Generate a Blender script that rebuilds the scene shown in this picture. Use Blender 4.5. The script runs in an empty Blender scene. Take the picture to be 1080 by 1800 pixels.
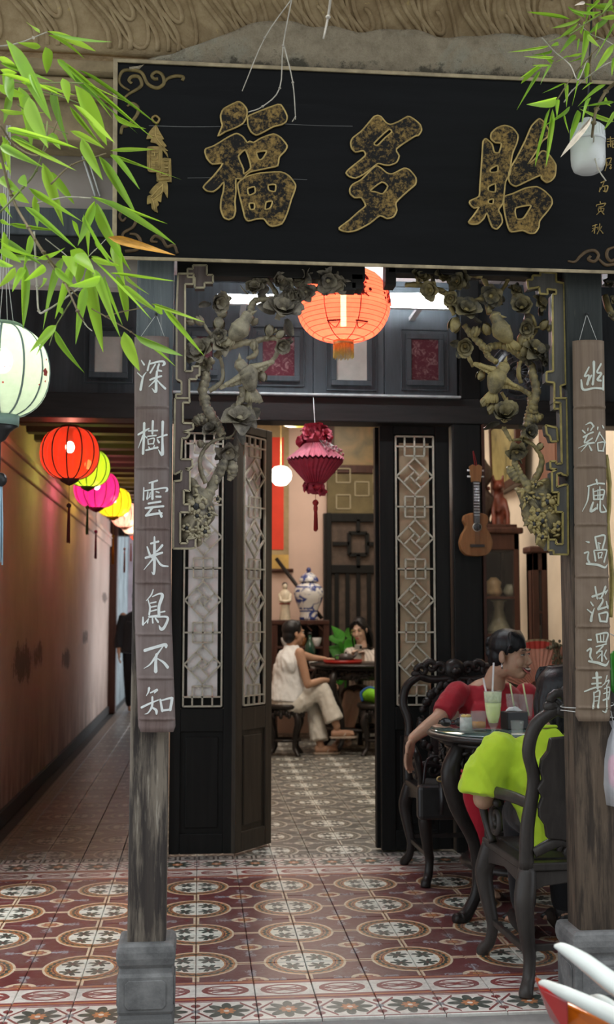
import bpy, bmesh, math, random
from math import sin, cos, pi, radians as R, sqrt, atan2
from mathutils import Vector, Matrix, noise as mnoise
import numpy as np

# ------------------------------------------------------------------ camera, sky, exposure
sc = bpy.context.scene
COL = sc.collection
FPX = 2000.0
PITCH = R(5.2848); YAW = R(5.4039)
EYE = Vector((0.0, 0.0, 1.263))
FW = Vector((sin(YAW)*cos(PITCH), cos(YAW)*cos(PITCH), sin(PITCH)))
RT = Vector((cos(YAW), -sin(YAW), 0.0))
UP = RT.cross(FW)
cd = bpy.data.cameras.new('camera'); cam = bpy.data.objects.new('camera', cd); COL.objects.link(cam)
cam.matrix_world = Matrix(((RT.x, UP.x, -FW.x, EYE.x), (RT.y, UP.y, -FW.y, EYE.y), (RT.z, UP.z, -FW.z, EYE.z), (0, 0, 0, 1)))
cd.sensor_fit = 'VERTICAL'; cd.sensor_height = 36.0; cd.lens = 36.0*FPX/1800.0
cd.clip_start = 0.05; cd.clip_end = 200
cd.dof.use_dof = True; cd.dof.focus_distance = 3.75; cd.dof.aperture_fstop = 4.5
sc.camera = cam

world = bpy.data.worlds.new('sky'); sc.world = world; world.use_nodes = True
wn = world.node_tree; wn.nodes.clear()
wo = wn.nodes.new('ShaderNodeOutputWorld'); wb = wn.nodes.new('ShaderNodeBackground')
wb.inputs['Color'].default_value = (0.86, 0.93, 1.0, 1); wb.inputs['Strength'].default_value = 1.55
wn.links.new(wb.outputs[0], wo.inputs[0])
sd = bpy.data.lights.new('sun', 'SUN'); sd.energy = 3.4; sd.angle = R(25); sd.color = (1.0, 0.97, 0.90)
sun = bpy.data.objects.new('sun', sd); COL.objects.link(sun)
sun.rotation_euler = Vector((0.30, 0.10, -1.0)).to_track_quat('-Z', 'Y').to_euler()   # high hazy sun over the court
sc.view_settings.view_transform = 'Standard'; sc.view_settings.look = 'None'
sc.view_settings.gamma = 1.0; sc.view_settings.use_curve_mapping = False
sc.view_settings.exposure = 0.10

def lamp(name, loc, power, color, radius=0.05, kind='POINT', rot=None, size=None, sizey=None):
    l = bpy.data.lights.new(name, kind); l.energy = power; l.color = color
    if kind == 'AREA':
        l.size = size
        if sizey: l.shape = 'RECTANGLE'; l.size_y = sizey
    else: l.shadow_soft_size = radius
    o = bpy.data.objects.new(name, l); COL.objects.link(o); o.location = loc
    if rot: o.rotation_euler = rot
    return o
WARM = (1.0, 0.90, 0.77)
lamp('room_fill_light', (1.0, 8.6, 3.55), 62, WARM, kind='AREA', size=1.6)  # unseen area light added for the main room's warm ambient light
lamp('room_back_light', (1.35, 11.2, 3.5), 34, WARM, kind='AREA', size=1.2)
lamp('side_room_light', (2.0, 7.2, 3.4), 20, WARM, kind='AREA', size=0.6)

# ------------------------------------------------------------------ helpers: pixels to points
def rayd(px, py): return FW + RT*((px-540)/FPX) + UP*((900-py)/FPX)
def at(px, py, Y):                       # the point seen at this pixel that lies at depth Y
    d = rayd(px, py); return EYE + d*(Y/d.y)
def gp(px, py, z=0.0):                   # the point seen at this pixel that lies at height z
    d = rayd(px, py); return EYE + d*((z-EYE.z)/d.z)
def onx(px, py, X):
    d = rayd(px, py); return EYE + d*(X/d.x)
def lerp(a, b, t): return a + (b-a)*t
def rot(ax=0, ay=0, az=0):
    return (Matrix.Rotation(az, 3, 'Z') @ Matrix.Rotation(ay, 3, 'Y') @ Matrix.Rotation(ax, 3, 'X'))
def frame(zdir, xhint=(1, 0, 0)):        # 3x3 whose Z looks along zdir
    z = Vector(zdir).normalized(); x = Vector(xhint); x = x - z*x.dot(z)
    if x.length < 1e-4: x = Vector((0, 1, 0)); x = x - z*x.dot(z)
    x.normalize(); y = z.cross(x)
    return Matrix((x, y, z)).transposed()
def spline(pts, k=6):                    # Catmull-Rom through points (any dimension)
    P = [np.array(p, float) for p in pts]
    if len(P) < 3: return [P[0]*(1-i/k)+P[-1]*(i/k) for i in range(k+1)]
    P = [2*P[0]-P[1]] + P + [2*P[-1]-P[-2]]
    out = []
    for i in range(1, len(P)-2):
        a, b, c, d = P[i-1:i+3]
        for j in range(k):
            t = j/k
            out.append(0.5*((2*b)+(c-a)*t+(2*a-5*b+4*c-d)*t*t+(3*b-a-3*c+d)*t**3))
    out.append(P[-2]); return out

# ------------------------------------------------------------------ helpers: meshes
class MB:
    def __init__(s): s.v = []; s.f = []; s.m = []; s.s = []
    def add(s, vs, fs, mi=0, smooth=False):
        b = len(s.v); s.v += [tuple(p) for p in vs]
        for f in fs: s.f.append([b+i for i in f]); s.m.append(mi); s.s.append(smooth)
        return s
    def box(s, c, size, rt=None, mi=0, taper=1.0):
        hx, hy, hz = size[0]/2, size[1]/2, size[2]/2; vs = []
        for z in (-1, 1):
            k = taper if z > 0 else 1.0
            for x, y in ((-1, -1), (1, -1), (1, 1), (-1, 1)):
                p = Vector((x*hx*k, y*hy*k, z*hz))
                if rt is not None: p = rt @ p
                vs.append(p+Vector(c))
        return s.add(vs, [(3, 2, 1, 0), (4, 5, 6, 7), (0, 1, 5, 4), (1, 2, 6, 5), (2, 3, 7, 6), (3, 0, 4, 7)], mi)
    def bb(s, x0, x1, y0, y1, z0, z1, mi=0):
        return s.box(((x0+x1)/2, (y0+y1)/2, (z0+z1)/2), (abs(x1-x0), abs(y1-y0), abs(z1-z0)), None, mi)
    def bar(s, a, b, w, d, mi=0, up=(0, 0, 1)):          # square bar from a to b
        a = Vector(a); b = Vector(b); z = b-a
        return s.box((a+b)/2, (w, d, z.length), frame(z, up), mi)
    def tube(s, pts, r, n=8, mi=0, smooth=True, caps=True, flat=1.0, hint=(0, 0, 1), rough=0.0, seed=0):
        pts = [Vector(p) for p in pts]; N = len(pts)
        rr = r if hasattr(r, '__len__') else [r]*N
        if len(rr) != N: rr = [float(np.interp(i/(N-1), np.linspace(0, 1, len(rr)), rr)) for i in range(N)]
        vs = []; x = None
        for i, p in enumerate(pts):
            t = (pts[min(i+1, N-1)]-pts[max(i-1, 0)])
            if t.length < 1e-9: t = Vector((0, 0, 1))
            t.normalize()
            if x is None:
                x = Vector(hint); x -= t*x.dot(t)
                if x.length < 1e-3: x = Vector((1, 0, 0)); x -= t*x.dot(t)
                if x.length < 1e-3: x = Vector((0, 1, 0)); x -= t*x.dot(t)
            else: x = x - t*x.dot(t)
            x.normalize(); y = t.cross(x)
            for j in range(n):
                a = 2*pi*j/n; q = rr[i]
                if rough: q *= 1+rough*mnoise.noise(Vector((p.x*60+seed, p.y*60+cos(a)*1.3, p.z*60+sin(a)*1.3)))
                vs.append(p+x*(cos(a)*q)+y*(sin(a)*q*flat))
        fs = [(i*n+j, i*n+(j+1) % n, (i+1)*n+(j+1) % n, (i+1)*n+j) for i in range(N-1) for j in range(n)]
        if caps: fs += [tuple(range(n-1, -1, -1)), tuple((N-1)*n+j for j in range(n))]
        return s.add(vs, fs, mi, smooth)
    def lathe(s, prof, n=24, c=(0, 0, 0), rt=None, mi=0, smooth=True, a0=0, a1=2*pi, sx=1, sy=1, wob=None):
        full = abs(a1-a0-2*pi) < 1e-6; k = n if full else n+1; vs = []
        for r, z in prof:
            for j in range(k):
                a = a0+(a1-a0)*j/n; q = r*(wob(a) if wob else 1)
                p = Vector((cos(a)*q*sx, sin(a)*q*sy, z))
                if rt is not None: p = rt @ p
                vs.append(p+Vector(c))
        fs = []
        for i in range(len(prof)-1):
            for j in range(n):
                j2 = (j+1) % k
                fs.append((i*k+j, i*k+j2, (i+1)*k+j2, (i+1)*k+j))
        if full:
            if prof[0][0] > 1e-5: fs.append(tuple(range(k-1, -1, -1)))
            if prof[-1][0] > 1e-5: fs.append(tuple((len(prof)-1)*k+j for j in range(k)))
        return s.add(vs, fs, mi, smooth)
    def ell(s, c, rad, rt=None, nu=14, nv=9, mi=0, rough=0, seed=0, fr=30):
        prof = [(sin(pi*i/nv), -cos(pi*i/nv)) for i in range(nv+1)]; vs = []
        for r, z in prof:
            for j in range(nu):
                a = 2*pi*j/nu; p = Vector((cos(a)*r*rad[0], sin(a)*r*rad[1], z*rad[2]))
                if rough: p = p*(1+rough*mnoise.noise(p*fr+Vector((seed, seed*.7, 0))))
                if rt is not None: p = rt @ p
                vs.append(p+Vector(c))
        fs = [(i*nu+j, i*nu+(j+1) % nu, (i+1)*nu+(j+1) % nu, (i+1)*nu+j) for i in range(nv) for j in range(nu)]
        return s.add(vs, fs, mi, True)
    def prism(s, poly, d, M=None, mi=0, smooth=False):   # polygon in local XY, thickness d along +Z, through 4x4 M
        n = len(poly); M = M or Matrix()
        vs = [M @ Vector((p[0], p[1], 0)) for p in poly]+[M @ Vector((p[0], p[1], d)) for p in poly]
        fs = [tuple(range(n-1, -1, -1)), tuple(range(n, 2*n))]+[(i, (i+1) % n, n+(i+1) % n, n+i) for i in range(n)]
        return s.add(vs, fs, mi, smooth)
    def grid(s, fn, nu, nv, mi=0, smooth=True, closed_u=False):
        vs = [fn(i/nu, j/nv) for j in range(nv+1) for i in range(nu+1)]
        fs = [(j*(nu+1)+i, j*(nu+1)+i+1, (j+1)*(nu+1)+i+1, (j+1)*(nu+1)+i) for j in range(nv) for i in range(nu)]
        return s.add(vs, fs, mi, smooth)
    def mesh(s, name):
        me = bpy.data.meshes.new(name); me.from_pydata(s.v, [], s.f)
        me.polygons.foreach_set('material_index', s.m); me.polygons.foreach_set('use_smooth', s.s)
        me.update(); return me
    def build(s, name, mat, parent=None, bevel=0, label=None, kind=None, world=True, seg=2, weld=False, solid=0, sub=0, fix=False):
        me = s.mesh(name)
        if weld or fix:
            bm = bmesh.new(); bm.from_mesh(me)
            if weld: bmesh.ops.remove_doubles(bm, verts=bm.verts, dist=1e-5)
            if fix: bmesh.ops.recalc_face_normals(bm, faces=bm.faces)
            bm.to_mesh(me); bm.free()
        for m in (mat if isinstance(mat, (list, tuple)) else [mat]): me.materials.append(m)
        return link(name, me, parent, bevel, label, kind, world, seg, solid, sub)
def wmat(o):
    m = o.matrix_basis.copy()
    if o.parent: m = wmat(o.parent) @ o.matrix_parent_inverse @ m
    return m
def link(name, me, parent=None, bevel=0, label=None, kind=None, world=True, seg=2, solid=0, sub=0):
    o = bpy.data.objects.new(name, me); COL.objects.link(o)
    if parent:
        o.parent = parent
        if world: o.matrix_parent_inverse = wmat(parent).inverted()
    if solid:
        md = o.modifiers.new('solid', 'SOLIDIFY'); md.thickness = solid; md.offset = 0
    if sub:
        md = o.modifiers.new('sub', 'SUBSURF'); md.levels = sub; md.render_levels = sub
    if bevel:
        md = o.modifiers.new('bevel', 'BEVEL'); md.width = bevel; md.segments = seg; md.limit_method = 'ANGLE'; md.angle_limit = R(40)
    if label: o['label'] = label
    if kind: o['kind'] = kind
    return o
def thing(name, label, cat, loc=(0, 0, 0), rz=0, group=None):
    o = bpy.data.objects.new(name, None); COL.objects.link(o); o.empty_display_size = 0.05
    o.matrix_basis = Matrix.Translation(Vector(loc)) @ Matrix.Rotation(rz, 4, 'Z')
    o['label'] = label; o['category'] = cat
    if group: o['group'] = group
    return o
def tag(o, label, cat, group=None):
    o['label'] = label; o['category'] = cat
    if group: o['group'] = group
    return o
def copy_tree(o, mtx=None, label=None, parent=None):
    c = o.copy(); COL.objects.link(c)
    if parent is not None: c.parent = parent
    if mtx is not None: c.matrix_basis = mtx
    if label: c['label'] = label
    for ch in o.children: copy_tree(ch, None, None, c)
    return c
def place(p, rz=0, s=1): return Matrix.Translation(Vector(p)) @ Matrix.Rotation(rz, 4, 'Z') @ Matrix.Scale(s, 4)

# ------------------------------------------------------------------ helpers: materials
class X:                                   # a shader value with arithmetic
    def __init__(s, nt, k): s.nt = nt; s.k = k
    def _o(s, op, *a):
        n = s.nt.nodes.new('ShaderNodeMath'); n.operation = op
        for i, q in enumerate((s,)+a):
            if isinstance(q, X): s.nt.links.new(q.k, n.inputs[i])
            else: n.inputs[i].default_value = q
        return X(s.nt, n.outputs[0])
    def __add__(s, b): return s._o('ADD', b)
    __radd__ = __add__
    def __sub__(s, b): return s._o('SUBTRACT', b)
    def __rsub__(s, b): return (s*-1)+b
    def __mul__(s, b): return s._o('MULTIPLY', b)
    __rmul__ = __mul__
    def __truediv__(s, b): return s._o('DIVIDE', b)
    def abs(s): return s._o('ABSOLUTE')
    def floor(s): return s._o('FLOOR')
    def frac(s): return s._o('FRACT')
    def sqrt(s): return s._o('SQRT')
    def cos(s): return s._o('COSINE')
    def sin(s): return s._o('SINE')
    def pow(s, p): return s._o('POWER', p)
    def mn(s, b): return s._o('MINIMUM', b)
    def mx(s, b): return s._o('MAXIMUM', b)
    def lt(s, b): return s._o('LESS_THAN', b)
    def gt(s, b): return s._o('GREATER_THAN', b)
    def atan2(s, b): return s._o('ARCTAN2', b)
    def sat(s): return s.mx(0.0).mn(1.0)
    def step(s, lo, hi): return ((s-lo)*(1.0/(hi-lo))).sat()
    def band(s, lo, hi): return s.gt(lo)*s.lt(hi)
class Mat:
    def __init__(s, name):
        s.m = bpy.data.materials.new(name); s.m.use_nodes = True; s.nt = s.m.node_tree; s.nt.nodes.clear()
        s.out = s.n('ShaderNodeOutputMaterial'); s.p = s.n('ShaderNodeBsdfPrincipled')
        s.L(s.p.outputs[0], s.out.inputs[0])
    def n(s, t): return s.nt.nodes.new(t)
    def L(s, a, b): s.nt.links.new(a.k if isinstance(a, X) else a, b)
    def coord(s, which='Object', scale=(1, 1, 1), rt=(0, 0, 0)):
        if which == 'World': v = s.n('ShaderNodeNewGeometry').outputs['Position']
        else: v = s.n('ShaderNodeTexCoord').outputs[which]
        mp = s.n('ShaderNodeMapping'); mp.inputs['Scale'].default_value = scale; mp.inputs['Rotation'].default_value = rt
        s.L(v, mp.inputs[0]); return mp.outputs[0]
    def sep(s, v):
        n = s.n('ShaderNodeSeparateXYZ'); s.L(v, n.inputs[0]); return [X(s.nt, o) for o in n.outputs]
    def noise(s, v, scale=5, detail=4, rough=0.6, dist=0):
        n = s.n('ShaderNodeTexNoise'); s.L(v, n.inputs['Vector']); n.inputs['Scale'].default_value = scale
        n.inputs['Detail'].default_value = detail; n.inputs['Roughness'].default_value = rough; n.inputs['Distortion'].default_value = dist
        return X(s.nt, n.outputs[0])
    def voro(s, v, scale=5, feature='F1'):
        n = s.n('ShaderNodeTexVoronoi'); n.feature = feature; s.L(v, n.inputs['Vector']); n.inputs['Scale'].default_value = scale
        return X(s.nt, n.outputs['Distance'])
    def rnd(s): return X(s.nt, s.n('ShaderNodeObjectInfo').outputs['Random'])
    def mix(s, fac, a, b):
        n = s.n('ShaderNodeMix'); n.data_type = 'RGBA'
        if isinstance(fac, X): s.L(fac, n.inputs[0])
        else: n.inputs[0].default_value = fac
        for q, i in ((a, 6), (b, 7)):
            if isinstance(q, (tuple, list)): n.inputs[i].default_value = (*q[:3], 1)
            else: s.L(q, n.inputs[i])
        return n.outputs[2]
    def ramp(s, fac, stops):
        n = s.n('ShaderNodeValToRGB'); s.L(fac, n.inputs[0]); e = n.color_ramp.elements
        while len(e) < len(stops): e.new(0.5)
        for el, (p, c) in zip(e, stops): el.position = p; el.color = (*c, 1)
        return n.outputs[0]
    def set(s, **k):
        for a, q in k.items():
            i = s.p.inputs[{'col': 'Base Color', 'rough': 'Roughness', 'metal': 'Metallic', 'spec': 'Specular IOR Level', 'trans': 'Transmission Weight',
                            'ecol': 'Emission Color', 'estr': 'Emission Strength', 'alpha': 'Alpha', 'ior': 'IOR', 'coat': 'Coat Weight', 'sss': 'Subsurface Weight', 'sheen': 'Sheen Weight'}[a]]
            if isinstance(q, X): s.L(q, i)
            elif isinstance(q, (tuple, list)): i.default_value = (*q[:3], 1)
            elif isinstance(q, (int, float)): i.default_value = q
            else: s.L(q, i)
        return s
    def bump(s, h, strength=0.3, dist=0.01):
        n = s.n('ShaderNodeBump'); n.inputs['Strength'].default_value = strength; n.inputs['Distance'].default_value = dist
        s.L(h, n.inputs['Height']); s.L(n.outputs[0], s.p.inputs['Normal']); return s
def solid(name, col, rough=0.5, var=0.15, scale=12, metal=0, spec=0.5, bump=0.0, coord='Object', **kw):
    m = Mat(name); v = m.coord(coord); n = m.noise(v, scale, 4)
    d = tuple(max(0, c*(1-var*1.6)) for c in col); l = tuple(min(1, c*(1+var)) for c in col)
    m.set(col=m.ramp(n, [(0.25, d), (0.75, l)]), rough=rough, metal=metal, spec=spec, **kw)
    if bump: m.bump(m.noise(v, scale*5, 3), bump, 0.004)
    return m.m
def wood(name, c1, c2, grain=(30, 30, 2.2), rough=0.55, coord='World', wear=None, wearamt=0.5, spec=0.25, bump=0.25, dust=None):
    m = Mat(name); v = m.coord(coord, grain); g = m.noise(v, 1.0, 6, 0.65, 0.6)
    col = m.mix(g.step(0.3, 0.72), c1, c2)
    if wear:
        w = m.noise(m.coord(coord, tuple(q*0.35 for q in grain)), 1.0, 7, 0.7)
        w2 = m.noise(m.coord(coord, tuple(q*1.6 for q in grain)), 1.0, 4, 0.7)
        col = m.mix(((w*0.7+w2*0.3).step(wearamt, wearamt+0.09)), col, wear)
    if dust:
        nz = X(m.nt, m.sep(m.n('ShaderNodeNewGeometry').outputs['Normal'])[2].k)
        col = m.mix(nz.step(0.3, 1.0)*0.7, col, dust)
    m.set(col=col, rough=rough, spec=spec)
    if bump: m.bump(g, bump, 0.004)
    return m.m

M = {}
M['black_wood'] = wood('black_door_wood', (.0075, .008, .008), (.014, .014, .0135), rough=0.45, spec=0.14, bump=0.15)
M['lacquer'] = wood('black_lacquer', (.003, .0033, .0038), (.006, .0065, .0075), grain=(2.2, 25, 30), rough=0.5, spec=0.12, wear=(.02, .02, .02), wearamt=0.62, bump=0.08)
M['blue_wood'] = wood('dusty_blue_grey_wood', (.034, .042, .048), (.066, .080, .090), grain=(24, 24, 2.0), rough=0.55, wear=(.11, .125, .13), wearamt=0.63)
M['beam_wood'] = wood('dark_beam_wood', (.012, .011, .011), (.026, .024, .023), grain=(2.0, 24, 24), rough=0.5, wear=(.05, .047, .046), wearamt=0.63)
M['post_wood'] = wood('weathered_post_wood', (.035, .030, .027), (.075, .066, .058), grain=(38, 38, 1.8), rough=0.75, wear=(.23, .205, .17), wearamt=0.535, bump=0.6)
M['post_top'] = wood('blue_grey_post_wood', (.045, .052, .058), (.085, .095, .104), grain=(34, 34, 2.2), rough=0.7, wear=(.17, .18, .19), wearamt=0.60, bump=0.4)
M['post_dark'] = wood('dark_green_black_post_wood', (.010, .012, .011), (.022, .025, .023), grain=(34, 34, 2.2), rough=0.6, wear=(.06, .055, .045), wearamt=0.62, bump=0.3)
M['dark_door2'] = wood('brown_door_edge_wood', (.030, .025, .019), (.06, .05, .038), rough=0.5)
M['gilt'] = solid('old_gilt', (.30, .21, .07), 0.45, 0.35, 40, metal=0.55)
M['gilt_line'] = solid('gilt_edge_line', (.46, .33, .12), 0.42, 0.25, 30, metal=0.6)
M['cream'] = solid('cream_lattice_paint', (.47, .44, .35), 0.6, 0.15, 40)
M['white'] = solid('white_paint', (.75, .76, .75), 0.5, 0.06, 20)
M['steel'] = solid('bright_metal', (.7, .7, .72), 0.25, 0.05, 20, metal=1)
M['brass'] = solid('brass', (.65, .5, .22), 0.35, 0.1, 20, metal=1)
M['string'] = solid('pale_string', (.55, .55, .52), 0.8, 0.1)
M['black'] = solid('black_plastic', (.012, .012, .013), 0.4, 0.1)
M['rosewood'] = wood('dark_rosewood', (.013, .011, .0105), (.030, .025, .023), grain=(20, 20, 4), coord='Object', rough=0.32, bump=0.1)
M['rosewood_grey'] = wood('dusty_dark_rosewood', (.030, .026, .024), (.060, .052, .047), grain=(18, 18, 4), coord='Object', rough=0.38, bump=0.15)
M['redwood'] = wood('red_brown_cabinet_wood', (.035, .014, .010), (.075, .032, .022), grain=(20, 20, 3), rough=0.4)
# ------------------------------------------------------------------ the setting
def struct(o): o['kind'] = 'structure'; return o
YD = 6.2                                  # plane of the doors
CEIL = 3.16

# floor tiles
def tile_field(name, P, wear):
    m = Mat(name); x, y, z = m.sep(m.n('ShaderNodeNewGeometry').outputs['Position'])
    wv = m.coord('World'); wob = (m.noise(wv, 55, 2)-0.5)*0.006
    cx = ((x*2.5+0.5).frac()-0.5)*0.4; cy = (((y-4.31)*2.5+0.5).frac()-0.5)*0.4
    ax = cx.abs(); ay = cy.abs(); r = (ax*ax+ay*ay).sqrt()+wob
    col = P['base']
    sx = ax*-1+0.2; sy = ay*-1+0.2; s2 = (sx*sx+sy*sy).sqrt()+wob; sa = sy.atan2(sx)
    # grey scrolls round the corner rosette
    fl = ((sa*4.0).cos()*0.35+(m.noise(wv, 70, 2))).gt(0.78)*s2.band(0.05, 0.118)
    col = m.mix(fl, col, P['scroll'])
    bars = (ay.lt(0.012)+ax.lt(0.012)).sat()*r.gt(0.14)
    barc = (ay.lt(0.004)+ax.lt(0.004)).sat()*r.gt(0.14)
    col = m.mix(bars, col, P['cream']); col = m.mix(barc*0.7, col, P['ring2'])
    el = (sx*sx*0.75+sy*sy*1.3).sqrt()+wob
    col = m.mix(el.lt(0.047), col, P['cream']); 
    col = m.mix((el-(sa*8.0).cos()*0.004).lt(0.030), col, P['ring2']); col = m.mix(el.lt(0.016), col, P['ring'])
    col = m.mix(r.lt(0.152), col, P['cream']); col = m.mix(r.lt(0.143), col, P['ring'])
    ang = cy.atan2(cx)
    col = m.mix((r-(ang*26.0).cos()*0.003).band(0.121, 0.133), col, P['dark'])
    col = m.mix(r.lt(0.116), col, P['base']); col = m.mix(r.lt(0.110), col, P['ring']); col = m.mix(r.lt(0.103), col, P['white'])
    fx = ax-0.049; fy = ay-0.047; fr = (fx*fx+fy*fy).sqrt(); fa = fy.atan2(fx)
    pet = ((fa*3.0+0.4).cos().abs().pow(0.8)*0.031+0.011+(fa*18).cos()*0.003)
    col = m.mix(fr.lt(pet)*r.lt(0.1), col, P['dark']); col = m.mix(fr.lt(0.006), col, P['base'])
    gr = m.noise(wv, 2.2, 6, 0.7); g2 = m.noise(wv, 38, 3, 0.7)
    col = m.mix(((gr*0.6+g2*0.4).step(0.46, 0.66))*wear, col, P['dirt'])
    m.set(col=col, rough=(gr*0.25+0.24), spec=0.5); m.bump(g2, 0.08, 0.002)
    return m.m
PA = dict(base=(.118, .027, .029), scroll=(.26, .24, .27), cream=(.60, .50, .36), ring=(.42, .19, .065), ring2=(.27, .085, .05), dark=(.035, .052, .042), white=(.66, .67, .60), dirt=(.20, .175, .16))
PB = dict(base=(.085, .085, .078), scroll=(.30, .30, .27), cream=(.46, .45, .40), ring=(.22, .20, .16), ring2=(.17, .15, .13), dark=(.05, .055, .048), white=(.62, .64, .60), dirt=(.22, .22, .20))
PC = dict(base=(.110, .082, .066), scroll=(.19, .17, .15), cream=(.30, .26, .21), ring=(.17, .125, .09), ring2=(.13, .09, .07), dark=(.045, .042, .038), white=(.36, .34, .30), dirt=(.15, .13, .115))
M['tile_a'] = tile_field('red_circle_floor_tile', PA, 0.55)
M['tile_b'] = tile_field('grey_circle_floor_tile', PB, 0.35)
M['tile_c'] = tile_field('brown_circle_floor_tile', PC, 0.6)
def tile_band(name, which):
    m = Mat(name); x, y, z = m.sep(m.n('ShaderNodeNewGeometry').outputs['Position']); wv = m.coord('World')
    near = y.lt(4.9); yc = (y-4.01)*near+(y-5.81)*(near*-1+1) if which == 'oval' else (y-3.81)*near+(y-6.01)*(near*-1+1)
    white, maroon, orange, dark = (.66, .64, .59), (.20, .035, .035), (.45, .17, .06), (.045, .06, .05)
    wob = (m.noise(wv, 60, 2)-0.5)*0.006
    if which == 'oval':
        k = (x*5.0).floor(); alt = ((k*0.3333).frac()).lt(0.2)
        cx = ((x*5.0).frac()-0.5)*0.2; ax = cx.abs(); ay = yc.abs()
        col = m.mix(ay.lt(0.062), maroon, white); col = m.mix(ay.band(0.078, 0.088), col, orange)
        e = ((cx*cx)*0.42+(yc*yc)*1.0).sqrt()+wob
        col = m.mix(e.band(0.040, 0.052), col, maroon)
        stem = ay.lt(0.006)*ax.lt(0.055); br = (ay-ax*0.30-0.008).abs().lt(0.005)*ax.lt(0.045); bl = (((ax-0.05)*(ax-0.05)+yc*yc).sqrt()).lt(0.013)
        col = m.mix(((stem+br+bl).sat()), col, maroon)
    else:
        cx = ((x*5.0).frac()-0.5)*0.2; ax = cx.abs(); ay = yc.abs()
        col = m.mix(ay.gt(0.086), white, maroon); col = m.mix(ay.gt(0.094), col, white)
        r = (cx*cx+yc*yc).sqrt()+wob; a = yc.atan2(cx)
        col = m.mix(r.lt((a*4.0).cos().abs()*0.036+0.040), col, dark)
        col = m.mix(r.lt((a*4.0).cos().abs()*0.012+0.018), col, orange); col = m.mix(r.lt(0.009), col, white)
        bx = ax*-1+0.1
        col = m.mix((ay-bx*1.35).abs().lt(0.008)*bx.lt(0.055), col, maroon)
        col = m.mix(((bx*bx+(ay-0.052)*(ay-0.052)).sqrt()).lt(0.016), col, maroon)
        col = m.mix(((bx*bx+yc*yc).sqrt()).lt(0.014), col, (.22, .22, .24))
    gr = m.noise(wv, 3.0, 6, 0.7); g2 = m.noise(wv, 38, 3, 0.7)
    col = m.mix(((gr*0.6+g2*0.4).step(0.46, 0.66))*0.6, col, (.24, .215, .20))
    m.set(col=col, rough=(gr*0.25+0.26)); m.bump(g2, 0.08, 0.002)
    return m.m
M['tile_oval'] = tile_band('oval_border_tile', 'oval'); M['tile_star'] = tile_band('star_border_tile', 'star')
def tile_key(name, vertical):
    m = Mat(name); x, y, z = m.sep(m.n('ShaderNodeNewGeometry').outputs['Position']); wv = m.coord('World')
    if vertical: a = y*10.0; b = (x+1.18)*10.0
    else: a = x*10.0; b = (y-6.11)*10.0
    u = (a.frac()-0.5).abs(); v = (b.frac()-0.5).abs()
    d = u.mx(v)
    fac = d.band(0.33, 0.44)+d.lt(0.16)+(a.frac()-0.5).abs().lt(0.06)*(b*1.0).frac().gt(0.5)
    col = m.mix(fac.sat(), (.40, .37, .33) if not vertical else (.20, .145, .10), (.055, .05, .045) if not vertical else (.075, .05, .036))
    g = m.noise(wv, 30, 3); col = m.mix(g.step(0.45, 0.7)*0.5, col, (.17, .15, .13))
    m.set(col=col, rough=0.45); return m.m
M['tile_key'] = tile_key('key_border_tile', False); M['tile_strip'] = tile_key('lattice_border_tile', True)
M['grout'] = solid('dark_grout', (.055, .05, .046), 0.9, 0.2, 30, coord='World')

def tile_mesh(name, w, d, mat):
    b = MB(); h = 0.016; e = 0.0022
    for (z, q) in ((-h, 0), (-e, 0), (0, e)):
        b.v += [(-w/2+q, -d/2+q, z), (w/2-q, -d/2+q, z), (w/2-q, d/2-q, z), (-w/2+q, d/2-q, z)]
    fs = [(8, 9, 10, 11)]
    for k in (0, 4): fs += [(k+i, k+(i+1) % 4, k+4+(i+1) % 4, k+4+i) for i in range(4)]
    for f in fs: b.f.append(list(f)); b.m.append(0); b.s.append(False)
    me = b.mesh(name); me.materials.append(mat); return me
random.seed(4)
fb = MB(); fb.bb(-1.30, 3.2, 3.705, 13.0, -0.12, -0.010); fb.bb(-1.30, -0.1, 13.0, 21.0, -0.12, -0.010)
floor = struct(fb.build('floor', M['grout']))
TM = {k: tile_mesh('tile', 0.1975, 0.1975, M[k]) for k in ('tile_a', 'tile_b', 'tile_c', 'tile_oval', 'tile_star')}
TM['tile_key'] = tile_mesh('tile', 0.1975, 0.098, M['tile_key']); TM['tile_strip'] = tile_mesh('tile', 0.1, 0.1975, M['tile_strip'])
rest = {}
spots = []
ys = [(3.81, 'tile_star'), (4.01, 'tile_oval')]+[(4.21+.2*i, 'tile_a') for i in range(8)]+[(5.81, 'tile_oval'), (6.01, 'tile_star'), (6.16, 'tile_key')]
for y, k in ys:
    for i in range(-6, 15): spots.append((0.1+0.2*i, y, k))
for j in range(33):
    y = 6.31+0.2*j
    for i in range(-1, 15): spots.append((0.1+0.2*i, y, 'tile_b'))
for j in range(70):
    y = 6.31+0.2*j
    for i in range(-5, -1): spots.append((0.1+0.2*i, y, 'tile_c'))
    spots.append((-1.05, y, 'tile_strip'))
def seen(x, y):
    v = Vector((x, y, 0))-EYE; k = v.dot(FW); px = 540+FPX*v.dot(RT)/k; py = 900-FPX*v.dot(UP)/k
    return -60 < px < 1140 and py < 1850
order = sorted(spots, key=lambda s: (s[0]-0.3)**2*0.1+s[1]**2)
nt = 0
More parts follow.
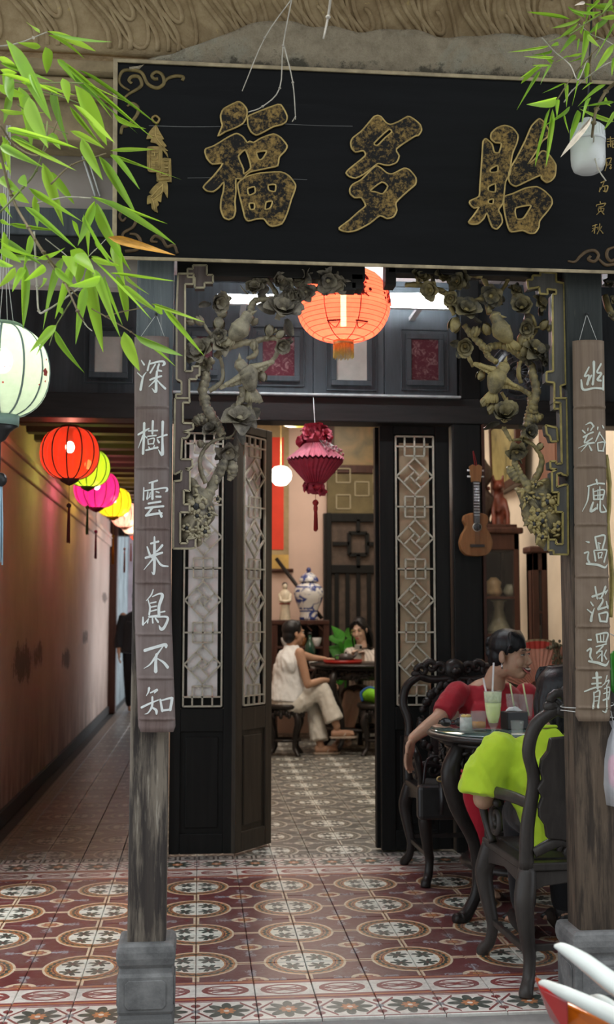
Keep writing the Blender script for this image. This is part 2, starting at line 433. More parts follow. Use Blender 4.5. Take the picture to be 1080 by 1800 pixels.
for x, y, k in order:
    if not seen(x, y): 
        if y > 9 or x > 2.4: continue
    if nt < 296 and seen(x, y):
        o = link('tile', TM[k], floor, world=False); nt += 1
        o.location = (x, y, random.uniform(-.0012, .0008)); o.rotation_euler = (random.uniform(-.004, .004), random.uniform(-.004, .004), random.uniform(-.003, .003))
    else:
        b = rest.setdefault(k, MB()); me = TM[k]
        b.add([(v.co.x+x, v.co.y+y, v.co.z) for v in me.vertices], [tuple(p.vertices) for p in me.polygons])
rb = MB(); rm = []
for i, (k, b) in enumerate(rest.items()):
    rb.add(b.v, b.f, i); rm.append(M[k])
rb.build('floor_tiles', rm, floor, kind='stuff')
# street in front
M['street'] = solid('grey_concrete', (.20, .195, .19), 0.85, 0.25, 6, bump=0.3, coord='World')
b = MB(); b.bb(-5, 6, -6, 3.70, -0.14, -0.035); struct(b.build('floor_street', M['street']))
b = MB(); b.bb(-1.6, 3.0, 3.60, 3.705, -0.10, -0.006); struct(b.build('trim_floor_edge', M['street'], bevel=0.006))

# alley wall, pink plaster with peeled brick patches
def plaster(name, c1, c2, stain, amt=0.66, zs=0.7, coord='World', patches=None):
    m = Mat(name); v = m.coord(coord); n = m.noise(v, 1.6, 6, 0.65); n2 = m.noise(m.coord(coord, (1, 1, 0.28)), 5.5, 7, 0.7); n3 = m.noise(v, 45, 3)
    x, y, z = m.sep(v)
    col = m.mix(n.step(0.3, 0.7), c1, c2)
    st = (n2+((z-1.0).abs()*-0.16)+0.02).step(amt, amt+0.045)
    col = m.mix(st*0.85, col, stain)
    low = z.step(0.75, 0.0)*m.noise(m.coord(coord, (3, 3, .8)), 3.0, 5).step(0.35, 0.62)
    col = m.mix(low*0.75, col, stain)
    if patches:
        for (py, pz, ry, rz_) in patches:
            d = ((y-py)*(1/ry)).pow(2.0)+((z-pz)*(1/rz_)).pow(2.0)+(n2-.5)*6.5+(n3-.5)*2.5; col = m.mix(d.step(1.0, .75)*.85, col, stain)
    m.set(col=col, rough=0.85, spec=0.25); m.bump(n3*0.4+n2, 0.35, 0.01); return m.m
PT = [(*onx(px, py, -1.19)[1:], a, c) for px, py, a, c in ((42, 1165, .42, .13), (68, 1150, .25, .10), (116, 1158, .30, .09), (150, 1120, .25, .07), (185, 1050, .5, .06))]
M['pink_plaster'] = plaster('pink_plaster', (.50, .365, .30), (.64, .495, .42), (.15, .105, .085), 0.655, patches=PT)
M['room_plaster'] = solid('pale_pink_room_plaster', (.62, .455, .375), 0.8, 0.08, 2.0, coord='World')
M['cream_plaster'] = solid('cream_room_plaster', (.70, .61, .48), 0.8, 0.10, 2.5, coord='World', bump=0.2)
M['blue_plaster'] = solid('blue_grey_plaster', (.26, .30, .31), 0.85, 0.35, 3.0, coord='World', bump=0.2)
XA = -1.19
b = MB(); b.bb(XA-0.15, XA, 5.4, 15.3, -0.1, 2.6); struct(b.build('wall_left', M['pink_plaster']))
b = MB(); b.bb(XA-0.02, XA+0.045, 5.4, 15.3, 2.30, 2.345); b.bb(XA-0.02, XA+0.025, 5.4, 15.3, 2.20, 2.30); struct(b.build('trim_alley', M['pink_plaster'], bevel=0.008))
b = MB(); b.bb(XA-0.02, XA+0.022, 5.4, 15.3, 0, 0.10); struct(b.build('baseboard_left', M['grout'], bevel=0.004))
# a brown door jamb where the wall ends, then the blue grey wall beyond
b = MB(); b.bb(XA-0.02, XA+0.10, 15.3, 15.55, 0, 2.6); struct(b.build('trim_jamb', M['redwood'], bevel=0.01))
b = MB(); b.bb(XA-0.15, XA+0.02, 15.55, 21.0, -0.1, 3.4); struct(b.build('wall_far_left', M['blue_plaster']))
M['far_white'] = solid('pale_far_plaster', (.70, .66, .68), 0.85, 0.1, 3.0, coord='World')
b = MB(); b.bb(-1.4, 0.2, 21.0, 21.15, -0.1, 4.0); struct(b.build('wall_far', M['far_white']))
M['mauve'] = solid('mauve_plaster', (.42, .33, .36), 0.85, 0.2, 3.0, coord='World')
b = MB(); b.bb(-1.18, -0.93, 19.0, 19.3, 0, 3.4); struct(b.build('wall_far_pier', M['mauve']))
# house side of the alley
b = MB(); b.bb(-0.34, -0.22, YD+0.05, 13.0, -0.1, 3.0); struct(b.build('wall_house', M['pink_plaster']))
# alley ceiling with boards across
M['alley_board'] = wood('pale_painted_ceiling_board', (.33, .29, .25), (.45, .40, .35), grain=(2, 20, 20), rough=0.7)
M['alley_gap'] = wood('dark_ceiling_joist', (.06, .048, .04), (.10, .08, .066), grain=(2, 20, 20), rough=0.8)
b = MB(); b.bb(XA-0.1, -0.24, 6.30, 15.6, 2.585, 2.64); ac = struct(b.build('ceiling_alley', M['alley_board']))
jm = MB().bb(-0.475, 0.475, -0.055, 0.055, -0.0275, 0.0275).mesh('ceiling_joist'); jm.materials.append(M['alley_gap'])
for i in range(26):
    o = link('ceiling_joist', jm, ac, world=False); o.location = (XA+0.475, 6.48+0.36*i, 2.557)
b = MB(); b.bb(XA-0.1, -0.2, 15.55, 15.7, 2.36, 3.4); struct(b.build('trim_alley_end', M['beam_wood']))

# house front: transom band and beams in the plane of the doors
XL, XR = -0.205, 1.44
b = MB(); b.bb(XA-0.1, 3.2, YD-0.05, YD+0.11, 2.335, 2.475); struct(b.build('trim_lintel', M['beam_wood'], bevel=0.006))
M['dust'] = solid('pale_dusty_ledge', (.36, .38, .38), 0.8, 0.25, 20, coord='World')
b = MB(); b.bb(XL, XR, YD-0.075, YD, 2.475, 2.488); struct(b.build('trim_ledge', M['dust'], bevel=0.003))
band = MB(); band.bb(XA-0.1, 3.2, YD+0.035, YD+0.075, 2.475, CEIL+0.1); transom = struct(band.build('wall_transom', M['blue_wood']))
# planks of the transom band, each its own board
tz0, tz1 = 2.49, 3.12
edges = [XL, at(505, 600, YD).x, at(551, 600, YD).x, at(680, 600, YD).x, at(700, 600, YD).x, XR]
def board_rect(parent, name, x0, x1, z0, z1, y0, y1, mat, bev=0.003, label=None):
    return MB().bb(x0, x1, y0, y1, z0, z1).build(name, mat, parent, bevel=bev, label=label)
pw = [XL, 0.02, 0.27, 0.57, 0.80, 1.16, XR]
pw = [XL, at(437, 600, YD).x, at(551, 600, YD).x, at(676, 600, YD).x, XR]
for a, c in zip(pw[:-1], pw[1:]): board_rect(transom, 'plank', a+0.0015, c-0.0015, tz0, tz1, YD+0.005, YD+0.036, M['blue_wood'])
# stops round the three framed panes
M['etched'] = (lambda m: (m.set(col=m.mix((m.noise(m.coord('World', (26, 1, 26)), 1.0, 5, 0.7, 1.5)).step(0.52, 0.62)*0.8, (.085, .018, .028), (.24, .15, .15)), rough=0.25), m.m)[1])(Mat('etched_maroon_glass'))
M['frost'] = solid('frosted_white_pane', (.42, .42, .38), 0.35, 0.12, 12, coord='World')
def pane(x0, y0, x1, y1, mat, label, parent=transom):
    a = at(x0, y1, YD-0.005); c = at(x1, y0, YD-0.005)
    fr = MB(); w = 0.030
    for (p, q, r_, s_) in ((a.x-w, c.x+w, a.z-w, a.z), (a.x-w, c.x+w, c.z, c.z+w), (a.x-w, a.x, a.z, c.z), (c.x, c.x+w, a.z, c.z)): fr.bb(p, q, YD-0.012, YD+0.01, r_, s_)
    t = 0.052
    for (p, q, r_, s_) in ((a.x-t-.006, c.x+t+.006, a.z-t-.006, a.z-t), (a.x-t-.006, c.x+t+.006, c.z+t, c.z+t+.006), (a.x-t-.006, a.x-t, a.z-t, c.z+t), (c.x+t, c.x+t+.006, a.z-t, c.z+t)): fr.bb(p, q, YD-0.004, YD+0.01, r_, s_)
    f = fr.build('pane_frame', M['blue_wood'], parent, bevel=0.003)
    MB().bb(a.x, c.x, YD-0.002, YD+0.004, a.z, c.z).build('pane', mat, f, label=label)
pane(462, 592, 518, 660, M['etched'], 'etched maroon glass pane'); pane(592, 560, 645, 668, M['frost'], 'frosted white pane'); pane(724, 597, 771, 668, M['etched'], 'etched maroon glass pane')
pane(346, 592, 374, 650, M['etched'], 'etched maroon glass pane')
pane(166, 592, 216, 654, M['frost'], 'frosted white pane')
# frame posts of the front
for x0, x1 in ((-0.215, -0.165), (XR-0.045, XR+0.115)):
    b = MB(); b.bb(x0, x1, YD-0.045, YD+0.10, 0, 2.335); struct(b.build('trim_door_post', M['black_wood'], bevel=0.006))
b = MB(); b.bb(1.445, 1.56, YD-0.04, YD+0.10, 2.475, CEIL); struct(b.build('trim_post_upper', M['black_wood'], bevel=0.006))
# dado under the side opening
b = MB(); b.bb(XR+0.115, 3.2, YD+0.0, YD+0.08, 0, 0.82); dado = struct(b.build('wall_dado', M['black_wood']))
for x0 in (1.60, 2.12, 2.64): board_rect(dado, 'panel', x0, x0+0.46, 0.12, 0.72, YD-0.014, YD+0.005, M['black_wood'], 0.008)
b = MB(); b.bb(1.56, 1.575, YD-0.05, YD+0.06, 0.82, 2.335); struct(b.build('trim_red_jamb', M['redwood']))

# rooms
b = MB(); b.bb(-0.3, 3.2, 12.6, 12.75, -0.1, 4.2); struct(b.build('wall_back', M['room_plaster']))
XRW = 2.78
b = MB(); b.bb(XRW, XRW+0.12, YD+0.1, 12.7, -0.1, 4.2); struct(b.build('wall_right', M['cream_plaster']))
b = MB(); b.bb(-0.22, 3.2, YD+0.1, 12.7, 3.9, 4.0); struct(b.build('ceiling_room', M['room_plaster']))
b = MB(); b.bb(-0.36, -0.22, YD+0.05, 13.0, 3.0, 4.2); struct(b.build('wall_house_upper', M['room_plaster']))
b = MB(); b.bb(-1.6, 3.4, YD+0.04, YD+0.1, CEIL+0.05, 4.3); struct(b.build('wall_front_upper', M['room_plaster']))
# veranda ceiling of boards
M['ver_board'] = wood('pinkish_ceiling_board', (.36, .30, .28), (.44, .37, .35), grain=(24, 2, 20), rough=0.8)
b = MB(); b.bb(-1.6, 3.4, 3.72, YD+0.05, CEIL+0.03, CEIL+0.08); vc = struct(b.build('ceiling', M['ver_board']))
for i in range(22):
    board_rect(vc, 'ceiling_board', -1.6+0.22*i+.002, -1.38+0.22*i-.002, 3.72, 3.74, 0, 0, M['ver_board']) if False else MB().bb(-1.6+0.22*i+.003, -1.38+0.22*i-.003, 3.73, YD+0.03, CEIL, CEIL+0.03).build('ceiling_board', M['ver_board'], vc)
b = MB(); b.bb(3.2, 3.3, 3.7, YD+0.1, -0.1, CEIL+0.1); struct(b.build('wall_veranda_right', M['post_dark']))
# roof above so that no sky falls into the house
M['roof'] = solid('old_roof', (.10, .08, .07), 0.9, 0.3, 6, coord='World')
b = MB(); b.bb(-1.7, 4.5, 3.55, 13.2, 4.3, 4.45); struct(b.build('ceiling_roof', M['roof']))
b = MB(); b.bb(-4.0, XA-0.15, 5.4, 15.3, -0.1, 4.4); struct(b.build('wall_neighbour', M['pink_plaster']))
# left bay over the alley mouth, plane of the posts
YB = 3.72
def stripe(name, px0, py0, py1, mat, y=YB, d=0.08, x1=None, bev=0.005):
    a = at(px0, py1, y); c = at(204, py0, y)
    b = MB(); b.bb(-1.7, x1 if x1 is not None else -0.12, y, y+d, a.z, c.z); return struct(b.build(name, mat, bevel=bev))
M['bay_plaster'] = solid('greyish_pink_plaster', (.34, .29, .26), 0.85, 0.12, 4, coord='World', bump=0.15)
stripe('wall_bay', 0, 255, 372, M['bay_plaster'], YB+0.03, 0.05); stripe('trim_bay_beam', 0, 368, 410, M['post_top'], YB-0.01, 0.09)
stripe('trim_bay_rail', 0, 410, 442, M['black_wood'], YB, 0.09); stripe('trim_bay_upper', 0, 195, 256, M['black_wood'], YB, 0.09)
stripe('trim_bay_low', 0, 440, 500, M['bay_plaster'], YB+0.05, 0.06)
# conduit line down the bay plaster
b = MB(); b.tube([at(140, 258, YB+.02), at(168, 345, YB+.02)], 0.004, 6); b.tube([at(148, 258, YB+.02), at(176, 345, YB+.02)], 0.003, 6); struct(b.build('trim_conduit', M['white']))

# plaster eave over the sign board: a moulded cove, its lower right part repaired with bare cement
def eave_mat():
    m = Mat('peeling_ochre_plaster'); v = m.coord('World'); n = m.noise(v, 3.5, 7, 0.68, 0.8); n2 = m.noise(v, 16, 5, 0.7); n3 = m.noise(v, 60, 3)
    x, y, z = m.sep(v)
    col = m.mix(n2.step(.3, .7), (.26, .185, .10), (.42, .325, .195)); col = m.mix(n.step(.52, .66)*.6, col, (.17, .11, .055))
    col = m.mix(((n3*.5+n2*.5).step(.62, .66))*.7, col, (.50, .38, .16))
    m.set(col=col, rough=.9, spec=.2); m.bump(n2*.6+n3*.4, .5, .012); return m.m
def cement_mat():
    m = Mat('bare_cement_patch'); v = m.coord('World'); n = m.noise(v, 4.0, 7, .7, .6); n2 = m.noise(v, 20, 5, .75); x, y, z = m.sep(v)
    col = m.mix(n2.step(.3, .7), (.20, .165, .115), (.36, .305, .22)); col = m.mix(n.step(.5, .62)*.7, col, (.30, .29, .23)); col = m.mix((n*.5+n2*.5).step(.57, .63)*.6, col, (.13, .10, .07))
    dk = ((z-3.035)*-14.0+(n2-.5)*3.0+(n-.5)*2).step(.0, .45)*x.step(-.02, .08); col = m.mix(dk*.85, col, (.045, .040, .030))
    m.set(col=col, rough=.92, spec=.15); m.bump(n2+n*.6, .8, .02); return m.m
M['eave'] = eave_mat(); M['cement'] = cement_mat()
M['eave_ochre'] = solid('ochre_plaster', (.31, .235, .135), .9, .3, 12, bump=.4, coord='World')
def cove(u, v):
    x = -1.9+5.2*u; a = v*pi/2; y = 3.53-.50*(1-cos(a)); z = 3.055+.36*sin(a); k = .010*mnoise.noise(Vector((x*3, v*4, 0)))
    return (x, y+k, z+k)
b = MB(); b.grid(cove, 120, 14); eave = struct(b.build('trim_eave', M['eave'], solid=.03))
b = MB(); b.bb(-1.9, 3.3, 2.9, 3.05, 3.40, 3.46); struct(b.build('trim_eave_soffit', M['eave_ochre']))
b = MB(); b.bb(-1.9, 3.3, 3.575, 3.74, 2.93, 4.3); struct(b.build('wall_eave', M['eave']))
def cpt(x, v, h=0.0):
    p = Vector(cove((x+1.9)/5.2, v)); a = v*pi/2
    return p+Vector((0, -cos(a)*h, -sin(a)*h))
for i in range(25):
    x0 = -1.86+.205*i; b = MB(); o_ = .03*sin(i*2.1)
    for dx, w in ((0, .0085), (.035, .007), (.068, .0085)):
        b.tube([cpt(x0+dx+o_+.16*(.62-s)+.02*sin(s*9), .02+.62*s, .017) for s in np.linspace(0, 1, 14)], w, 7)
    cx, cv = x0+.15+o_, .27
    b.tube([cpt(cx+.042*(1-t*.8)*cos(6.6*t+1)-.25*(.15*(1-t*.8)*sin(6.6*t+1)), cv+.15*(1-t*.8)*sin(6.6*t+1), .017) for t in np.linspace(0, 1, 26)], .0075, 7)
    b.tube([cpt(cx+.054*cos(t)-.05*sin(t), cv+.24*sin(t), .017) for t in np.linspace(2.2, 7.4, 22)], .0065, 7)
    b.build('scroll_ornament', M['eave'], eave)
# cement patch: rough slab with a ragged broken upper edge
def ragged(x): return 3.145+.035*mnoise.noise(Vector((x*3.1, 5, 0)))+.022*mnoise.noise(Vector((x*11, 2, 0)))-max(0, (.22-x))*.32
def slab(u, v):
    x = -.235+3.5*u; zt_ = max(ragged(x), 2.97); z = 2.93+(zt_-2.93)*v; y = 3.498+.012*mnoise.noise(Vector((x*5, z*5, 1)))+.006*mnoise.noise(Vector((x*19, z*19, 4)))-.03*v*v
    return (x, y, z)
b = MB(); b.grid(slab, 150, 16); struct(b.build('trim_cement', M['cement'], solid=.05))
# flat moulded band of ochre on the left under the cove
b = MB(); 
for z0, z1, y in ((2.995, 3.035, 3.53), (2.94, 2.99, 3.56), (2.80, 2.935, 3.61)): b.bb(-1.9, -0.2, y, 3.75, z0, z1)
struct(b.build('trim_ochre_band', M['eave_ochre'], bevel=0.008))

# unseen wall behind the viewpoint, added so dark wood reflects less sky
M['sky_screen'] = solid('sky_screen_plaster', (.40, .36, .29), 0.9, 0.2, 3, coord='World')
b = MB(); b.bb(-7, 8, -3.6, -3.4, -0.1, 4.4); struct(b.build('wall_sky_screen', M['sky_screen']))
# ------------------------------------------------------------------ posts on stone bases
def post_mat(name, top, low, zc):
    m = Mat(name); v = m.coord('World'); x, y, z = m.sep(v)
    g = m.noise(m.coord('World', (40, 40, 2.0)), 1, 6, 0.65, .5); w = m.noise(m.coord('World', (42, 42, 3.0)), 1, 7, 0.75); w2 = m.noise(m.coord('World', (60, 60, 4)), 1, 3)
    big = m.noise(m.coord('World', (17, 17, 3.2)), 1, 4)
    a = m.mix(g.step(.3, .7), top[0], top[1]); a = m.mix(w.step(.56, .66)*0.8, a, top[2])
    c = m.mix(g.step(.3, .7), low[0], low[1]); c = m.mix((w*0.55+big*0.45).step(.455, .55), c, low[2]); c = m.mix((w*.45+w2*.55).step(.57, .63), c, low[3])
    dk = z.step(0.75, 0.30)*w2.step(.3, .6); c = m.mix(dk*0.5, c, low[0])
    col = m.mix((z+(w-0.5)*0.5).step(zc-0.08, zc+0.08), c, a)
    m.set(col=col, rough=0.75, spec=0.3); m.bump(g*0.6+w*0.8, 0.5, 0.006); return m.m
M['post_l'] = post_mat('left_post_wood', ((.075, .086, .095), (.13, .145, .155), (.20, .21, .215)), ((.028, .023, .022), (.070, .057, .048), (.185, .155, .122), (.34, .305, .25)), 1.75)
M['post_r'] = post_mat('right_post_wood', ((.014, .017, .016), (.030, .034, .031), (.055, .055, .045)), ((.022, .016, .012), (.050, .036, .026), (.105, .075, .052), (.15, .11, .075)), 1.55)
def stone_mat():
    m = Mat('grey_stone'); v = m.coord('World'); n = m.noise(v, 9, 6, 0.7); n2 = m.noise(v, 80, 3)
    x, y, z = m.sep(v)
    col = m.mix(n.step(.35, .65), (.085, .086, .088), (.20, .20, .198)); col = m.mix((z*-1+0.085+(n-0.5)*0.12).step(0, .05)*0.9, col, (.03, .03, .03))
    m.set(col=col, rough=0.7); m.bump(n2*.5+n, .4, .006); return m.m
M['stone'] = stone_mat()
def sq(prof, c):                           # square-plan lathe for stone mouldings
    b = MB(); vs = []
    for r, z in prof:
        for sx, sy in ((-1, -1), (1, -1), (1, 1), (-1, 1)): vs.append((c[0]+sx*r, c[1]+sy*r, z))
    n = len(prof); fs = [(i*4+j, i*4+(j+1) % 4, (i+1)*4+(j+1) % 4, (i+1)*4+j) for i in range(n-1) for j in range(4)]
    fs += [(3, 2, 1, 0), tuple((n-1)*4+j for j in range(4))]
    return b.add(vs, fs)
def post(label, xb, xt, mat, scale=1.0):
    y = 3.645; t = thing('wooden_post', label, 'post', (xb, y, 0))
    b = MB(); h = 0.058*scale; vs = []
    for x, z in ((xb, 0.27), (xb+(xt-xb)*0.45, 1.3), (xt, 2.93)):
        for sx, sy in ((-1, -1), (1, -1), (1, 1), (-1, 1)): vs.append((x+sx*h, y+sy*h, z))
    b.add(vs, [(i*4+j, i*4+(j+1) % 4, i*4+4+(j+1) % 4, i*4+4+j) for i in range(2) for j in range(4)]+[(3, 2, 1, 0), (8, 9, 10, 11)])
    b.build('shaft', mat, t, bevel=0.007)
    r = 0.085*scale
    pr = [(r*.98, 0), (r*1.02, .05), (r*.96, .062), (r*.93, .075), (r*.985, .085), (r*.985, .185), (r*.93, .195), (r*.91, .21), (r*1.0, .222), (r*1.045, .24), (r*1.045, .258), (r*1.0, .275), (r*.90, .283)]
    p = sq(pr, (xb, y)).build('stone_base', M['stone'], t, bevel=0.006, label='grey moulded stone base')
    for sx, sy in ((0, -1), (-1, 0), (1, 0)):
        pn = MB(); o = Vector((xb+sx*r*.985, y+sy*r*.985, .135)); w, hh, c = r*.72, .042, .010
        poly = [(-w+c, -hh), (w-c, -hh), (w, -hh+c), (w, hh-c), (w-c, hh), (-w+c, hh), (-w, hh-c), (-w, -hh+c)]
        pn.prism(poly, 0.004, Matrix.Translation(o) @ frame((sx, sy, 0), (-sy if sy else 0, sx, 0) if sx else (1, 0, 0)).to_4x4() if sx else Matrix.Translation(o) @ Matrix.Rotation(pi/2, 4, 'X'))
        pn.build('raised_panel', M['stone'], p, bevel=0.002, fix=True)
    return t
post('left wooden post, scuffed pale and dark below, on a moulded grey stone base', at(259, 1640, 3.645).x, at(275, 470, 3.645).x, M['post_l'])
post('right wooden post, dark brown, standing beside the carved chair with the person in lime green', 1.262, 1.262, M['post_r'], 1.06)

# ------------------------------------------------------------------ flat shapes with holes
from mathutils.geometry import tessellate_polygon
def closed(pts, k=3):
    n = len(pts); out = []
    for i in range(n):
        a, b, c, d = (np.array(pts[(i+q) % n], float) for q in (-1, 0, 1, 2))
        for j in range(k):
            t = j/k; cr = 0.5*((2*b)+(c-a)*t+(2*a-5*b+4*c-d)*t*t+(3*b-a-3*c+d)*t**3); out.append(0.35*(b+(c-b)*t)+0.65*cr)
    return out
def plate(b, loops, S, d, mi=0):          # loops in pixels, S(px,py,h) -> point; raised by d
    loops = [closed(l) for l in loops]
    flat = [p for l in loops for p in l]
    tri = tessellate_polygon([[Vector((p[0], p[1], 0)) for p in l] for l in loops])
    vs = [S(p[0], p[1], d) for p in flat]+[S(p[0], p[1], 0) for p in flat]; n = len(flat)
    fs = [tuple(t) for t in tri]; k = 0
    for l in loops:
        for i in range(len(l)): j = (i+1) % len(l); fs.append((k+i, k+j, n+k+j, n+k+i))
        k += len(l)
    b.add(vs, fs, mi); return loops
def ribbon(b, pts, S, h, k=5, mi=0):      # brush stroke: (px, py, width px)
    q = spline(pts, k); n = len(q); vs = []
    for i, p in enumerate(q):
        t = np.array(q[min(i+1, n-1)][:2])-np.array(q[max(i-1, 0)][:2]); l = np.hypot(*t) or 1; nx, ny = -t[1]/l, t[0]/l; w = max(p[2], 0.2)/2
        vs += [S(p[0]+nx*w, p[1]+ny*w, h), S(p[0]-nx*w, p[1]-ny*w, h), S(p[0]+nx*w, p[1]+ny*w, h-.0016), S(p[0]-nx*w, p[1]-ny*w, h-.0016)]
    fs = []
    for i in range(n-1):
        a = 4*i; c = a+4; fs += [(a, a+1, c+1, c), (a+2, a, c, c+2), (a+1, a+3, c+3, c+1)]
    fs += [(0, 2, 3, 1), (4*n-4, 4*n-3, 4*n-1, 4*n-2)]
    # rounded ends
    for e, s in ((0, -1), (n-1, 1)):
        p = q[e]; t = (np.array(q[1][:2])-np.array(q[0][:2]))*-1 if e == 0 else (np.array(q[-1][:2])-np.array(q[-2][:2])); l = np.hypot(*t) or 1; t = t/l; w = max(p[2], .2)/2
        c = len(b.v)+len(vs)-len(b.v)
        arc = [S(p[0]+w*(cos(a)*t[0]-sin(a)*t[1])*(0.8 if abs(a) < 1.5 else 1), p[1]+w*(sin(a)*t[0]+cos(a)*t[1]), h) for a in np.linspace(-pi/2, pi/2, 5)]
        k0 = len(vs); vs += arc; fs.append(tuple(range(k0, k0+5)))
    b.add(vs, fs, mi)

# ------------------------------------------------------------------ sign board
BZ0, BY0, BZ1, BY1 = at(205, 452, 3.53).z, 3.53, at(202, 108, 3.45).z, 3.45
bn = Vector((0, -(BZ1-BZ0), BY1-BY0)).normalized(); bo = Vector((0, BY0, BZ0)); bu = Vector((0, BY1-BY0, BZ1-BZ0)).normalized()
def SB(px, py, h=0.0):
    d = rayd(px, py); return EYE+d*((bo-EYE).dot(bn)/d.dot(bn))+bn*h
bx0, bx1 = SB(203, 280).x, 1.80
BH = (Vector((0, BY1, BZ1))-bo).length
board = thing('sign_board', 'long black lacquered sign board with three large gilt characters under the plaster eave', 'sign', (0.75, BY0, BZ0))
BM = Matrix.Translation(bo) @ Matrix((Vector((1, 0, 0)), bu, bn)).transposed().to_4x4()
b = MB(); b.prism([(bx0, 0), (bx1, 0), (bx1, BH), (bx0, BH)], -0.035, BM); b.build('panel', M['lacquer'], board, bevel=0.003, fix=True)
M['edge_gold'] = solid('faded_gilt_edge', (.36, .29, .18), 0.55, 0.3, 20, metal=0.3)
def strip(u0, u1, v0, v1, d): return MB().prism([(u0, v0), (u1, v0), (u1, v1), (u0, v1)], d, BM)
for q in ((bx0-.008, bx1, BH-.004, BH+.008), (bx0-.008, bx1, -.008, .003), (bx0-.008, bx0+.006, 0, BH)): strip(*q, .008).build('edge_moulding', M['edge_gold'], board, bevel=0.002)
def gilt_fill():
    m = Mat('worn_gilt_fill'); v = m.coord('World'); n = m.noise(v, 14, 7, 0.75, .5); n2 = m.noise(v, 90, 3, .7)
    f = (n*.6+n2*.4).step(.40, .53)
    m.set(col=m.mix(f, (.30, .195, .065), (.012, .011, .010)), rough=0.5, spec=.15, metal=f*-0.55+0.55); m.bump(n2, .3, .002); return m.m
M['gilt_fill'] = gilt_fill()
def tr(pts, s, ox, oy): return [(p[0]/s+ox, p[1]/s+oy) for p in pts]
def big_char(name, scale, ox, oy, pieces):
    b = MB(); g = MB()
    for loops in pieces:
        ls = plate(b, [tr(l, scale, ox, oy) for l in loops], SB, .007)
        for l in ls:
            pts = [SB(p[0], p[1], .006) for p in l]; g.tube(pts+[pts[0], pts[1]], .0031, 6, caps=False)
    o = b.build(name, M['gilt_fill'], board, fix=True); g.build('gilt_outline', M['gilt_line'], o)
big_char('gilt_character', 5.4, 340, 170, [
 [[(235,380),(275,280),(265,240),(260,180),(290,120),(420,55),(470,75),(510,130),(505,200),(470,260),(400,300),(300,340)]],
 [[(595,370),(550,340),(520,280),(515,220),(530,185),(800,80),(850,110),(890,190),(880,240),(840,270),(760,290),(650,350)]],
 [[(120,500),(200,470),(330,390),(410,355),(470,385),(510,440),(535,430),(575,440),(640,400),(760,360),(830,395),(890,470),(870,520),(815,580),(800,660),(720,680),(600,705),(540,720),(500,750),(470,790),(405,785),(405,900),(395,1000),(400,1090),(380,1150),(335,1170),(290,1150),(260,1070),(265,980),(285,900),(290,815),(240,870),(190,905),(130,900),(95,865),(120,830),(190,760),(280,640),(180,645),(130,590),(110,530)],
  [(430,565),(490,510),(520,570),(545,680),(480,740),(475,690),(440,610)], [(600,535),(695,520),(670,575),(650,600),(620,600)]],
 [[(420,840),(450,800),(520,760),(640,730),(830,720),(910,760),(970,840),(960,900),(930,980),(890,1110),(840,1210),(750,1235),(710,1215),(670,1165),(600,1165),(520,1185),(490,1150),(465,1050),(440,950)],
  [(515,880),(580,860),(585,915),(530,940)], [(710,845),(780,840),(775,905),(720,895)], [(530,1020),(578,1018),(578,1070),(542,1075)], [(692,1005),(750,998),(730,1060),(683,1075)]]])
big_char('gilt_character', 6.0, 580, 190, [
 [[(500,85),(540,100),(590,160),(640,180),(720,150),(820,95),(880,120),(950,180),(965,240),(930,295),(890,305),(700,435),(730,510),(700,580),(630,608),(570,605),(505,590),(440,640),(360,700),(270,745),(200,725),(170,690),(200,650),(370,510),(350,455),(270,470),(230,430),(218,370),(240,320),(330,250),(400,170),(460,100)], [(465,375),(620,230),(650,260),(580,320),(500,400)]],
 [[(490,615),(540,640),(600,690),(660,700),(780,640),(840,660),(905,740),(900,810),(820,880),(695,1000),(705,1080),(670,1150),(600,1170),(525,1140),(420,1220),(290,1290),(200,1310),(130,1300),(95,1270),(200,1190),(300,1100),(375,1035),(330,950),(260,950),(215,910),(208,860),(240,810),(330,760),(440,650)], [(425,875),(545,785),(610,830),(555,910),(480,890)]]])
big_char('gilt_character', 6.0, 810, 200, [
 [[(240,285),(265,270),(330,330),(350,410),(400,415),(425,320),(360,310),(315,270),(320,210),(380,155),(460,130),(540,155),(600,230),(590,310),(545,420),(525,530),(515,640),(470,720),(455,850),(440,950),(395,1020),(425,1080),(435,1150),(380,1220),(330,1200),(300,1130),(272,1050),(240,1110),(180,1165),(110,1170),(80,1145),(130,1080),(190,990),(140,1000),(100,965),(92,925),(190,875),(200,750),(215,550),(225,400),(230,310)],
  [(310,590),(385,550),(385,615),(315,625)], [(290,775),(360,745),(360,830),(292,820)], [(290,915),(340,905),(335,955),(290,950)]],
 [[(820,60),(870,90),(925,180),(910,250),(860,290),(800,390),(705,540),(790,470),(850,400),(900,410),(960,480),(1000,550),(990,660),(950,710),(900,730),(850,690),(835,655),(700,715),(580,770),(520,740),(500,680),(515,590),(590,460),(680,280),(740,140)]],
 [[(455,880),(540,850),(680,790),(800,775),(880,820),(950,890),(960,950),(920,1020),(830,1130),(820,1200),(780,1260),(720,1265),(650,1235),(530,1250),(500,1210),(470,1100),(450,980)], [(575,1000),(720,970),(735,985),(670,1090),(640,1115),(585,1110)]]])
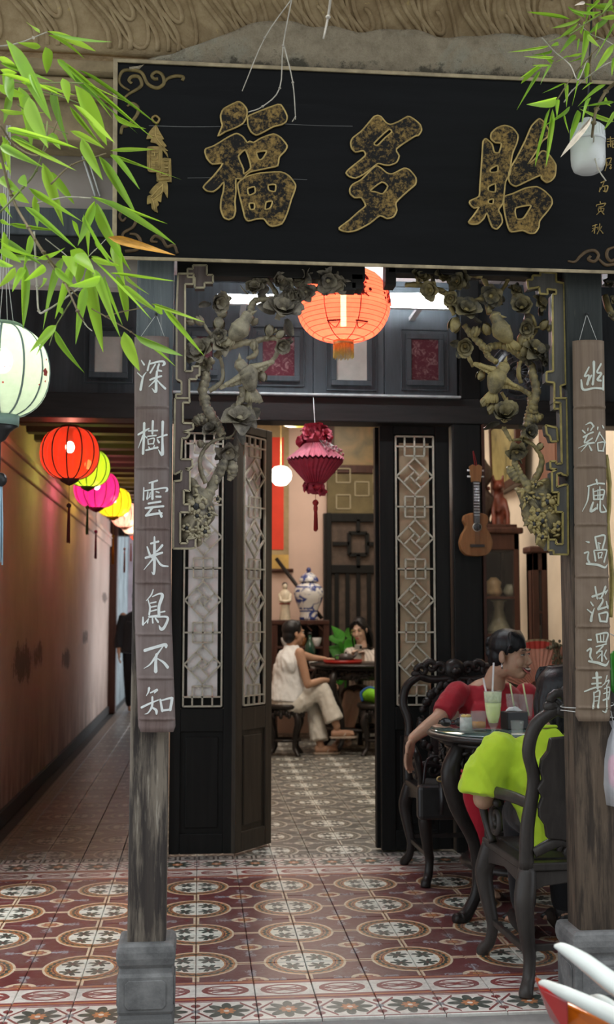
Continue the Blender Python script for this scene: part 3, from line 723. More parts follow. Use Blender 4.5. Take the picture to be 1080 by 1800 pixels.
# corner scrolls and the gilt ribbon with seals
M['dull_gilt'] = solid('dull_gilt_relief', (.17, .125, .045), 0.5, 0.35, 40, metal=0.4)
M['brown_gilt'] = solid('brown_gilt_relief', (.10, .060, .025), 0.55, 0.35, 40, metal=0.3)
def scroll(paths, s, ox, oy, w, mat):
    b = MB()
    for p in paths:
        q = spline(tr(p, s, ox, oy), 6); b.tube([SB(u[0], u[1], .001) for u in q], [w*.6, w, w, w*.9], 7, flat=.6)
    b.build('corner_scroll', mat, board)
scroll([[(110,330),(160,290),(230,250),(265,210),(240,150),(185,145),(155,175),(180,205)], [(160,265),(90,220),(70,170),(100,100),(170,90),(260,110),(310,200),(360,235),(410,240),(455,200),(440,130),(390,105),(350,135),(370,165),(405,165)], [(455,200),(490,160),(560,140),(620,150),(610,180)]], 4.867, 195, 105, .0062, M['dull_gilt'])
scroll([[(140,400),(180,372),(230,405),(225,470),(150,560),(100,575),(85,640)]], 4.867, 195, 105, .006, M['dull_gilt'])
scroll([[(130,1350),(100,1380),(75,1340),(110,1285),(180,1300),(215,1360),(190,1430),(110,1480),(95,1525)], [(160,1490),(220,1500),(255,1560),(220,1625),(120,1640)], [(400,1560),(345,1550),(380,1510),(440,1540),(480,1600),(540,1590),(570,1660)]], 4.867, 195, 105, .006, M['brown_gilt'])
scroll([[(60,1720),(150,1730),(220,1660),(300,1600),(400,1590),(450,1650),(400,1725),(320,1700),(350,1655)], [(450,1690),(540,1770),(648,1760)], [(660,1540),(570,1580),(555,1660),(600,1720),(660,1700)]], 7.2, 990, 220, .006, M['brown_gilt'])
scroll([[(30,20),(60,8),(90,25),(78,55),(40,50)], [(78,55),(110,60),(140,30)]], 1.0, 1074, 395, .006, M['brown_gilt'])
b = MB()
plate(b, [tr([(385,560),(345,600),(318,640),(305,682),(345,680),(340,710),(385,720),(420,750),(460,800),(492,845),(482,800),(462,780),(490,785),(460,752),(478,742),(440,690),(456,682),(425,630),(405,590)], 4.867, 195, 105)], SB, .006)
plate(b, [tr([(420,1045),(370,1085),(328,1140),(350,1155),(315,1170),(310,1240),(345,1232),(352,1280),(402,1312),(395,1262),(412,1245),(402,1212),(430,1222),(436,1170),(452,1130),(486,1188),(490,1100),(480,1050)], 4.867, 195, 105)], SB, .006)
plate(b, [tr([(325,748),(425,748),(442,765),(442,945),(425,965),(335,965),(312,935),(310,770)], 4.867, 195, 105)], SB, .008)
plate(b, [tr([(440,848),(505,848),(515,860),(520,1040),(510,1050),(398,1045),(392,1030),(392,965),(440,960)], 4.867, 195, 105)], SB, .006)
for p in ([(385,480),(415,510),(395,545),(365,530),(355,500),(385,480)],): b.tube([SB(u[0], u[1], .004) for u in spline(tr(p, 4.867, 195, 105), 5)], .004, 6)
rib = b.build('ribbon_ornament', M['gilt'], board, fix=True)
g = MB()
for p in ([(385,570),(380,640),(400,690),(450,750)], [(345,650),(375,660)], [(430,650),(395,640)], [(345,1180),(390,1130),(450,1070)], [(375,1290),(365,1220),(350,1190)], [(440,1060),(440,1130),(400,1170),(360,1200)]): g.tube([SB(u[0], u[1], .0065) for u in spline(tr(p, 4.867, 195, 105), 4)], .0018, 5)
for p in ([(335,775),(420,775),(420,940),(335,940),(335,775)], [(350,800),(405,800)], [(375,775),(375,830),(345,830)], [(400,815),(400,860),(345,860)], [(345,850),(345,915),(380,915),(380,880),(405,880),(405,925)], [(455,870),(500,870),(500,1030),(405,1030),(405,980)], [(460,900),(490,900)], [(460,930),(490,930)], [(430,1000),(490,1000),(490,960),(430,975),(430,1010)]): g.tube([SB(u[0]/4.867+195, u[1]/4.867+105, .0085) for u in p], .0018, 5)
g.build('ribbon_lines', M['gilt_line'], rib)
SMALL = [[[(560,180,10),(640,170,10)],[(600,150,10),(600,200,10)],[(555,210,8),(645,200,10)],[(565,240,10),(570,280,10)],[(600,215,10),(600,275,10)],[(570,250,8),(600,245,8)],[(620,210,10),(625,280,12),(648,280,10)],[(630,230,9),(650,228,9)],[(630,250,9),(650,248,9)]],
 [[(545,430,10),(610,420,12),(590,480,10)],[(560,470,8),(550,520,10),(530,580,8)],[(580,490,10),(610,470,8)],[(555,510,8),(610,500,10),(590,550,10)],[(600,555,12),(615,540,8)],[(545,440,9),(545,520,9)]],
 [[(480,730,12),(545,700,14)],[(520,720,10),(490,790,10),(460,830,10)],[(470,790,8),(460,845,12)],[(500,780,10),(565,770,14),(550,840,14),(510,835,12)],[(530,790,10),(530,830,10)]],
 [[(470,970,10),(475,990,12)],[(425,1010,8),(420,1030,10)],[(430,1010,10),(535,990,12),(520,1020,10)],[(450,1040,8),(510,1030,10)],[(445,1060,10),(450,1090,10)],[(445,1060,8),(515,1055,10),(505,1095,10)],[(480,1030,9),(480,1090,9)],[(450,1095,10),(505,1092,10)],[(460,1100,10),(425,1135,8)],[(490,1100,10),(518,1130,12)]],
 [[(370,1280,8),(430,1260,10)],[(410,1260,10),(395,1370,12)],[(370,1310,8),(435,1295,8)],[(400,1310,8),(365,1350,6)],[(445,1290,8),(440,1320,10)],[(490,1280,8),(475,1310,8)],[(465,1250,10),(460,1320,10),(430,1380,8)],[(465,1320,8),(505,1370,12)]]]
for ch in SMALL:
    b = MB()
    for i, st in enumerate(ch): ribbon(b, [(p[0]/7.2+990, p[1]/7.2+220, p[2]/7.2*1.15) for p in st], SB, .0022+.00005*i)
    b.build('small_gilt_character', M['gilt'], board)
# pale cracks in the board
b = MB(); M['crack'] = solid('pale_crack', (.12, .12, .12), .8)
for p in ([(262,221,1),(330,223,1.2),(400,222,.8),(440,218,1)], [(500,218,1),(560,221,.8),(620,222,.8)], [(330,313,.8),(440,312,1),(540,316,.8)]): ribbon(b, p, SB, .0012)
b.build('crack', M['crack'], board)

# ------------------------------------------------------------------ bamboo couplets on the posts
def bamboo_mat(name, c1, c2, c3):
    m = Mat(name); v = m.coord('World'); g = m.noise(m.coord('World', (70, 70, 1.6)), 1, 5, .65); n = m.noise(v, 6, 4)
    col = m.mix(g.step(.3, .7), c1, c2); col = m.mix(n.step(.45, .7)*.6, col, c3)
    m.set(col=col, rough=.65, spec=.3); m.bump(g, .35, .002); return m.m
M['bamboo_l'] = bamboo_mat('greyish_brown_bamboo', (.105, .070, .062), (.195, .14, .128), (.235, .20, .19))
M['bamboo_r'] = bamboo_mat('brown_bamboo', (.125, .085, .058), (.20, .145, .10), (.24, .18, .135))
M['char_l'] = solid('white_inlay_paint', (.72, .75, .74), .55, .08, 40); M['char_r'] = solid('greenish_white_paint', (.50, .53, .46), .55, .12, 40)
def couplet(label, edges, nodes, mat, chars, cmat, hang, y0=3.566):
    py0, py1 = edges[0][0], edges[-1][0]
    def ed(py): return np.interp(py, [e[0] for e in edges], [e[1] for e in edges]), np.interp(py, [e[0] for e in edges], [e[2] for e in edges])
    def S(px, py, h=0.0):
        l, r = ed(py); u = (px-l)/(r-l)*2-1
        rid = sum(math.exp(-((py-n)/2.2)**2)*.0055-math.exp(-((py-n-4.5)/2.5)**2)*.0015 for n in nodes)
        y = y0-0.026*sqrt(max(0, 1-min(abs(u), 1)**2*.92))-rid-h
        p = at(px, py, y0-.02); p.y = y; return p
    t = thing('couplet_board', label, 'plaque', tuple(at(sum(ed(py1))/2, py1, y0)))
    rows = sorted(set(list(np.linspace(py0, py1, 70))+[n+d for n in nodes for d in (-5, -3, -1.5, 0, 1.5, 3, 4.5, 6)])); b = MB(); nu = 12; vs = []
    for py in rows:
        l, r = ed(py)
        if py > py1-8: s = (1-sqrt(max(0, 1-((py-py1+8)/8)**2)))*4; l += s; r -= s
        for i in range(nu+1): vs.append(S(l+(r-l)*i/nu, py))
    fs = [(j*(nu+1)+i, (j+1)*(nu+1)+i, (j+1)*(nu+1)+i+1, j*(nu+1)+i+1) for j in range(len(rows)-1) for i in range(nu)]
    b.add(vs, fs, 0, True); o = b.build('bamboo_slat', mat, t); md = o.modifiers.new('s', 'SOLIDIFY'); md.thickness = .010; md.offset = -1
    for ox, oy, chs in chars:
        for ch in chs:
            cb = MB()
            for i, st in enumerate(ch): ribbon(cb, [(p[0]/6.925+ox, p[1]/6.925+oy, p[2]/6.925*.98) for p in st], S, .0016+.00004*i)
            cb.build('painted_character', cmat, t)
    if hang:
        b = MB(); n_ = Vector(at(hang[0], hang[1], y0+.012)); 
        for q in hang[2:]: b.tube([n_, at(q[0], q[1], y0-.01)], .0009, 5)
        b.build('hanging_string', M['string'], t); MB().tube([n_+Vector((0, .03, 0)), n_-Vector((0, .012, 0))], .004, 8).build('nail', M['black'], t)
    return t
C_L = [(230, 600, [
 [[(130,235,14),(165,290,22)],[(80,380,10),(140,440,16)],[(190,380,8),(150,440,24),(120,590,34)],[(235,240,18),(205,360,24)],[(235,280,22),(380,245,26),(410,270,34),(385,300,14)],[(300,285,16),(238,390,22)],[(345,280,22),(330,350,26),(375,365,22)],[(235,475,22),(300,450,26),(375,425,22)],[(320,370,26),(310,500,32),(305,620,34),(260,580,8)],[(300,480,24),(220,560,6)],[(325,480,14),(370,530,24),(420,575,30)]],
 [[(90,1135,24),(160,1100,26),(225,1065,16)],[(165,1000,32),(160,1180,30),(150,1370,32)],[(150,1150,24),(90,1300,5)],[(165,1150,14),(200,1180,18)],[(215,1095,16),(325,1090,22)],[(270,975,28),(265,1130,24)],[(205,1160,14),(310,1150,20)],[(210,1200,14),(215,1260,16)],[(210,1200,12),(285,1185,18),(275,1255,16)],[(215,1255,14),(280,1250,14)],[(220,1290,16),(235,1315,18)],[(290,1270,14),(275,1310,16)],[(185,1330,22),(330,1295,26)],[(320,1180,14),(440,1135,24)],[(390,980,34),(385,1180,26),(385,1380,38),(335,1320,8)],[(325,1200,18),(345,1235,26)]]]),
 (230, 830, [
 [[(225,135,18),(325,105,24)],[(265,130,30),(265,330,30)],[(160,190,14),(155,340,22)],[(165,230,16),(300,210,18),(430,190,22),(440,220,28),(420,240,8)],[(210,240,14),(200,330,24)],[(240,250,10),(228,310,16)],[(310,240,20),(345,250,20)],[(310,300,26),(365,300,28)],[(200,330,14),(240,300,10)],[(215,385,24),(365,360,26)],[(180,440,28),(400,415,26)],[(270,430,26),(190,530,26)],[(185,530,30),(300,510,30),(380,500,24)],[(345,465,20),(375,540,36)]],
 [[(245,870,24),(340,845,26)],[(290,790,20),(290,980,34),(285,1230,28),(255,1215,6)],[(200,910,18),(235,1010,28),(260,1040,24)],[(385,890,30),(345,940,26),(310,970,20)],[(180,1045,28),(290,1010,34),(385,980,26)],[(285,1040,26),(160,1190,6)],[(300,1030,16),(370,1130,28),(455,1145,16)]]]),
 (230, 1030, [
 [[(275,45,14),(250,110,18),(190,180,8)],[(210,165,14),(235,260,22),(225,350,24)],[(265,130,14),(350,95,22),(385,120,40),(345,250,36),(345,360,34)],[(240,210,16),(310,195,18)],[(240,260,18),(315,245,18)],[(240,310,16),(315,290,18)],[(220,375,22),(330,360,22)],[(345,325,14),(415,310,20)],[(225,380,14),(340,375,20),(450,385,28),(410,500,34),(370,525,40),(345,480,8)],[(150,380,18),(150,470,30)],[(165,460,12),(220,400,16)],[(215,400,14),(205,450,18)],[(265,390,18),(270,450,20)],[(300,390,20),(335,440,26)]],
 [[(170,785,40),(300,745,36),(420,715,40),(430,745,30)],[(390,740,14),(310,850,26),(240,950,20),(160,1005,5)],[(315,830,30),(305,930,36),(305,1040,46)],[(330,885,14),(400,930,30),(450,990,38)]],
 [[(225,1240,30),(215,1290,20),(190,1335,8)],[(240,1300,16),(325,1260,26),(290,1300,16)],[(130,1480,28),(230,1430,24),(340,1385,14)],[(265,1350,24),(260,1460,28),(215,1540,16),(170,1560,6)],[(265,1480,20),(310,1510,34),(315,1555,24)],[(360,1380,24),(385,1520,32)],[(360,1395,16),(490,1365,30),(500,1390,34),(480,1510,34)],[(385,1515,26),(480,1505,26)]]])]
C_R = [(1000, 600, [
 [[(300,255,34),(300,400,26),(285,530,30)],[(240,320,18),(190,430,22),(240,420,20),(220,530,30)],[(270,420,20),(230,500,18)],[(395,275,24),(340,380,22),(400,390,28),(345,470,26),(395,480,24)],[(150,470,16),(175,590,30),(300,575,24),(430,575,26)],[(430,420,24),(425,585,34)]],
 [[(200,1020,8),(260,995,22),(300,1045,16)],[(230,1060,14),(225,1090,12)],[(165,1085,16),(195,1120,18)],[(300,1030,14),(260,1090,16)],[(175,1170,22),(240,1130,18),(290,1110,22)],[(220,1140,16),(190,1240,18),(285,1180,16),(205,1240,16),(300,1235,14)],[(120,1300,6),(210,1260,16),(310,1240,12)],[(235,1240,18),(150,1345,6)],[(240,1270,14),(270,1330,24)],[(350,1050,22),(345,1080,12)],[(410,1025,12),(430,1050,26)],[(375,1110,22),(320,1225,14)],[(380,1130,14),(465,1235,20)],[(345,1245,16),(355,1335,20)],[(345,1240,14),(440,1230,18),(420,1335,20)],[(355,1335,18),(430,1335,18)]]]),
 (1000, 830, [
 [[(330,95,26),(345,150,20)],[(225,175,18),(340,140,20),(440,140,22)],[(240,180,18),(225,340,16),(165,480,5)],[(290,205,16),(300,330,22)],[(300,240,14),(400,215,18),(440,230,20),(415,320,22)],[(300,290,16),(425,275,18)],[(295,335,20),(415,330,20)],[(350,215,14),(350,330,16)],[(375,180,16),(375,320,18)],[(290,370,22),(260,480,30),(330,440,26),(300,470,18)],[(380,350,22),(385,480,24),(470,475,20)],[(420,400,16),(470,470,22)],[(345,390,16),(340,450,18)]],
 [[(205,845,10),(240,855,26)],[(190,985,24),(235,975,18),(225,1050,20),(245,1100,24)],[(215,1115,28),(350,1130,30),(440,1160,26),(485,1120,8)],[(315,790,22),(340,930,24)],[(315,790,18),(445,775,26),(410,930,22)],[(360,870,14),(365,930,16)],[(350,860,14),(385,870,14)],[(300,960,18),(320,1080,22)],[(300,955,16),(460,945,22),(465,980,20),(430,1095,24)],[(350,985,16),(360,1050,18)],[(355,985,14),(405,980,16),(385,1040,14)],[(360,1045,14),(400,1040,14)]]]),
 (1000, 1030, [
 [[(315,10,20),(330,100,20),(345,160,16)],[(280,130,28),(400,90,20),(475,60,16)],[(450,10,30),(400,130,22),(370,160,10)],[(480,50,18),(445,100,14)],[(330,150,10),(400,150,14),(410,190,24),(350,280,28)],[(350,285,28),(430,265,24),(490,245,20)],[(460,190,20),(485,270,26)],[(260,195,14),(290,240,20)],[(220,285,12),(275,330,22)],[(305,270,8),(275,360,26),(265,425,34)],[(360,340,20),(380,430,28)],[(360,340,16),(475,325,28),(465,435,28)],[(380,430,22),(465,435,24)]],
 [[(230,655,16),(265,655,26)],[(220,790,20),(265,760,22),(255,850,24),(280,900,18)],[(240,915,26),(350,935,34),(450,965,30),(500,910,8)],[(330,590,22),(345,685,20)],[(330,590,18),(480,575,26),(455,685,22)],[(345,680,18),(455,680,18)],[(380,600,14),(385,670,14)],[(425,595,14),(420,670,14)],[(325,740,16),(460,705,20)],[(415,730,20),(330,820,18)],[(330,805,12),(400,790,16)],[(400,790,18),(400,915,24)],[(390,830,16),(340,880,8)],[(460,780,16),(425,850,14)],[(430,840,12),(460,890,22)]],
 [[(335,1055,34),(345,1250,26)],[(285,1120,20),(390,1110,26)],[(275,1190,22),(390,1180,18)],[(190,1285,16),(300,1240,20),(400,1225,14)],[(300,1290,16),(300,1400,18),(285,1490,24)],[(305,1300,14),(370,1275,20),(360,1400,18),(345,1480,28)],[(310,1350,12),(365,1340,12)],[(310,1400,12),(360,1395,12)],[(470,1090,16),(440,1180,14),(405,1210,8)],[(450,1165,14),(500,1150,20),(470,1210,10)],[(430,1250,16),(510,1240,18),(490,1380,20)],[(420,1310,14),(500,1290,14)],[(415,1390,22),(500,1360,16)],[(465,1210,16),(465,1400,20),(455,1530,22),(405,1520,8)]]])]
couplet('greyish brown bamboo couplet with seven white characters hung on the left post', [(591, 236, 297), (860, 236, 298), (1090, 236.5, 302), (1287, 243, 309)], (715, 822.5, 929, 1024, 1115, 1192, 1264), M['bamboo_l'], C_L, M['char_l'], (275, 553, (246, 594), (291, 597)))
couplet('brown bamboo couplet with greenish white characters hung on the right post', [(598, 1009, 1065), (900, 1012, 1070), (1100, 1014, 1075), (1268, 1014.5, 1076.5)], (715, 820, 922, 1013, 1101.5, 1176, 1244), M['bamboo_r'], C_R, M['char_r'], (1032, 552, (1019, 599), (1050, 599)))

# ------------------------------------------------------------------ doors
M['pane_pale'] = solid('pale_frosted_door_pane', (.80, .78, .78), .4, .10, 5, coord='World')
M['pane_tan'] = solid('tan_paper_pane', (.40, .31, .20), .6, .12, 6, coord='World')
def bars_lattice(w, h):                    # local X across, Z up, centred at x=0, z from 0 to h
    b = MB(); t = .0085; d = .012
    def ln(x0, z0, x1, z1): 
        b.bar((x0, 0, z0), (x1, 0, z1), t, d, up=(1, 0, 0) if abs(x0-x1) < 1e-6 else (0, 0, 1))
    hw = w/2
    for q in ((-hw, 0, -hw, h), (hw, 0, hw, h), (-hw, 0, hw, 0), (-hw, h, hw, h)): ln(*q)
    k = h/1042; s = w/157*41
    def sqr(z0, z1, zm):
        for q in ((-s, z0, -s, z1), (s, z0, s, z1), (0, z0, 0, z1), (-hw, zm, hw, zm)): ln(*q)
        for z in (z0, z1):
            if 0.001 < z < h-.001: ln(-s, z, s, z)
    top = lambda v: h-v*k
    sqr(top(77), h, top(40)); sqr(0, 75*k, 35*k)
    for a, c in ((237, 317), (482, 557), (727, 802)): sqr(top(c), top(a), top((a+c)/2))
    for c in (157, 400, 642, 885):
        zc = top(c); r = hw*.96; rz = 72*k
        def dl(a0, b0, a1, b1):            # diamond frame coords (+-1) turned by 45 degrees
            f = lambda a, q: ((a-q)/2*r, zc+(a+q)/2*rz)
            p0 = f(a0, b0); p1 = f(a1, b1); ln(p0[0], p0[1], p1[0], p1[1])
        for q in ((-1, -1, 1, -1), (1, -1, 1, 1), (1, 1, -1, 1), (-1, 1, -1, -1), (.28, -.28, .28, 1), (-1, .28, .28, .28), (-.28, -1, -.28, .28), (-.28, -.28, 1, -.28)): dl(*q)
        ln(0, zc+rz, 0, zc+rz+8*k); ln(0, zc-rz, 0, zc-rz-8*k)
    return b
def door(name, p0, p1, pane, wood_m, flat=True, lat_w=.205, cap=None):
    p0 = Vector(p0); p1 = Vector(p1); w = (p1-p0).length; a = atan2(p1.y-p0.y, p1.x-p0.x)
    t = bpy.data.objects.new(name, None); COL.objects.link(t); t.matrix_basis = Matrix.Translation((p0.x, p0.y, 0.012)) @ Matrix.Rotation(a, 4, 'Z'); t['kind'] = 'structure'
    H = 2.315; th = .04; z1, z2, z3, z4 = .105, .64, .775, 2.255; c = w/2; lw = lat_w/2
    f = MB()
    for q in ((0, c-lw-.012, 0, H), (c+lw+.012, w, 0, H)): f.bb(q[0], q[1], 0, th, q[2], q[3])
    for q in ((0, z1), (z2, z3-.012), (z4+.012, H)): f.bb(c-lw-.012, c+lw+.012, .0005, th-.0005, q[0], q[1])
    f.build('door_frame', wood_m, t, bevel=.004, world=False)
    pb = MB(); pb.bb(c-lw-.012, c+lw+.012, .014, .03, z1, z2); pb.build('lower_panel', wood_m, t, world=False)
    fd = MB(); fd.bb(c-lw+.014, c+lw-.014, .006, .02, z1+.028, z2-.028); fd.build('raised_field', wood_m, t, bevel=.006, world=False)
    bk = MB(); bk.bb(c-lw-.012, c+lw+.012, .030, .036, z3-.012, z4+.012); bk.build('backing', M['black_wood'], t, world=False)
    pn = MB(); pn.bb(c-lw+.022, c+lw-.022, .018, .024, z3+.045, z3+(z4-z3)*.5-.006); pn.bb(c-lw+.022, c+lw-.022, .018, .024, z3+(z4-z3)*.5+.006, z4-.035); pn.build('pane', pane, t, world=False)
    lt = bars_lattice(lat_w, z4-z3); o = lt.build('lattice', M['cream'], t, world=False); o.location = (c, .002, z3)
    return t
door('door_1', (-0.150, 6.2), (.192, 6.2), M['pane_pale'], M['black_wood'])
door('door_2', (.200, 6.185), (.412, 6.46), M['pane_pale'], M['dark_door2'], lat_w=.20)
door('door_3', (.992, 6.2), (1.385, 6.2), M['pane_tan'], M['black_wood'], lat_w=.212)
door('door_4', (.975, 6.26), (1.35, 6.30), M['pane_tan'], M['black_wood'], lat_w=.212)

# ------------------------------------------------------------------ tube light behind the beam
M['tube'] = (lambda m: (m.set(col=(1, 1, 1), ecol=(.86, .94, 1.0), estr=120.0), m.m)[1])(Mat('lit_fluorescent_tube'))
M['blue_cap'] = solid('blue_plastic_cap', (.03, .08, .35), .4)
a = at(392, 524, 5.86); c = at(782, 520, 5.86)
t = thing('fluorescent_tube', 'lit white fluorescent tube above the door behind the red paper lantern', 'light', tuple((a+c)/2))
MB().tube([a, c], .016, 12).build('glass_tube', M['tube'], t)
for p, s in ((a, -1), (c, 1)): MB().tube([p, p+Vector((s*.035, 0, 0))], .018, 10).build('end_cap', M['blue_cap'], t)
bt = MB(); bt.bb(a.x-.03, c.x+.03, 5.885, 5.92, a.z-.02, a.z+.03); bt.bb(a.x+.1, a.x+.13, 5.9, 6.21, a.z-.005, a.z+.015); bt.bb(c.x-.13, c.x-.1, 5.9, 6.21, a.z-.005, a.z+.015); bt.build('batten', M['white'], t)
# ------------------------------------------------------------------ carved brackets with flowers and birds
def carve_mat(name, dark, mid, gold, gt):
    m = Mat(name); v = m.coord('World'); n = m.noise(v, 22, 5, .7); n2 = m.noise(v, 7, 3)
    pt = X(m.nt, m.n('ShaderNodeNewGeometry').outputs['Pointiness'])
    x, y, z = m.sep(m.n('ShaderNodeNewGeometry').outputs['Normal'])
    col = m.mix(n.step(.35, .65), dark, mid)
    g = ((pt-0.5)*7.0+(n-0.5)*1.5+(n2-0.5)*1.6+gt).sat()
    col = m.mix(g*0.85, col, gold); cr = ((pt-0.5)*-9.0+(n-0.5)*1.2).step(.05, .7); col = m.mix(cr*.8, col, tuple(q*.22 for q in dark))  # cr paints occlusion-like shade into the crevices
    m.set(col=col, rough=.55, spec=.35, metal=g*0.25); m.bump(n+m.noise(m.coord('World'), 75, 3)*.5, .55, .006); return m.m
M['carve_l'] = carve_mat('daylit_grey_brown_carving', (.048, .040, .032), (.215, .185, .15), (.42, .365, .245), .14)  # lighter grey than the right bracket: its daylight is put into the colour
M['carve_r'] = carve_mat('gilded_dark_carved_wood', (.030, .027, .019), (.10, .09, .062), (.36, .285, .11), .16)
M['fret_l'] = wood('purple_brown_fret_wood', (.085, .062, .060), (.16, .125, .12), rough=.65, bump=.3)
M['fret_r'] = wood('grey_green_fret_wood', (.055, .052, .045), (.115, .11, .10), rough=.65, bump=.3)
M['fret_edge_l'] = solid('pale_gilt_edge', (.40, .345, .235), .55, .25, 30, metal=.2)
M['fret_edge_r'] = solid('yellow_gilt_edge', (.30, .24, .075), .5, .3, 30, metal=.35)
def petal_flower(npet, open_, r, seed):
    rd = random.Random(seed); b = MB()
    for ring, (k, op, s) in enumerate(((npet, open_, 1.0), (max(3, npet-2), open_*.55, .82))):
        for i in range(k):
            a = 2*pi*(i+ring*.5)/k+rd.uniform(-.2, .2); tilt = op*rd.uniform(.85, 1.15); ln = r*s*rd.uniform(.9, 1.1); wd = ln*.52
            def fn(u, v):
                w = (u*2-1); t = v; prof = sin(pi*min(1, (t*.86+.10)))**.7
                x = w*wd*prof; curl = tilt*(.45+.75*t)
                rad = ln*t*sin(curl)+.05*ln; z = ln*t*cos(curl)+w*w*ln*.20*prof
                return (rad*cos(a)-x*sin(a), rad*sin(a)+x*cos(a), z)
            b.grid(fn, 4, 5)
    b.ell((0, 0, r*.10), (r*.22, r*.22, r*.28), None, 8, 6)
    return b
def bud(r, seed):
    b = MB()
    def wob(k): return lambda a: 1+.10*sin(3*a+k)
    b.lathe([(0.001, -r*.9), (r*.45, -r*.75), (r*.68, -r*.2), (r*.60, r*.35), (r*.3, r*.8), (0.001, r*1.1)], 10, wob=wob(seed))
    for i in range(3):
        a = 2.1*i+seed
        def fn(u, v):
            w = u*2-1; t = v; q = sin(pi*(.12+.8*t)); an = a+w*.75*q; rr = r*(.30+.48*sin(pi*(.08+.75*t)))*1.06
            return (rr*cos(an), rr*sin(an), -r*.85+1.75*r*t)
        b.grid(fn, 4, 5)
    return b
def meshes(fn, name, mat):
    me = fn.mesh(name); me.materials.append(mat); return me
def bird(t, mat, Y, head, body, tail, wings, hr=.021, facing=(0, 1)):
    head, body, tail = Vector(head), Vector(body), Vector(tail)
    b = MB(); ax = (head-body).normalized(); tx = (tail-body).normalized()
    pts = [head+ax*hr*.9, head+ax*.3*hr, head-ax*hr*.8, lerp(head, body, .55), body, body+tx*(tail-body).length*.4, body+tx*(tail-body).length*.62]
    b.tube(spline(pts, 5), [hr*.25, hr*.95, hr*.95, hr*1.25, hr*1.6, hr*1.1, hr*.5], 12)
    bk = Vector((facing[0], -.35, facing[1])).normalized()
    b.tube([head+bk*hr*.6, head+bk*hr*1.8], [hr*.4, hr*.04], 8)
    for s in (-1, 1): b.ell(head+Vector((s*hr*.5, -hr*.75, hr*.15)), (hr*.16,)*3, None, 6, 4)
    o = b.build('bird', mat, t)
    tb = MB()
    for i in range(5):
        e = tail+Vector(((i-2)*.0115, .004*abs(i-2), 0)); tb.tube([body+tx*(tail-body).length*.35, lerp(body, e, .8), e], [.006, .011, .009], 7, flat=.4)
    tb.build('tail', mat, o)
    for root, tip, lead in wings:
        root, tip, lead = Vector(root), Vector(tip), Vector(lead); wb = MB()
        for i in range(9):
            f = i/8; r0 = lerp(root, tip, f*.62); e = lerp(root+lead*1.25, tip, f**.8)+Vector((0, .003*(i % 2), 0)); d = (e-r0)
            wb.tube([r0, r0+d*.5, r0+d*.88, e], [.0060, .0088, .0075, .003], 7, flat=.34, hint=(0, 1, 0) if False else (1, 0, 1))
        for i in range(8):
            f = i/7; r0 = lerp(root, tip, f*.6)+Vector((0, -.006, 0)); e = lerp(root+lead*.62, lerp(root, tip, .8), f)+Vector((0, -.006, 0))
            wb.tube([r0, lerp(r0, e, .6), e], [.006, .008, .004], 7, flat=.5)
        wb.tube([root, lerp(root, tip, .5), tip], [.010, .007, .003], 7)
        wb.build('wing', mat, o)
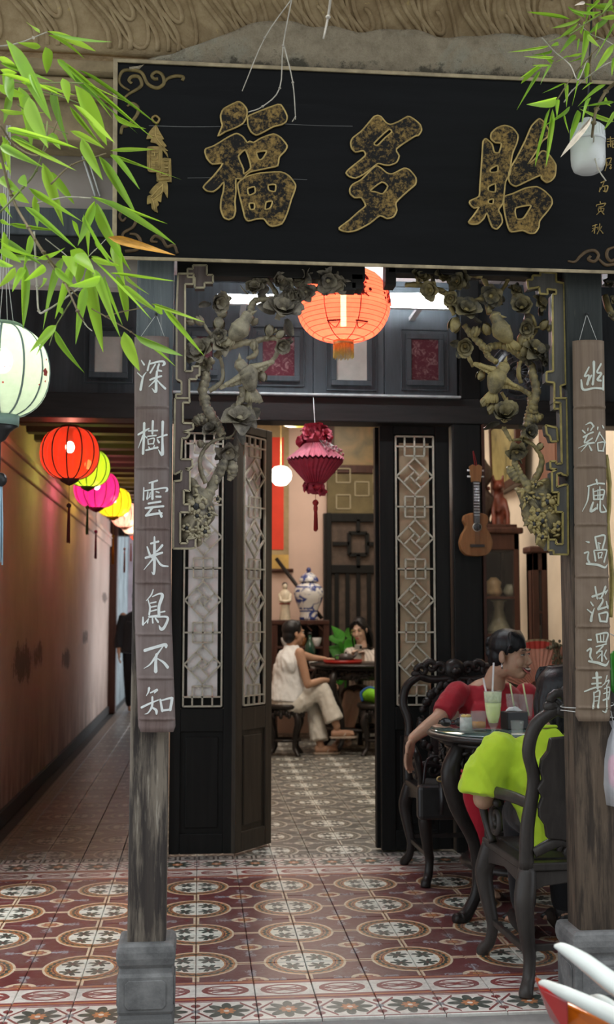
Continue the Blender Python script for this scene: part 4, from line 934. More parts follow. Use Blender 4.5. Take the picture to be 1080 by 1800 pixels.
def bracket(label, mat, fret, edge, frames, rails, trunks, twigs, flowers, buds, lump, birds, seed):
    rd = random.Random(seed); Y = 3.65
    P = lambda c, p, dy=0.0: at(p[0]/c[0]+c[1], p[1]/c[0]+c[2], Y+dy)
    t = thing('carved_bracket', label, 'bracket', tuple(P(frames[0][0], frames[0][1][0])))
    for c, poly, dy, th in frames:
        b = MB(); pp = [(p[0]/c[0]+c[1], p[1]/c[0]+c[2]) for p in poly]
        tri = tessellate_polygon([[Vector((p[0], p[1], 0)) for p in pp]]); n = len(pp)
        vs = [at(p[0], p[1], Y+dy-th) for p in pp]+[at(p[0], p[1], Y+dy-th)+Vector((0, th, 0)) for p in pp]
        b.add(vs, [tuple(q) for q in tri]+[tuple(n+i for i in q[::-1]) for q in tri]+[(i, (i+1) % n, n+(i+1) % n, n+i) for i in range(n)])
        o = b.build('fret_frame', fret, t, fix=True)
        g = MB()
        for i in range(n): g.bar(at(*pp[i], Y+dy-th-.001), at(*pp[(i+1) % n], Y+dy-th-.001), .006, .006, up=(0, 1, 0))
        g.build('gilt_edge', edge, o)
    for x0, y0, x1, y1 in rails:
        a = at(x0, y1, Y); c = at(x1, y0, Y); b = MB(); b.bb(a.x, c.x, Y-.03, Y+.03, a.z, c.z); b.build('rail', M['beam_wood'], t, bevel=.003)
    def tube(c, pts, name, n, rg, k=5):
        q = spline([(*P(c, p, p[3] if len(p) > 3 else rd.uniform(-.012, .012)), p[2]/c[0]*Y/FPX/2*1.14) for p in pts], k)
        b = MB(); b.tube([v[:3] for v in q], [v[3]*(1+.10*sin(i*1.9+seed)) for i, v in enumerate(q)], n, rough=rg, seed=seed)
        for _ in range(len(pts)-1):         # knots
            v = q[rd.randrange(len(q))]; b.ell(Vector(v[:3])+Vector((rd.uniform(-1, 1)*v[3]*.6, -v[3]*.7, 0)), (v[3]*.45, v[3]*.35, v[3]*.55), None, 7, 5)
        b.build(name, mat, t)
    for c, pts in trunks: tube(c, pts, 'trunk', 12, .25, 7)
    for c, pts in twigs: tube(c, pts, 'branch', 8, .2)
    fm = [meshes(petal_flower(6, o_, 1.0, seed+i), 'flower', mat) for i, o_ in enumerate((.9, 1.15, .65))]
    bm_ = [meshes(bud(1.0, seed+i), 'flower_bud', mat) for i in range(2)]
    for c, x, y, r, *d in flowers:
        o = link('flower', fm[rd.randrange(3)], t, world=False); p = P(c, (x, y), -.012); dx, dz = d if d else (rd.uniform(-.7, .7), rd.uniform(-.5, .6))
        s = r/c[0]*Y/FPX*1.42; fr = frame((dx, -.8, dz), (cos(rd.random()*6), 0, sin(rd.random()*6))).to_4x4()
        o.matrix_parent_inverse = wmat(t).inverted(); o.matrix_basis = Matrix.Translation(p) @ fr @ Matrix.Scale(s, 4)
    for c, x, y, r, dx, dz in buds:
        o = link('flower_bud', bm_[rd.randrange(2)], t, world=False); p = P(c, (x, y), -.01); s = r/c[0]*Y/FPX*1.15
        o.matrix_parent_inverse = wmat(t).inverted(); o.matrix_basis = Matrix.Translation(p) @ frame((dx, -.25, dz), (0, 1, 0)).to_4x4() @ Matrix.Scale(s, 4)
    lfb = MB(); lfb.grid(lambda u, v: ((u*2-1)*.42*sin(pi*(.06+.88*v))**.8, .10*sin(pi*v)-.12*abs(u*2-1), v), 4, 6); lf = lfb.mesh('carved_leaf'); lf.materials.append(mat)
    for c, x, y, r, *d in flowers:
        for k in range(2):
            o = link('carved_leaf', lf, t, world=False); a = rd.random()*6.28; e = Vector((cos(a), rd.uniform(-.5, .1), sin(a))).normalized(); s = r/c[0]*Y/FPX*1.3
            fr = frame(Vector((0, -1, 0)).cross(e).cross(e)*-1 if False else e, (rd.uniform(-1, 1), -.4, rd.uniform(-1, 1))).to_4x4(); o.matrix_parent_inverse = wmat(t).inverted(); o.matrix_basis = Matrix.Translation(P(c, (x, y), .002)+e*s*.35) @ fr @ Matrix.Scale(s, 4)
    c, poly, lumps = lump
    pp = closed([(p[0]/c[0]+c[1], p[1]/c[0]+c[2]) for p in poly], 2); n = len(pp); cx = sum(p[0] for p in pp)/n; cy = sum(p[1] for p in pp)/n; b = MB()
    vs = []; rings = ((1.0, .022), (1.0, -.012), (.88, -.026), (.70, -.034), (.45, -.038), (.2, -.040))
    for s, dy in rings:
        for i, p in enumerate(pp):
            q = at(cx+(p[0]-cx)*s, cy+(p[1]-cy)*s, Y); q.y = Y+dy+(.014*mnoise.noise(q*40)+.008*mnoise.noise(q*110) if dy < 0 else 0); vs.append(q)
    fs = [(i*n+j, i*n+(j+1) % n, (i+1)*n+(j+1) % n, (i+1)*n+j) for i in range(len(rings)-1) for j in range(n)]+[tuple((len(rings)-1)*n+j for j in range(n))]
    b.add(vs, fs, 0, True)
    for lx, ly, r in lumps:
        q = P(c, (lx, ly), -.042); r *= Y/FPX/c[0]
        for k in range(5 if seed == 1 else 9):
            w_ = 1 if seed == 1 else rd.uniform(.5, 1.5); b.ell(q+Vector((cos(k*1.26)*r*.75*w_, 0, sin(k*1.26)*r*.75*w_)), (r*.36*rd.uniform(.6, 1.5), r*.42, r*.36*rd.uniform(.6, 1.7)), rot(0, rd.random()*3, 0), 7, 5)
    for k in range(46):
        f = rd.random()**.5; p_ = pp[rd.randrange(n)]; q = at(cx+(p_[0]-cx)*f*.95, cy+(p_[1]-cy)*f*.95, Y-.034); e_ = rd.random()*3; v_ = Vector((cos(e_), 0, sin(e_)))*rd.uniform(.006, .018); b.tube([q-v_, q+Vector((0, -.006, 0)), q+v_], [.002, .0055, .002], 6)
    b.build('root_carving', mat, t, fix=True)
    for lx, ly, r in lumps:                    # black blobs painting the shade inside pierced hollows
        q = P(c, (lx, ly), -.041); r *= Y/FPX/c[0]; MB().ell(q, (r*.5, .008, r*.6), None, 9, 6).build('hollow_shade', M['black'], t)
    for h, bd, tl, wings, fc in birds:
        cc = birds_c[seed]
        bird(t, mat, Y, P(cc, h, -.035), P(cc, bd, -.035), P(cc, tl, -.025), [(P(cc, w[0], -.04), P(cc, w[1], -.03), P(cc, w[2], -.03)-P(cc, w[0], -.03)) for w in wings], facing=fc)
    return t
c1 = (4.696, 300, 460); c2 = (6.431, 300, 700); c3 = (3.2727, 500, 455); c4 = (4.696, 780, 460); c5 = (6.318, 840, 700)
birds_c = {1: c1, 2: c4}
bracket('grey brown carved bracket of branches, magnolia flowers and two birds beside the left post', M['carve_l'], M['fret_l'], M['fret_edge_l'],
 [(c1, [(62,100),(190,100),(190,185),(120,185),(120,905),(180,905),(180,865),(240,865),(240,940),(215,940),(215,970),(155,970),(155,1135),(90,1135),(90,1215),(45,1215),(45,1095),(90,1095),(90,990),(50,970),(50,400)], 0, .045),
  (c1, [(140,60),(185,60),(185,30),(300,30),(300,110),(350,110),(350,175),(280,175),(280,215),(200,215),(200,130),(140,130)], -.004, .04),
  (c2, [(52,0),(215,0),(215,50),(140,50),(140,280),(250,285),(260,330),(250,350),(150,380),(215,390),(210,420),(180,450),(130,450),(120,690),(245,690),(250,770),(225,790),(170,800),(220,815),(220,1050),(150,1040),(150,1200),(215,1200),(215,1290),(110,1290),(110,1640),(190,1640),(190,1590),(285,1580),(280,1690),(230,1700),(30,1700),(35,940),(120,930),(125,820),(50,860),(35,840)], -.002, .048)],
 [(312, 458, 640, 488), (616, 486, 637, 512), (603, 500, 625, 514)],
 [(c2, [(400,1180,110),(440,1060,120),(520,900,100),(590,760,100),(610,660,70)]), (c2, [(585,425,80),(520,300,110),(450,180,100),(400,90,90),(395,-20,90)]), (c1, [(285,1180,75),(265,1060,70),(290,960,70),(280,870,60),(350,800,55)]),
  (c2, [(660,930,40),(690,860,90),(700,770,110),(680,725,60)]), (c2, [(430,250,60),(360,240,120),(300,260,110),(275,300,60)])],
 [(c2, [(400,960,50),(350,850,48),(335,700,44),(380,580,40),(480,490,36),(620,450,30),(715,455,16)]), (c2, [(620,460,24),(700,420,20),(745,350,12)]), (c1, [(370,780,50),(430,730,55),(520,690,60),(600,670,55),(680,665,45),(760,640,45),(850,630,40),(905,650,30)]),
  (c1, [(410,790,30),(430,880,28),(430,970,30),(380,1030,36),(320,1065,36)]), (c1, [(690,680,40),(705,760,40),(640,800,36)]), (c1, [(900,700,40),(860,790,34),(780,880,30),(740,930,26)]), (c1, [(380,640,26),(310,570,24),(260,500,20),(165,495,20)]),
  (c1, [(660,420,60),(670,370,55),(700,320,50),(800,310,44),(870,290,40),(850,220,34),(790,150,34),(760,110,40),(760,60,60)]), (c1, [(880,480,40),(900,390,36),(880,310,30)]), (c1, [(880,560,30),(820,600,30),(790,640,30)]), (c1, [(600,1040,70),(600,1120,50),(560,1180,40),(550,1240,36)]), (c2, [(785,-10,60),(765,90,50),(790,180,50)]), (c2, [(900,40,50),(885,130,56),(850,200,40)]),
  (c1, [(440,300,14),(430,260,10),(415,240,8)]), (c1, [(640,270,12),(600,230,9),(575,195,6)]), (c1, [(860,130,70),(960,130,60),(1040,100,50)]), (c3, [(60,215,36),(130,190,34),(200,170,30),(300,150,30),(370,160,26)]), (c2, [(470,500,20),(380,520,18),(340,540,14)])],
 [(c1, 370, 330, 85), (c1, 400, 620, 55), (c1, 265, 755, 95, -.5, .2), (c1, 400, 700, 70, .5, .4), (c1, 690, 250, 75, 0, .5), (c1, 735, 180, 50), (c1, 920, 430, 125, .1, .5), (c1, 905, 680, 65, .3, -.5), (c1, 280, 840, 60, -.3, -.6), (c1, 1040, 270, 65), (c2, 480, 390, 95, -.4, .5), (c2, 780, 260, 155, .1, .6), (c2, 640, 590, 100, .2, -.9), (c3, 110, 110, 50), (c3, 250, 125, 60, 0, -.2), (c3, 330, 150, 40), (c3, 45, 210, 45), (c1, 870, 170, 70), (c1, 960, 190, 50), (c3, 130, 190, 42, -.4, -.3)],
 [(c1, 425, 430, 42, .5, .3), (c1, 400, 510, 55, 0, -1), (c1, 240, 490, 42, -.5, .6), (c1, 165, 495, 36, -1, 0), (c1, 815, 570, 45, 0, 1), (c1, 690, 690, 40, 0, -1), (c1, 755, 945, 45, .3, -.8), (c1, 690, 495, 36, .4, .3), (c2, 340, 520, 44, -.2, 1), (c1, 700, 60, 45, .3, .3), (c1, 310, 700, 36, 0, 1), (c1, 905, 600, 40, .6, .5)],
 (c2, [(110,1380),(110,1640),(190,1640),(285,1580),(300,1680),(360,1640),(330,1530),(440,1500),(430,1440),(490,1370),(510,1300),(470,1170),(430,1060),(330,1000),(290,930),(225,900),(225,1050),(150,1050),(150,1200),(215,1210),(215,1290)], [(290,1220,85),(300,1330,50),(435,1320,40),(180,1470,50),(390,1510,55),(530,1140,40)]),
 [((635,450),(570,560),(450,690),[((600,520),(490,600),(560,600))],(.6,.3)), ((575,850),(640,930),(690,1160),[((600,925),(405,1050),(600,990)),((650,870),(858,825),(700,910))],(-.1,1))], 1)
bracket('dark gilded carved bracket of branches, flowers and two birds beside the right post', M['carve_r'], M['fret_r'], M['fret_edge_r'],
 [(c4, [(690,150),(735,150),(735,115),(800,115),(800,85),(930,95),(930,165),(995,180),(1010,1010),(965,1025),(975,1215),(915,1215),(915,1000),(850,990),(850,910),(905,905),(900,270),(930,270),(930,235),(855,225),(860,270),(795,265),(790,210),(700,225)], 0, .045),
  (c5, [(850,0),(990,0),(1000,860),(950,850),(925,830),(880,840),(880,985),(960,960),(1000,960),(1005,1735),(850,1735),(840,1690),(785,1690),(785,1570),(870,1570),(870,1620),(945,1620),(945,1265),(870,1260),(865,1190),(895,1185),(900,1045),(830,1045),(825,820),(880,790),(810,780),(805,700),(870,700),(875,730),(935,725),(920,50),(850,45)], -.002, .048),
  (c5, [(755,300),(880,330),(890,480),(820,480),(800,420),(770,400)], .01, .04)],
 [(680, 468, 990, 484), (676, 466, 694, 506)],
 [(c5, [(600,1400,160),(560,1250,140),(540,1080,120),(560,980,90),(480,860,80),(420,740,74),(430,640,70)]), (c5, [(520,450,90),(560,300,110),(600,180,120),(610,80,110),(600,-20,90)]), (c4, [(740,1190,75),(765,1060,70),(740,940,60),(720,850,55),(640,780,55),(560,720,58),(480,690,60),(400,700,55),(350,720,60),(290,660,55),(220,590,48),(170,520,40)]), (c5, [(470,930,50),(420,880,90),(370,800,100),(380,760,60)]), (c5, [(610,240,60),(680,220,110),(710,240,40)])],
 [(c5, [(600,950,70),(680,830,75),(715,700,60),(680,600,44),(600,510,40),(480,460,34),(380,470,26)]), (c4, [(350,740,50),(380,790,45),(440,830,36)]), (c4, [(200,700,30),(210,790,34),(245,860,30)]), (c4, [(600,1030,36),(660,1060,40),(720,1100,44)]), (c4, [(700,780,30),(720,640,32),(760,570,34),(740,470,30),(700,430,26)]), (c4, [(740,560,24),(800,540,20),(890,550,20)]), (c4, [(480,1080,24),(510,1140,26),(520,1221,30)]), (c5, [(320,0,40),(320,80,36),(305,150,36)]), (c5, [(370,470,40),(330,400,44),(290,330,50)]),
  (c4, [(380,430,44),(355,350,40),(300,305,30),(230,340,24)]), (c4, [(440,280,30),(500,210,28),(530,150,34),(530,90,40)]), (c4, [(90,440,34),(50,350,34),(60,250,34),(120,190,40),(220,110,44),(320,120,50)]), (c4, [(320,120,40),(360,200,36),(380,260,40)]), (c3, [(700,150,26),(780,150,30),(860,170,34),(930,200,36),(970,250,40)]), (c4, [(560,200,24),(600,230,22)]), (c4, [(630,830,36),(620,920,34),(640,1000,30)]), (c5, [(640,560,20),(690,540,20)])],
 [(c4, 180, 420, 100, 0, .4), (c4, 180, 690, 75, -.2, -.5), (c4, 160, 150, 65), (c4, 390, 280, 75), (c4, 590, 250, 50), (c4, 650, 400, 95, -.3, .3), (c4, 670, 545, 72, 0, -.3), (c4, 740, 740, 85, .4, .3), (c4, 785, 350, 62, .6, .4), (c5, 300, 240, 150, -.1, .6), (c5, 560, 390, 85, .2, .1), (c5, 430, 580, 95, 0, -.8), (c3, 770, 130, 52), (c3, 850, 180, 48), (c3, 900, 110, 46), (c3, 1000, 130, 46), (c4, 60, 300, 60), (c4, 810, 800, 50, .9, .1)],
 [(c4, 90, 520, 62, -.3, -1), (c4, 265, 580, 44, .2, .8), (c4, 660, 645, 62, 0, -1), (c4, 830, 525, 46, .3, .3), (c4, 890, 550, 38, .8, .3), (c4, 310, 935, 45, -.4, -.7), (c4, 355, 560, 50, -.3, .4), (c5, 160, 120, 62, -.4, -.8), (c5, 690, 540, 46, .6, .6), (c4, 660, 740, 45, 0, 1), (c5, 80, 40, 60, -.3, -.6), (c4, 600, 290, 40, 0, -1)],
 (c5, [(780,890),(690,910),(600,980),(560,960),(500,1020),(430,990),(470,1080),(500,1180),(510,1300),(560,1400),(610,1500),(660,1480),(660,1600),(720,1650),(785,1690),(785,1570),(870,1570),(945,1600),(945,1265),(870,1260),(865,1190),(900,1045),(830,1045)], [(770,1150,70),(660,1290,70),(620,1400,60),(720,1360,60),(890,1430,60),(720,1540,55),(640,960,40),(540,1120,35)]),
 [((430,455),(480,570),(600,720),[((500,520),(560,640),(470,620))],(.8,-.1)), ((500,870),(440,970),(390,1165),[((430,890),(245,840),(400,930)),((500,960),(628,1055),(470,1030))],(.2,1))], 2)
# fragment of the next bay's bracket beyond the right post
t = thing('carved_bracket', 'sliver of another carved bracket behind the right post at the frame edge', 'bracket', tuple(at(1085, 540, 3.66)))
b = MB(); a = at(1062, 500, 3.68); c = at(1130, 470, 3.68); b.bb(a.x, c.x, 3.64, 3.70, a.z, c.z); b.build('rail', M['beam_wood'], t, bevel=.003)
b = MB(); b.tube(spline([at(1064, 520, 3.68), at(1072, 545, 3.67), at(1088, 560, 3.68), at(1110, 530, 3.68)], 5), .012, 8, rough=.2); b.build('branch', M['carve_r'], t)
for px, py, r in ((1068, 500, .02), (1080, 530, .024), (1074, 555, .016), (1090, 505, .024)):
    o = petal_flower(5, 1.0, r, int(px)).build('flower', M['carve_r'], t); o.matrix_basis = Matrix.Translation(at(px, py, 3.65)) @ frame((.1, -1, .3)).to_4x4()
b = MB(); b.tube(spline([at(1066, 800, 3.72), at(1072, 860, 3.71), at(1069, 930, 3.72), at(1076, 1010, 3.71), at(1073, 1085, 3.72)], 6), .008, 8, rough=.3); b.build('branch', M['fret_edge_r'], t)
# ------------------------------------------------------------------ lanterns
def cloth_mat(name, col, clear=.2, dim=1.0, lines=0, wh=0.0):
    m = Mat(name); nt = m.nt; v = m.coord('Object'); n = m.noise(v, 40, 3)
    c = m.mix(n.step(.3, .7), tuple(q*.88 for q in col), col)
    if lines:
        z = m.sep(v)[2]; c = m.mix(((z*lines).frac()-0.5).abs().lt(0.07), c, tuple(q*.35 for q in col))
    d = m.n('ShaderNodeBsdfDiffuse'); tl = m.n('ShaderNodeBsdfTranslucent'); tp = m.n('ShaderNodeBsdfTransparent')
    m.L(c, d.inputs[0]); c2 = m.mix(1.0, c, c); q_ = m.n('ShaderNodeMix'); q_.data_type = 'RGBA'; q_.blend_type = 'MULTIPLY'; q_.inputs[0].default_value = 1; m.L(c, q_.inputs[6]); q_.inputs[7].default_value = (dim, dim, dim, 1); m.L(q_.outputs[2], tl.inputs[0]); tp.inputs[0].default_value = (*[lerp(q, 1.0, wh) for q in col], 1)
    a = m.n('ShaderNodeMixShader'); a.inputs[0].default_value = .62; m.L(d.outputs[0], a.inputs[1]); m.L(tl.outputs[0], a.inputs[2])
    e = m.n('ShaderNodeMixShader'); e.inputs[0].default_value = clear; m.L(a.outputs[0], e.inputs[1]); m.L(tp.outputs[0], e.inputs[2])
    m.L(e.outputs[0], m.out.inputs[0]); return m.m
M['bulb'] = (lambda m: (m.set(col=(1, 1, 1), ecol=(1, .87, .66), estr=70.0), m.m)[1])(Mat('lit_bulb'))
M['bulb_soft'] = (lambda m: (m.set(col=(1, 1, 1), ecol=(1, .90, .72), estr=6.0), m.m)[1])(Mat('lit_glass_globe'))
def lantern_body(r, h, n=12, neck=.30, lob=.035, rows=18, bot=None):
    b = MB(); k = n*6; bot = bot or neck; vs = []
    for i in range(rows+1):
        t = i/rows; a = -pi/2+pi*t; q = r*(max(cos(a), 0)**.72); nk = r*(neck if t > .5 else bot); q = max(q, nk*.999) if (t < .12 or t > .88) else q; q = max(q, nk); z = sin(a)*h/2
        for j in range(k):
            an = 2*pi*j/k; s = 1-lob*(abs(cos(an*n/2))**3)*(q/r); vs.append((cos(an)*q*s, sin(an)*q*s, z))
    return b.add(vs, [(i*k+j, i*k+(j+1) % k, (i+1)*k+(j+1) % k, (i+1)*k+j) for i in range(rows) for j in range(k)], 0, True)
def ribs(r, h, n=12, neck=.30, w=.0022, lob=.035, bot=None, a0=0):
    b = MB(); bot = bot or neck
    for j in range(n):
        an = 2*pi*j/n+a0; pts = []
        for i in range(15):
            t = i/14; a = -pi/2+pi*t; q = max(r*(max(cos(a), 0)**.72), r*(neck if t > .5 else bot))*(1-lob*.85); pts.append((cos(an)*q*1.004, sin(an)*q*1.004, sin(a)*h/2))
        b.tube(pts, w, 5)
    return b
def tassel(parent, z, ln, mat, r=.011, cord=.10, ball=None, bmat=None):
    b = MB(); b.tube([(0, 0, z), (0, 0, z-cord)], .0016, 5); o = b.build('tassel_cord', bmat or mat, parent, world=False)
    MB().ell((0, 0, z-cord), (r*1.3, r*1.3, r*1.3), None, 10, 7).build('knot', bmat or mat, parent, world=False)
    b = MB(); rd = random.Random(int(ln*1000))
    for i in range(16):
        a = i*2.4; q = r*.8*sqrt(i/16); b.tube([(cos(a)*q*.5, sin(a)*q*.5, z-cord), (cos(a)*q, sin(a)*q, z-cord-ln*.5), (cos(a)*q*1.2, sin(a)*q*1.2, z-cord-ln*rd.uniform(.93, 1))], .0022, 4)
    b.build('tassel', mat, parent, world=False)
def silk_lantern(label, cx, cy, wpx, hpx, Y, col, rib, tas, power, n=12, hook=None, clear=.36, cordlen=.10, taslen=.2, group=None, bulb=True, bz=.1):
    p = at(cx, cy, Y); sc_ = Y/FPX; r = wpx/2*sc_; h = hpx*sc_
    t = thing('silk_lantern', label, 'lantern', tuple(p), 0, group)
    cm = cloth_mat('silk_'+'_'.join(label.split()[:2]), col, clear, dim=.20, wh=.30); rm = solid('lantern_rib', rib, .6)
    lantern_body(r, h, n).build('silk_shade', cm, t, world=False); ribs(r, h, n, w=.0042).build('rib_frame', rm, t, world=False)
    MB().lathe([(r*.34, h*.48), (r*.34, h*.52), (r*.30, h*.53)], 20).build('top_cap', rm, t, world=False)
    MB().lathe([(0.001, -h*.62), (r*.10, -h*.60), (r*.30, -h*.53), (r*.32, -h*.48)], 20).build('bottom_cap', rm, t, world=False)
    tm = solid('tassel_thread', tas, .8); tassel(t, -h*.6, taslen, tm, cord=cordlen, bmat=rm)
    MB().tube([(0, 0, h*.5), (0, 0, (hook or p.z+.4)-p.z)], .0025, 5).build('hanging_wire', M['black'], t, world=False)
    if bulb:
        MB().ell((0, 0, h*bz), (.026, .026, .034), None, 12, 8).build('bulb', M['bulb'], t, world=False)
        MB().tube([(0, 0, h*bz+.03), (0, 0, h*.5)], .010, 8).build('socket', M['black'], t, world=False)
    if power: lamp('lantern_bulb_light', p+Vector((0, 0, -h*.02)), power*1.8, (1, .86, .66), .03)
    return t
AL = dict(group=None, hook=2.56)
silk_lantern('bright red silk lantern with black ribs, nearest in the alley row', 123, 797, 104, 92, 6.6, (.95, .075, .03), (.05, .012, .01), (.12, .015, .015), 3.4, cordlen=.12, taslen=.22, bz=.12, **AL)
silk_lantern('lime green silk lantern behind the bright red one in the alley', 155, 823, 78, 66, 8.2, (.62, .90, .05), (.10, .14, .02), (.02, .09, .03), 5, cordlen=.12, taslen=.2, **AL)
silk_lantern('magenta silk lantern behind the lime green one in the alley', 170, 860, 80, 66, 9.2, (.98, .04, .42), (.25, .01, .10), (.22, .02, .04), 6, cordlen=.16, taslen=.22, **AL)
silk_lantern('yellow silk lantern behind the magenta one in the alley', 200, 883, 62, 52, 10.6, (1.0, .86, .03), (.40, .30, .03), (.55, .33, .03), 6, cordlen=.15, taslen=.26, **AL)
silk_lantern('pale pink silk lantern behind the yellow one in the alley', 220, 905, 50, 44, 12.0, (1.0, .62, .55), (.5, .25, .22), (.45, .12, .08), 6, cordlen=.2, taslen=.25, **AL)
silk_lantern('small whitish pink lantern far down the alley half behind the left post', 231, 922, 34, 34, 13.4, (1.0, .82, .78), (.5, .35, .3), (.4, .1, .08), 5, **AL)
silk_lantern('last red lantern of the alley row, almost hidden by the left post', 241, 938, 26, 24, 14.6, (.9, .10, .04), (.3, .05, .03), (.3, .05, .02), 4, **AL)

# white silk lantern in front, painted with small red blossoms
p = at(4, 653, 3.36); r = .139; h = .27
t = thing('silk_lantern', 'white green silk lantern painted with red blossoms at the left frame edge', 'lantern', tuple(p))
M['white_silk'] = cloth_mat('white_green_silk', (.38, .48, .40), .10); M['grey_green'] = solid('grey_green_rib', (.17, .24, .22), .6)
lantern_body(r, h, 12, .38, bot=.36).build('silk_shade', M['white_silk'], t, world=False)
ribs(r, h, 12, .38, .0034, bot=.36, a0=.1).build('rib_frame', M['grey_green'], t, world=False)
MB().lathe([(r*.39, h*.46), (r*.40, h*.52), (r*.36, h*.53)], 24).build('top_cap', M['white_silk'], t, world=False)
MB().lathe([(r*.37, -h*.60), (r*.38, -h*.48)], 24).build('bottom_collar', solid('sea_green_band', (.22, .33, .29), .6), t, world=False)
MB().lathe([(0.001, -h*.78), (r*.10, -h*.75), (r*.20, -h*.66), (r*.36, -h*.60)], 20).build('bottom_cap', M['black'], t, world=False)
M['pale_blue'] = solid('pale_blue_thread', (.42, .60, .72), .7)
tassel(t, -h*.76, .25, M['pale_blue'], r=.017, cord=.115, bmat=M['black'])
b = MB(); 
for dx in (-.03, -.012, .012, .03): b.tube([(dx, 0, h*.5), (dx*.4, 0, h*.5+.13), (dx*.2, 0, .75)], .0012, 5)
b.build('hanging_cords', M['string'], t, world=False)
MB().ell((0, 0, h*.12), (.03, .03, .038), None, 12, 8).build('bulb', M['bulb'], t, world=False); MB().tube([(0, 0, h*.25), (0, 0, h*.5)], .011, 8).build('socket', M['black'], t, world=False)
lamp('white_lantern_light', p+Vector((0, 0, .06)), .8, (.95, 1, .98), .035)
M['blossom'] = solid('painted_red_blossom', (.42, .05, .045), .7)
b = MB()
def onlan(an, z): 
    q = r*(max(cos(math.asin(max(-1, min(1, 2*z/h)))), .01)**.72)*1.003; return Vector((cos(an)*q, sin(an)*q, z))
for an, z, s in ((-1.72, -.02, .011), (-1.66, -.048, .013), (-1.35, -.015, .004), (-1.38, -.058, .006), (-1.25, -.012, .004), (-.35, -.01, .011), (-.30, -.035, .006), (-.5, -.05, .005), (-1.95, .02, .010), (-2.2, -.03, .012), (-.28, .03, .005)):
    c = onlan(an, z); nn = Vector((cos(an), sin(an), z*2)).normalized(); fr = frame(nn, (0, 0, 1)); k = 5 if s > .007 else 1
    for i in range(k):
        a = 2*pi*i/5; o = c+fr @ Vector((cos(a)*s*.62, sin(a)*s*.62, 0))*(1 if k > 1 else 0); b.prism([(cos(q)*s*.5, sin(q)*s*.5) for q in np.linspace(0, 2*pi, 9)[:-1]], .0012, Matrix.Translation(o) @ fr.to_4x4())
b.build('painted_blossoms', M['blossom'], t, world=False)

# big red paper lantern with gold fringe
p = at(604, 536, 4.65); r = .199; h = .31
t = thing('paper_lantern', 'big glowing red paper lantern with gold fringe above the doorway', 'lantern', tuple(p))
M['red_paper'] = cloth_mat('red_lantern_paper', (1.0, .145, .085), .16, dim=.9, lines=58)
lantern_body(r, h, 8, .20, .012, 22).build('paper_shade', M['red_paper'], t, world=False)
ribs(r, h, 8, .20, .0022, .012, a0=.25).build('rib_frame', solid('dark_red_rib', (.35, .02, .015), .6), t, world=False)
MB().lathe([(r*.21, -h*.56), (r*.22, -h*.49)], 24).build('gold_collar', M['gilt_line'], t, world=False)
MB().lathe([(r*.21, h*.49), (r*.22, h*.54)], 24).build('top_collar', M['gilt_line'], t, world=False)
M['fringe'] = solid('gold_fringe_thread', (.72, .48, .10), .5, .2, 60)
b = MB()
for i in range(44):
    a = 2*pi*i/44; q = r*.205; b.tube([(cos(a)*q, sin(a)*q, -h*.55), (cos(a)*q*1.03, sin(a)*q*1.03, -h*.55-.048-.012*((i*7) % 5)/5)], .0022, 4)
b.build('fringe', M['fringe'], t, world=False)
MB().tube([(0, 0, h*.5), (0, 0, 3.16-p.z)], .002, 5).build('hanging_wire', M['black'], t, world=False)
MB().tube([(0, 0, -.09), (0, 0, .10)], [.012, .018, .018, .012], 12).build('bulb', M['bulb'], t, world=False)
lamp('paper_lantern_light', p, 9, (1, .88, .70), .03)
M['print_red'] = solid('printed_dark_red_ink', (.32, .02, .012), .7)
def onpl(an, z):
    q = r*(max(cos(math.asin(max(-1, min(1, 2*z/h)))), .01)**.72)*1.004; return Vector((cos(an)*q, sin(an)*q, z))
b = MB(); rd = random.Random(3)
for an0 in (-1.98, -1.28, -.35, -2.9):           # printed flower posies
    for i in range(46):
        an = an0+rd.gauss(0, .11); z = rd.uniform(-.01, .085); s = rd.uniform(.004, .010); c = onpl(an, z); nn = Vector((cos(an), sin(an), z*2)).normalized()
        b.prism([(cos(q)*s*rd.uniform(.6, 1.1), sin(q)*s) for q in np.linspace(0, 2*pi, 7)[:-1]], .001, Matrix.Translation(c) @ frame(nn, (0, 0, 1)).to_4x4())
    b.tube([onpl(an0-.13+.26*q, -.012+.012*sin(q*3.1)) for q in np.linspace(0, 1, 8)], .003, 5)
for an0 in (-1.95, -1.2):
    b.tube([onpl(an0+.3*(q-.5), -.108-.02*sin(q*3)) for q in np.linspace(0, 1, 8)], .002, 5)
    for q in np.linspace(0, 1, 7): c = onpl(an0+.3*(q-.5), -.106); b.ell(c, (.006, .006, .004), None, 6, 4)
b.build('printed_flowers', M['print_red'], t, kind='stuff', world=False)

# maroon pleated paper lantern hanging in the doorway
p = at(555, 812, 6.02); R1 = .152; zt, zb = .098, -.115
t = thing('pleated_lantern', 'maroon pleated paper lantern with rose cluster hanging in the doorway', 'lantern', tuple(p))
M['maroon_paper'] = solid('maroon_pleated_paper', (.36, .022, .05), .6, .2, 30, coord='Object'); M['maroon_lit'] = solid('lit_maroon_paper', (.50, .10, .15), .6, .2, 30, coord='Object')  # upper cone paper coloured lighter, as if lit from above
def pleat(z0, r0, z1, r1, zz):
    b = MB(); n = 64; vs = []
    for z, q, am in ((z0, r0, .35), (lerp(z0, z1, .5), lerp(r0, r1, .5), .12), (z1, r1, .06)):
        for j in range(n): a = 2*pi*j/n; s = (1 if j % 2 else -1); vs.append((cos(a)*q*(1+s*am*.35), sin(a)*q*(1+s*am*.35), z+(s*zz if z == z1 else 0)))
    return b.add(vs, [(i*n+j, i*n+(j+1) % n, (i+1)*n+(j+1) % n, (i+1)*n+j) for i in range(2) for j in range(n)])
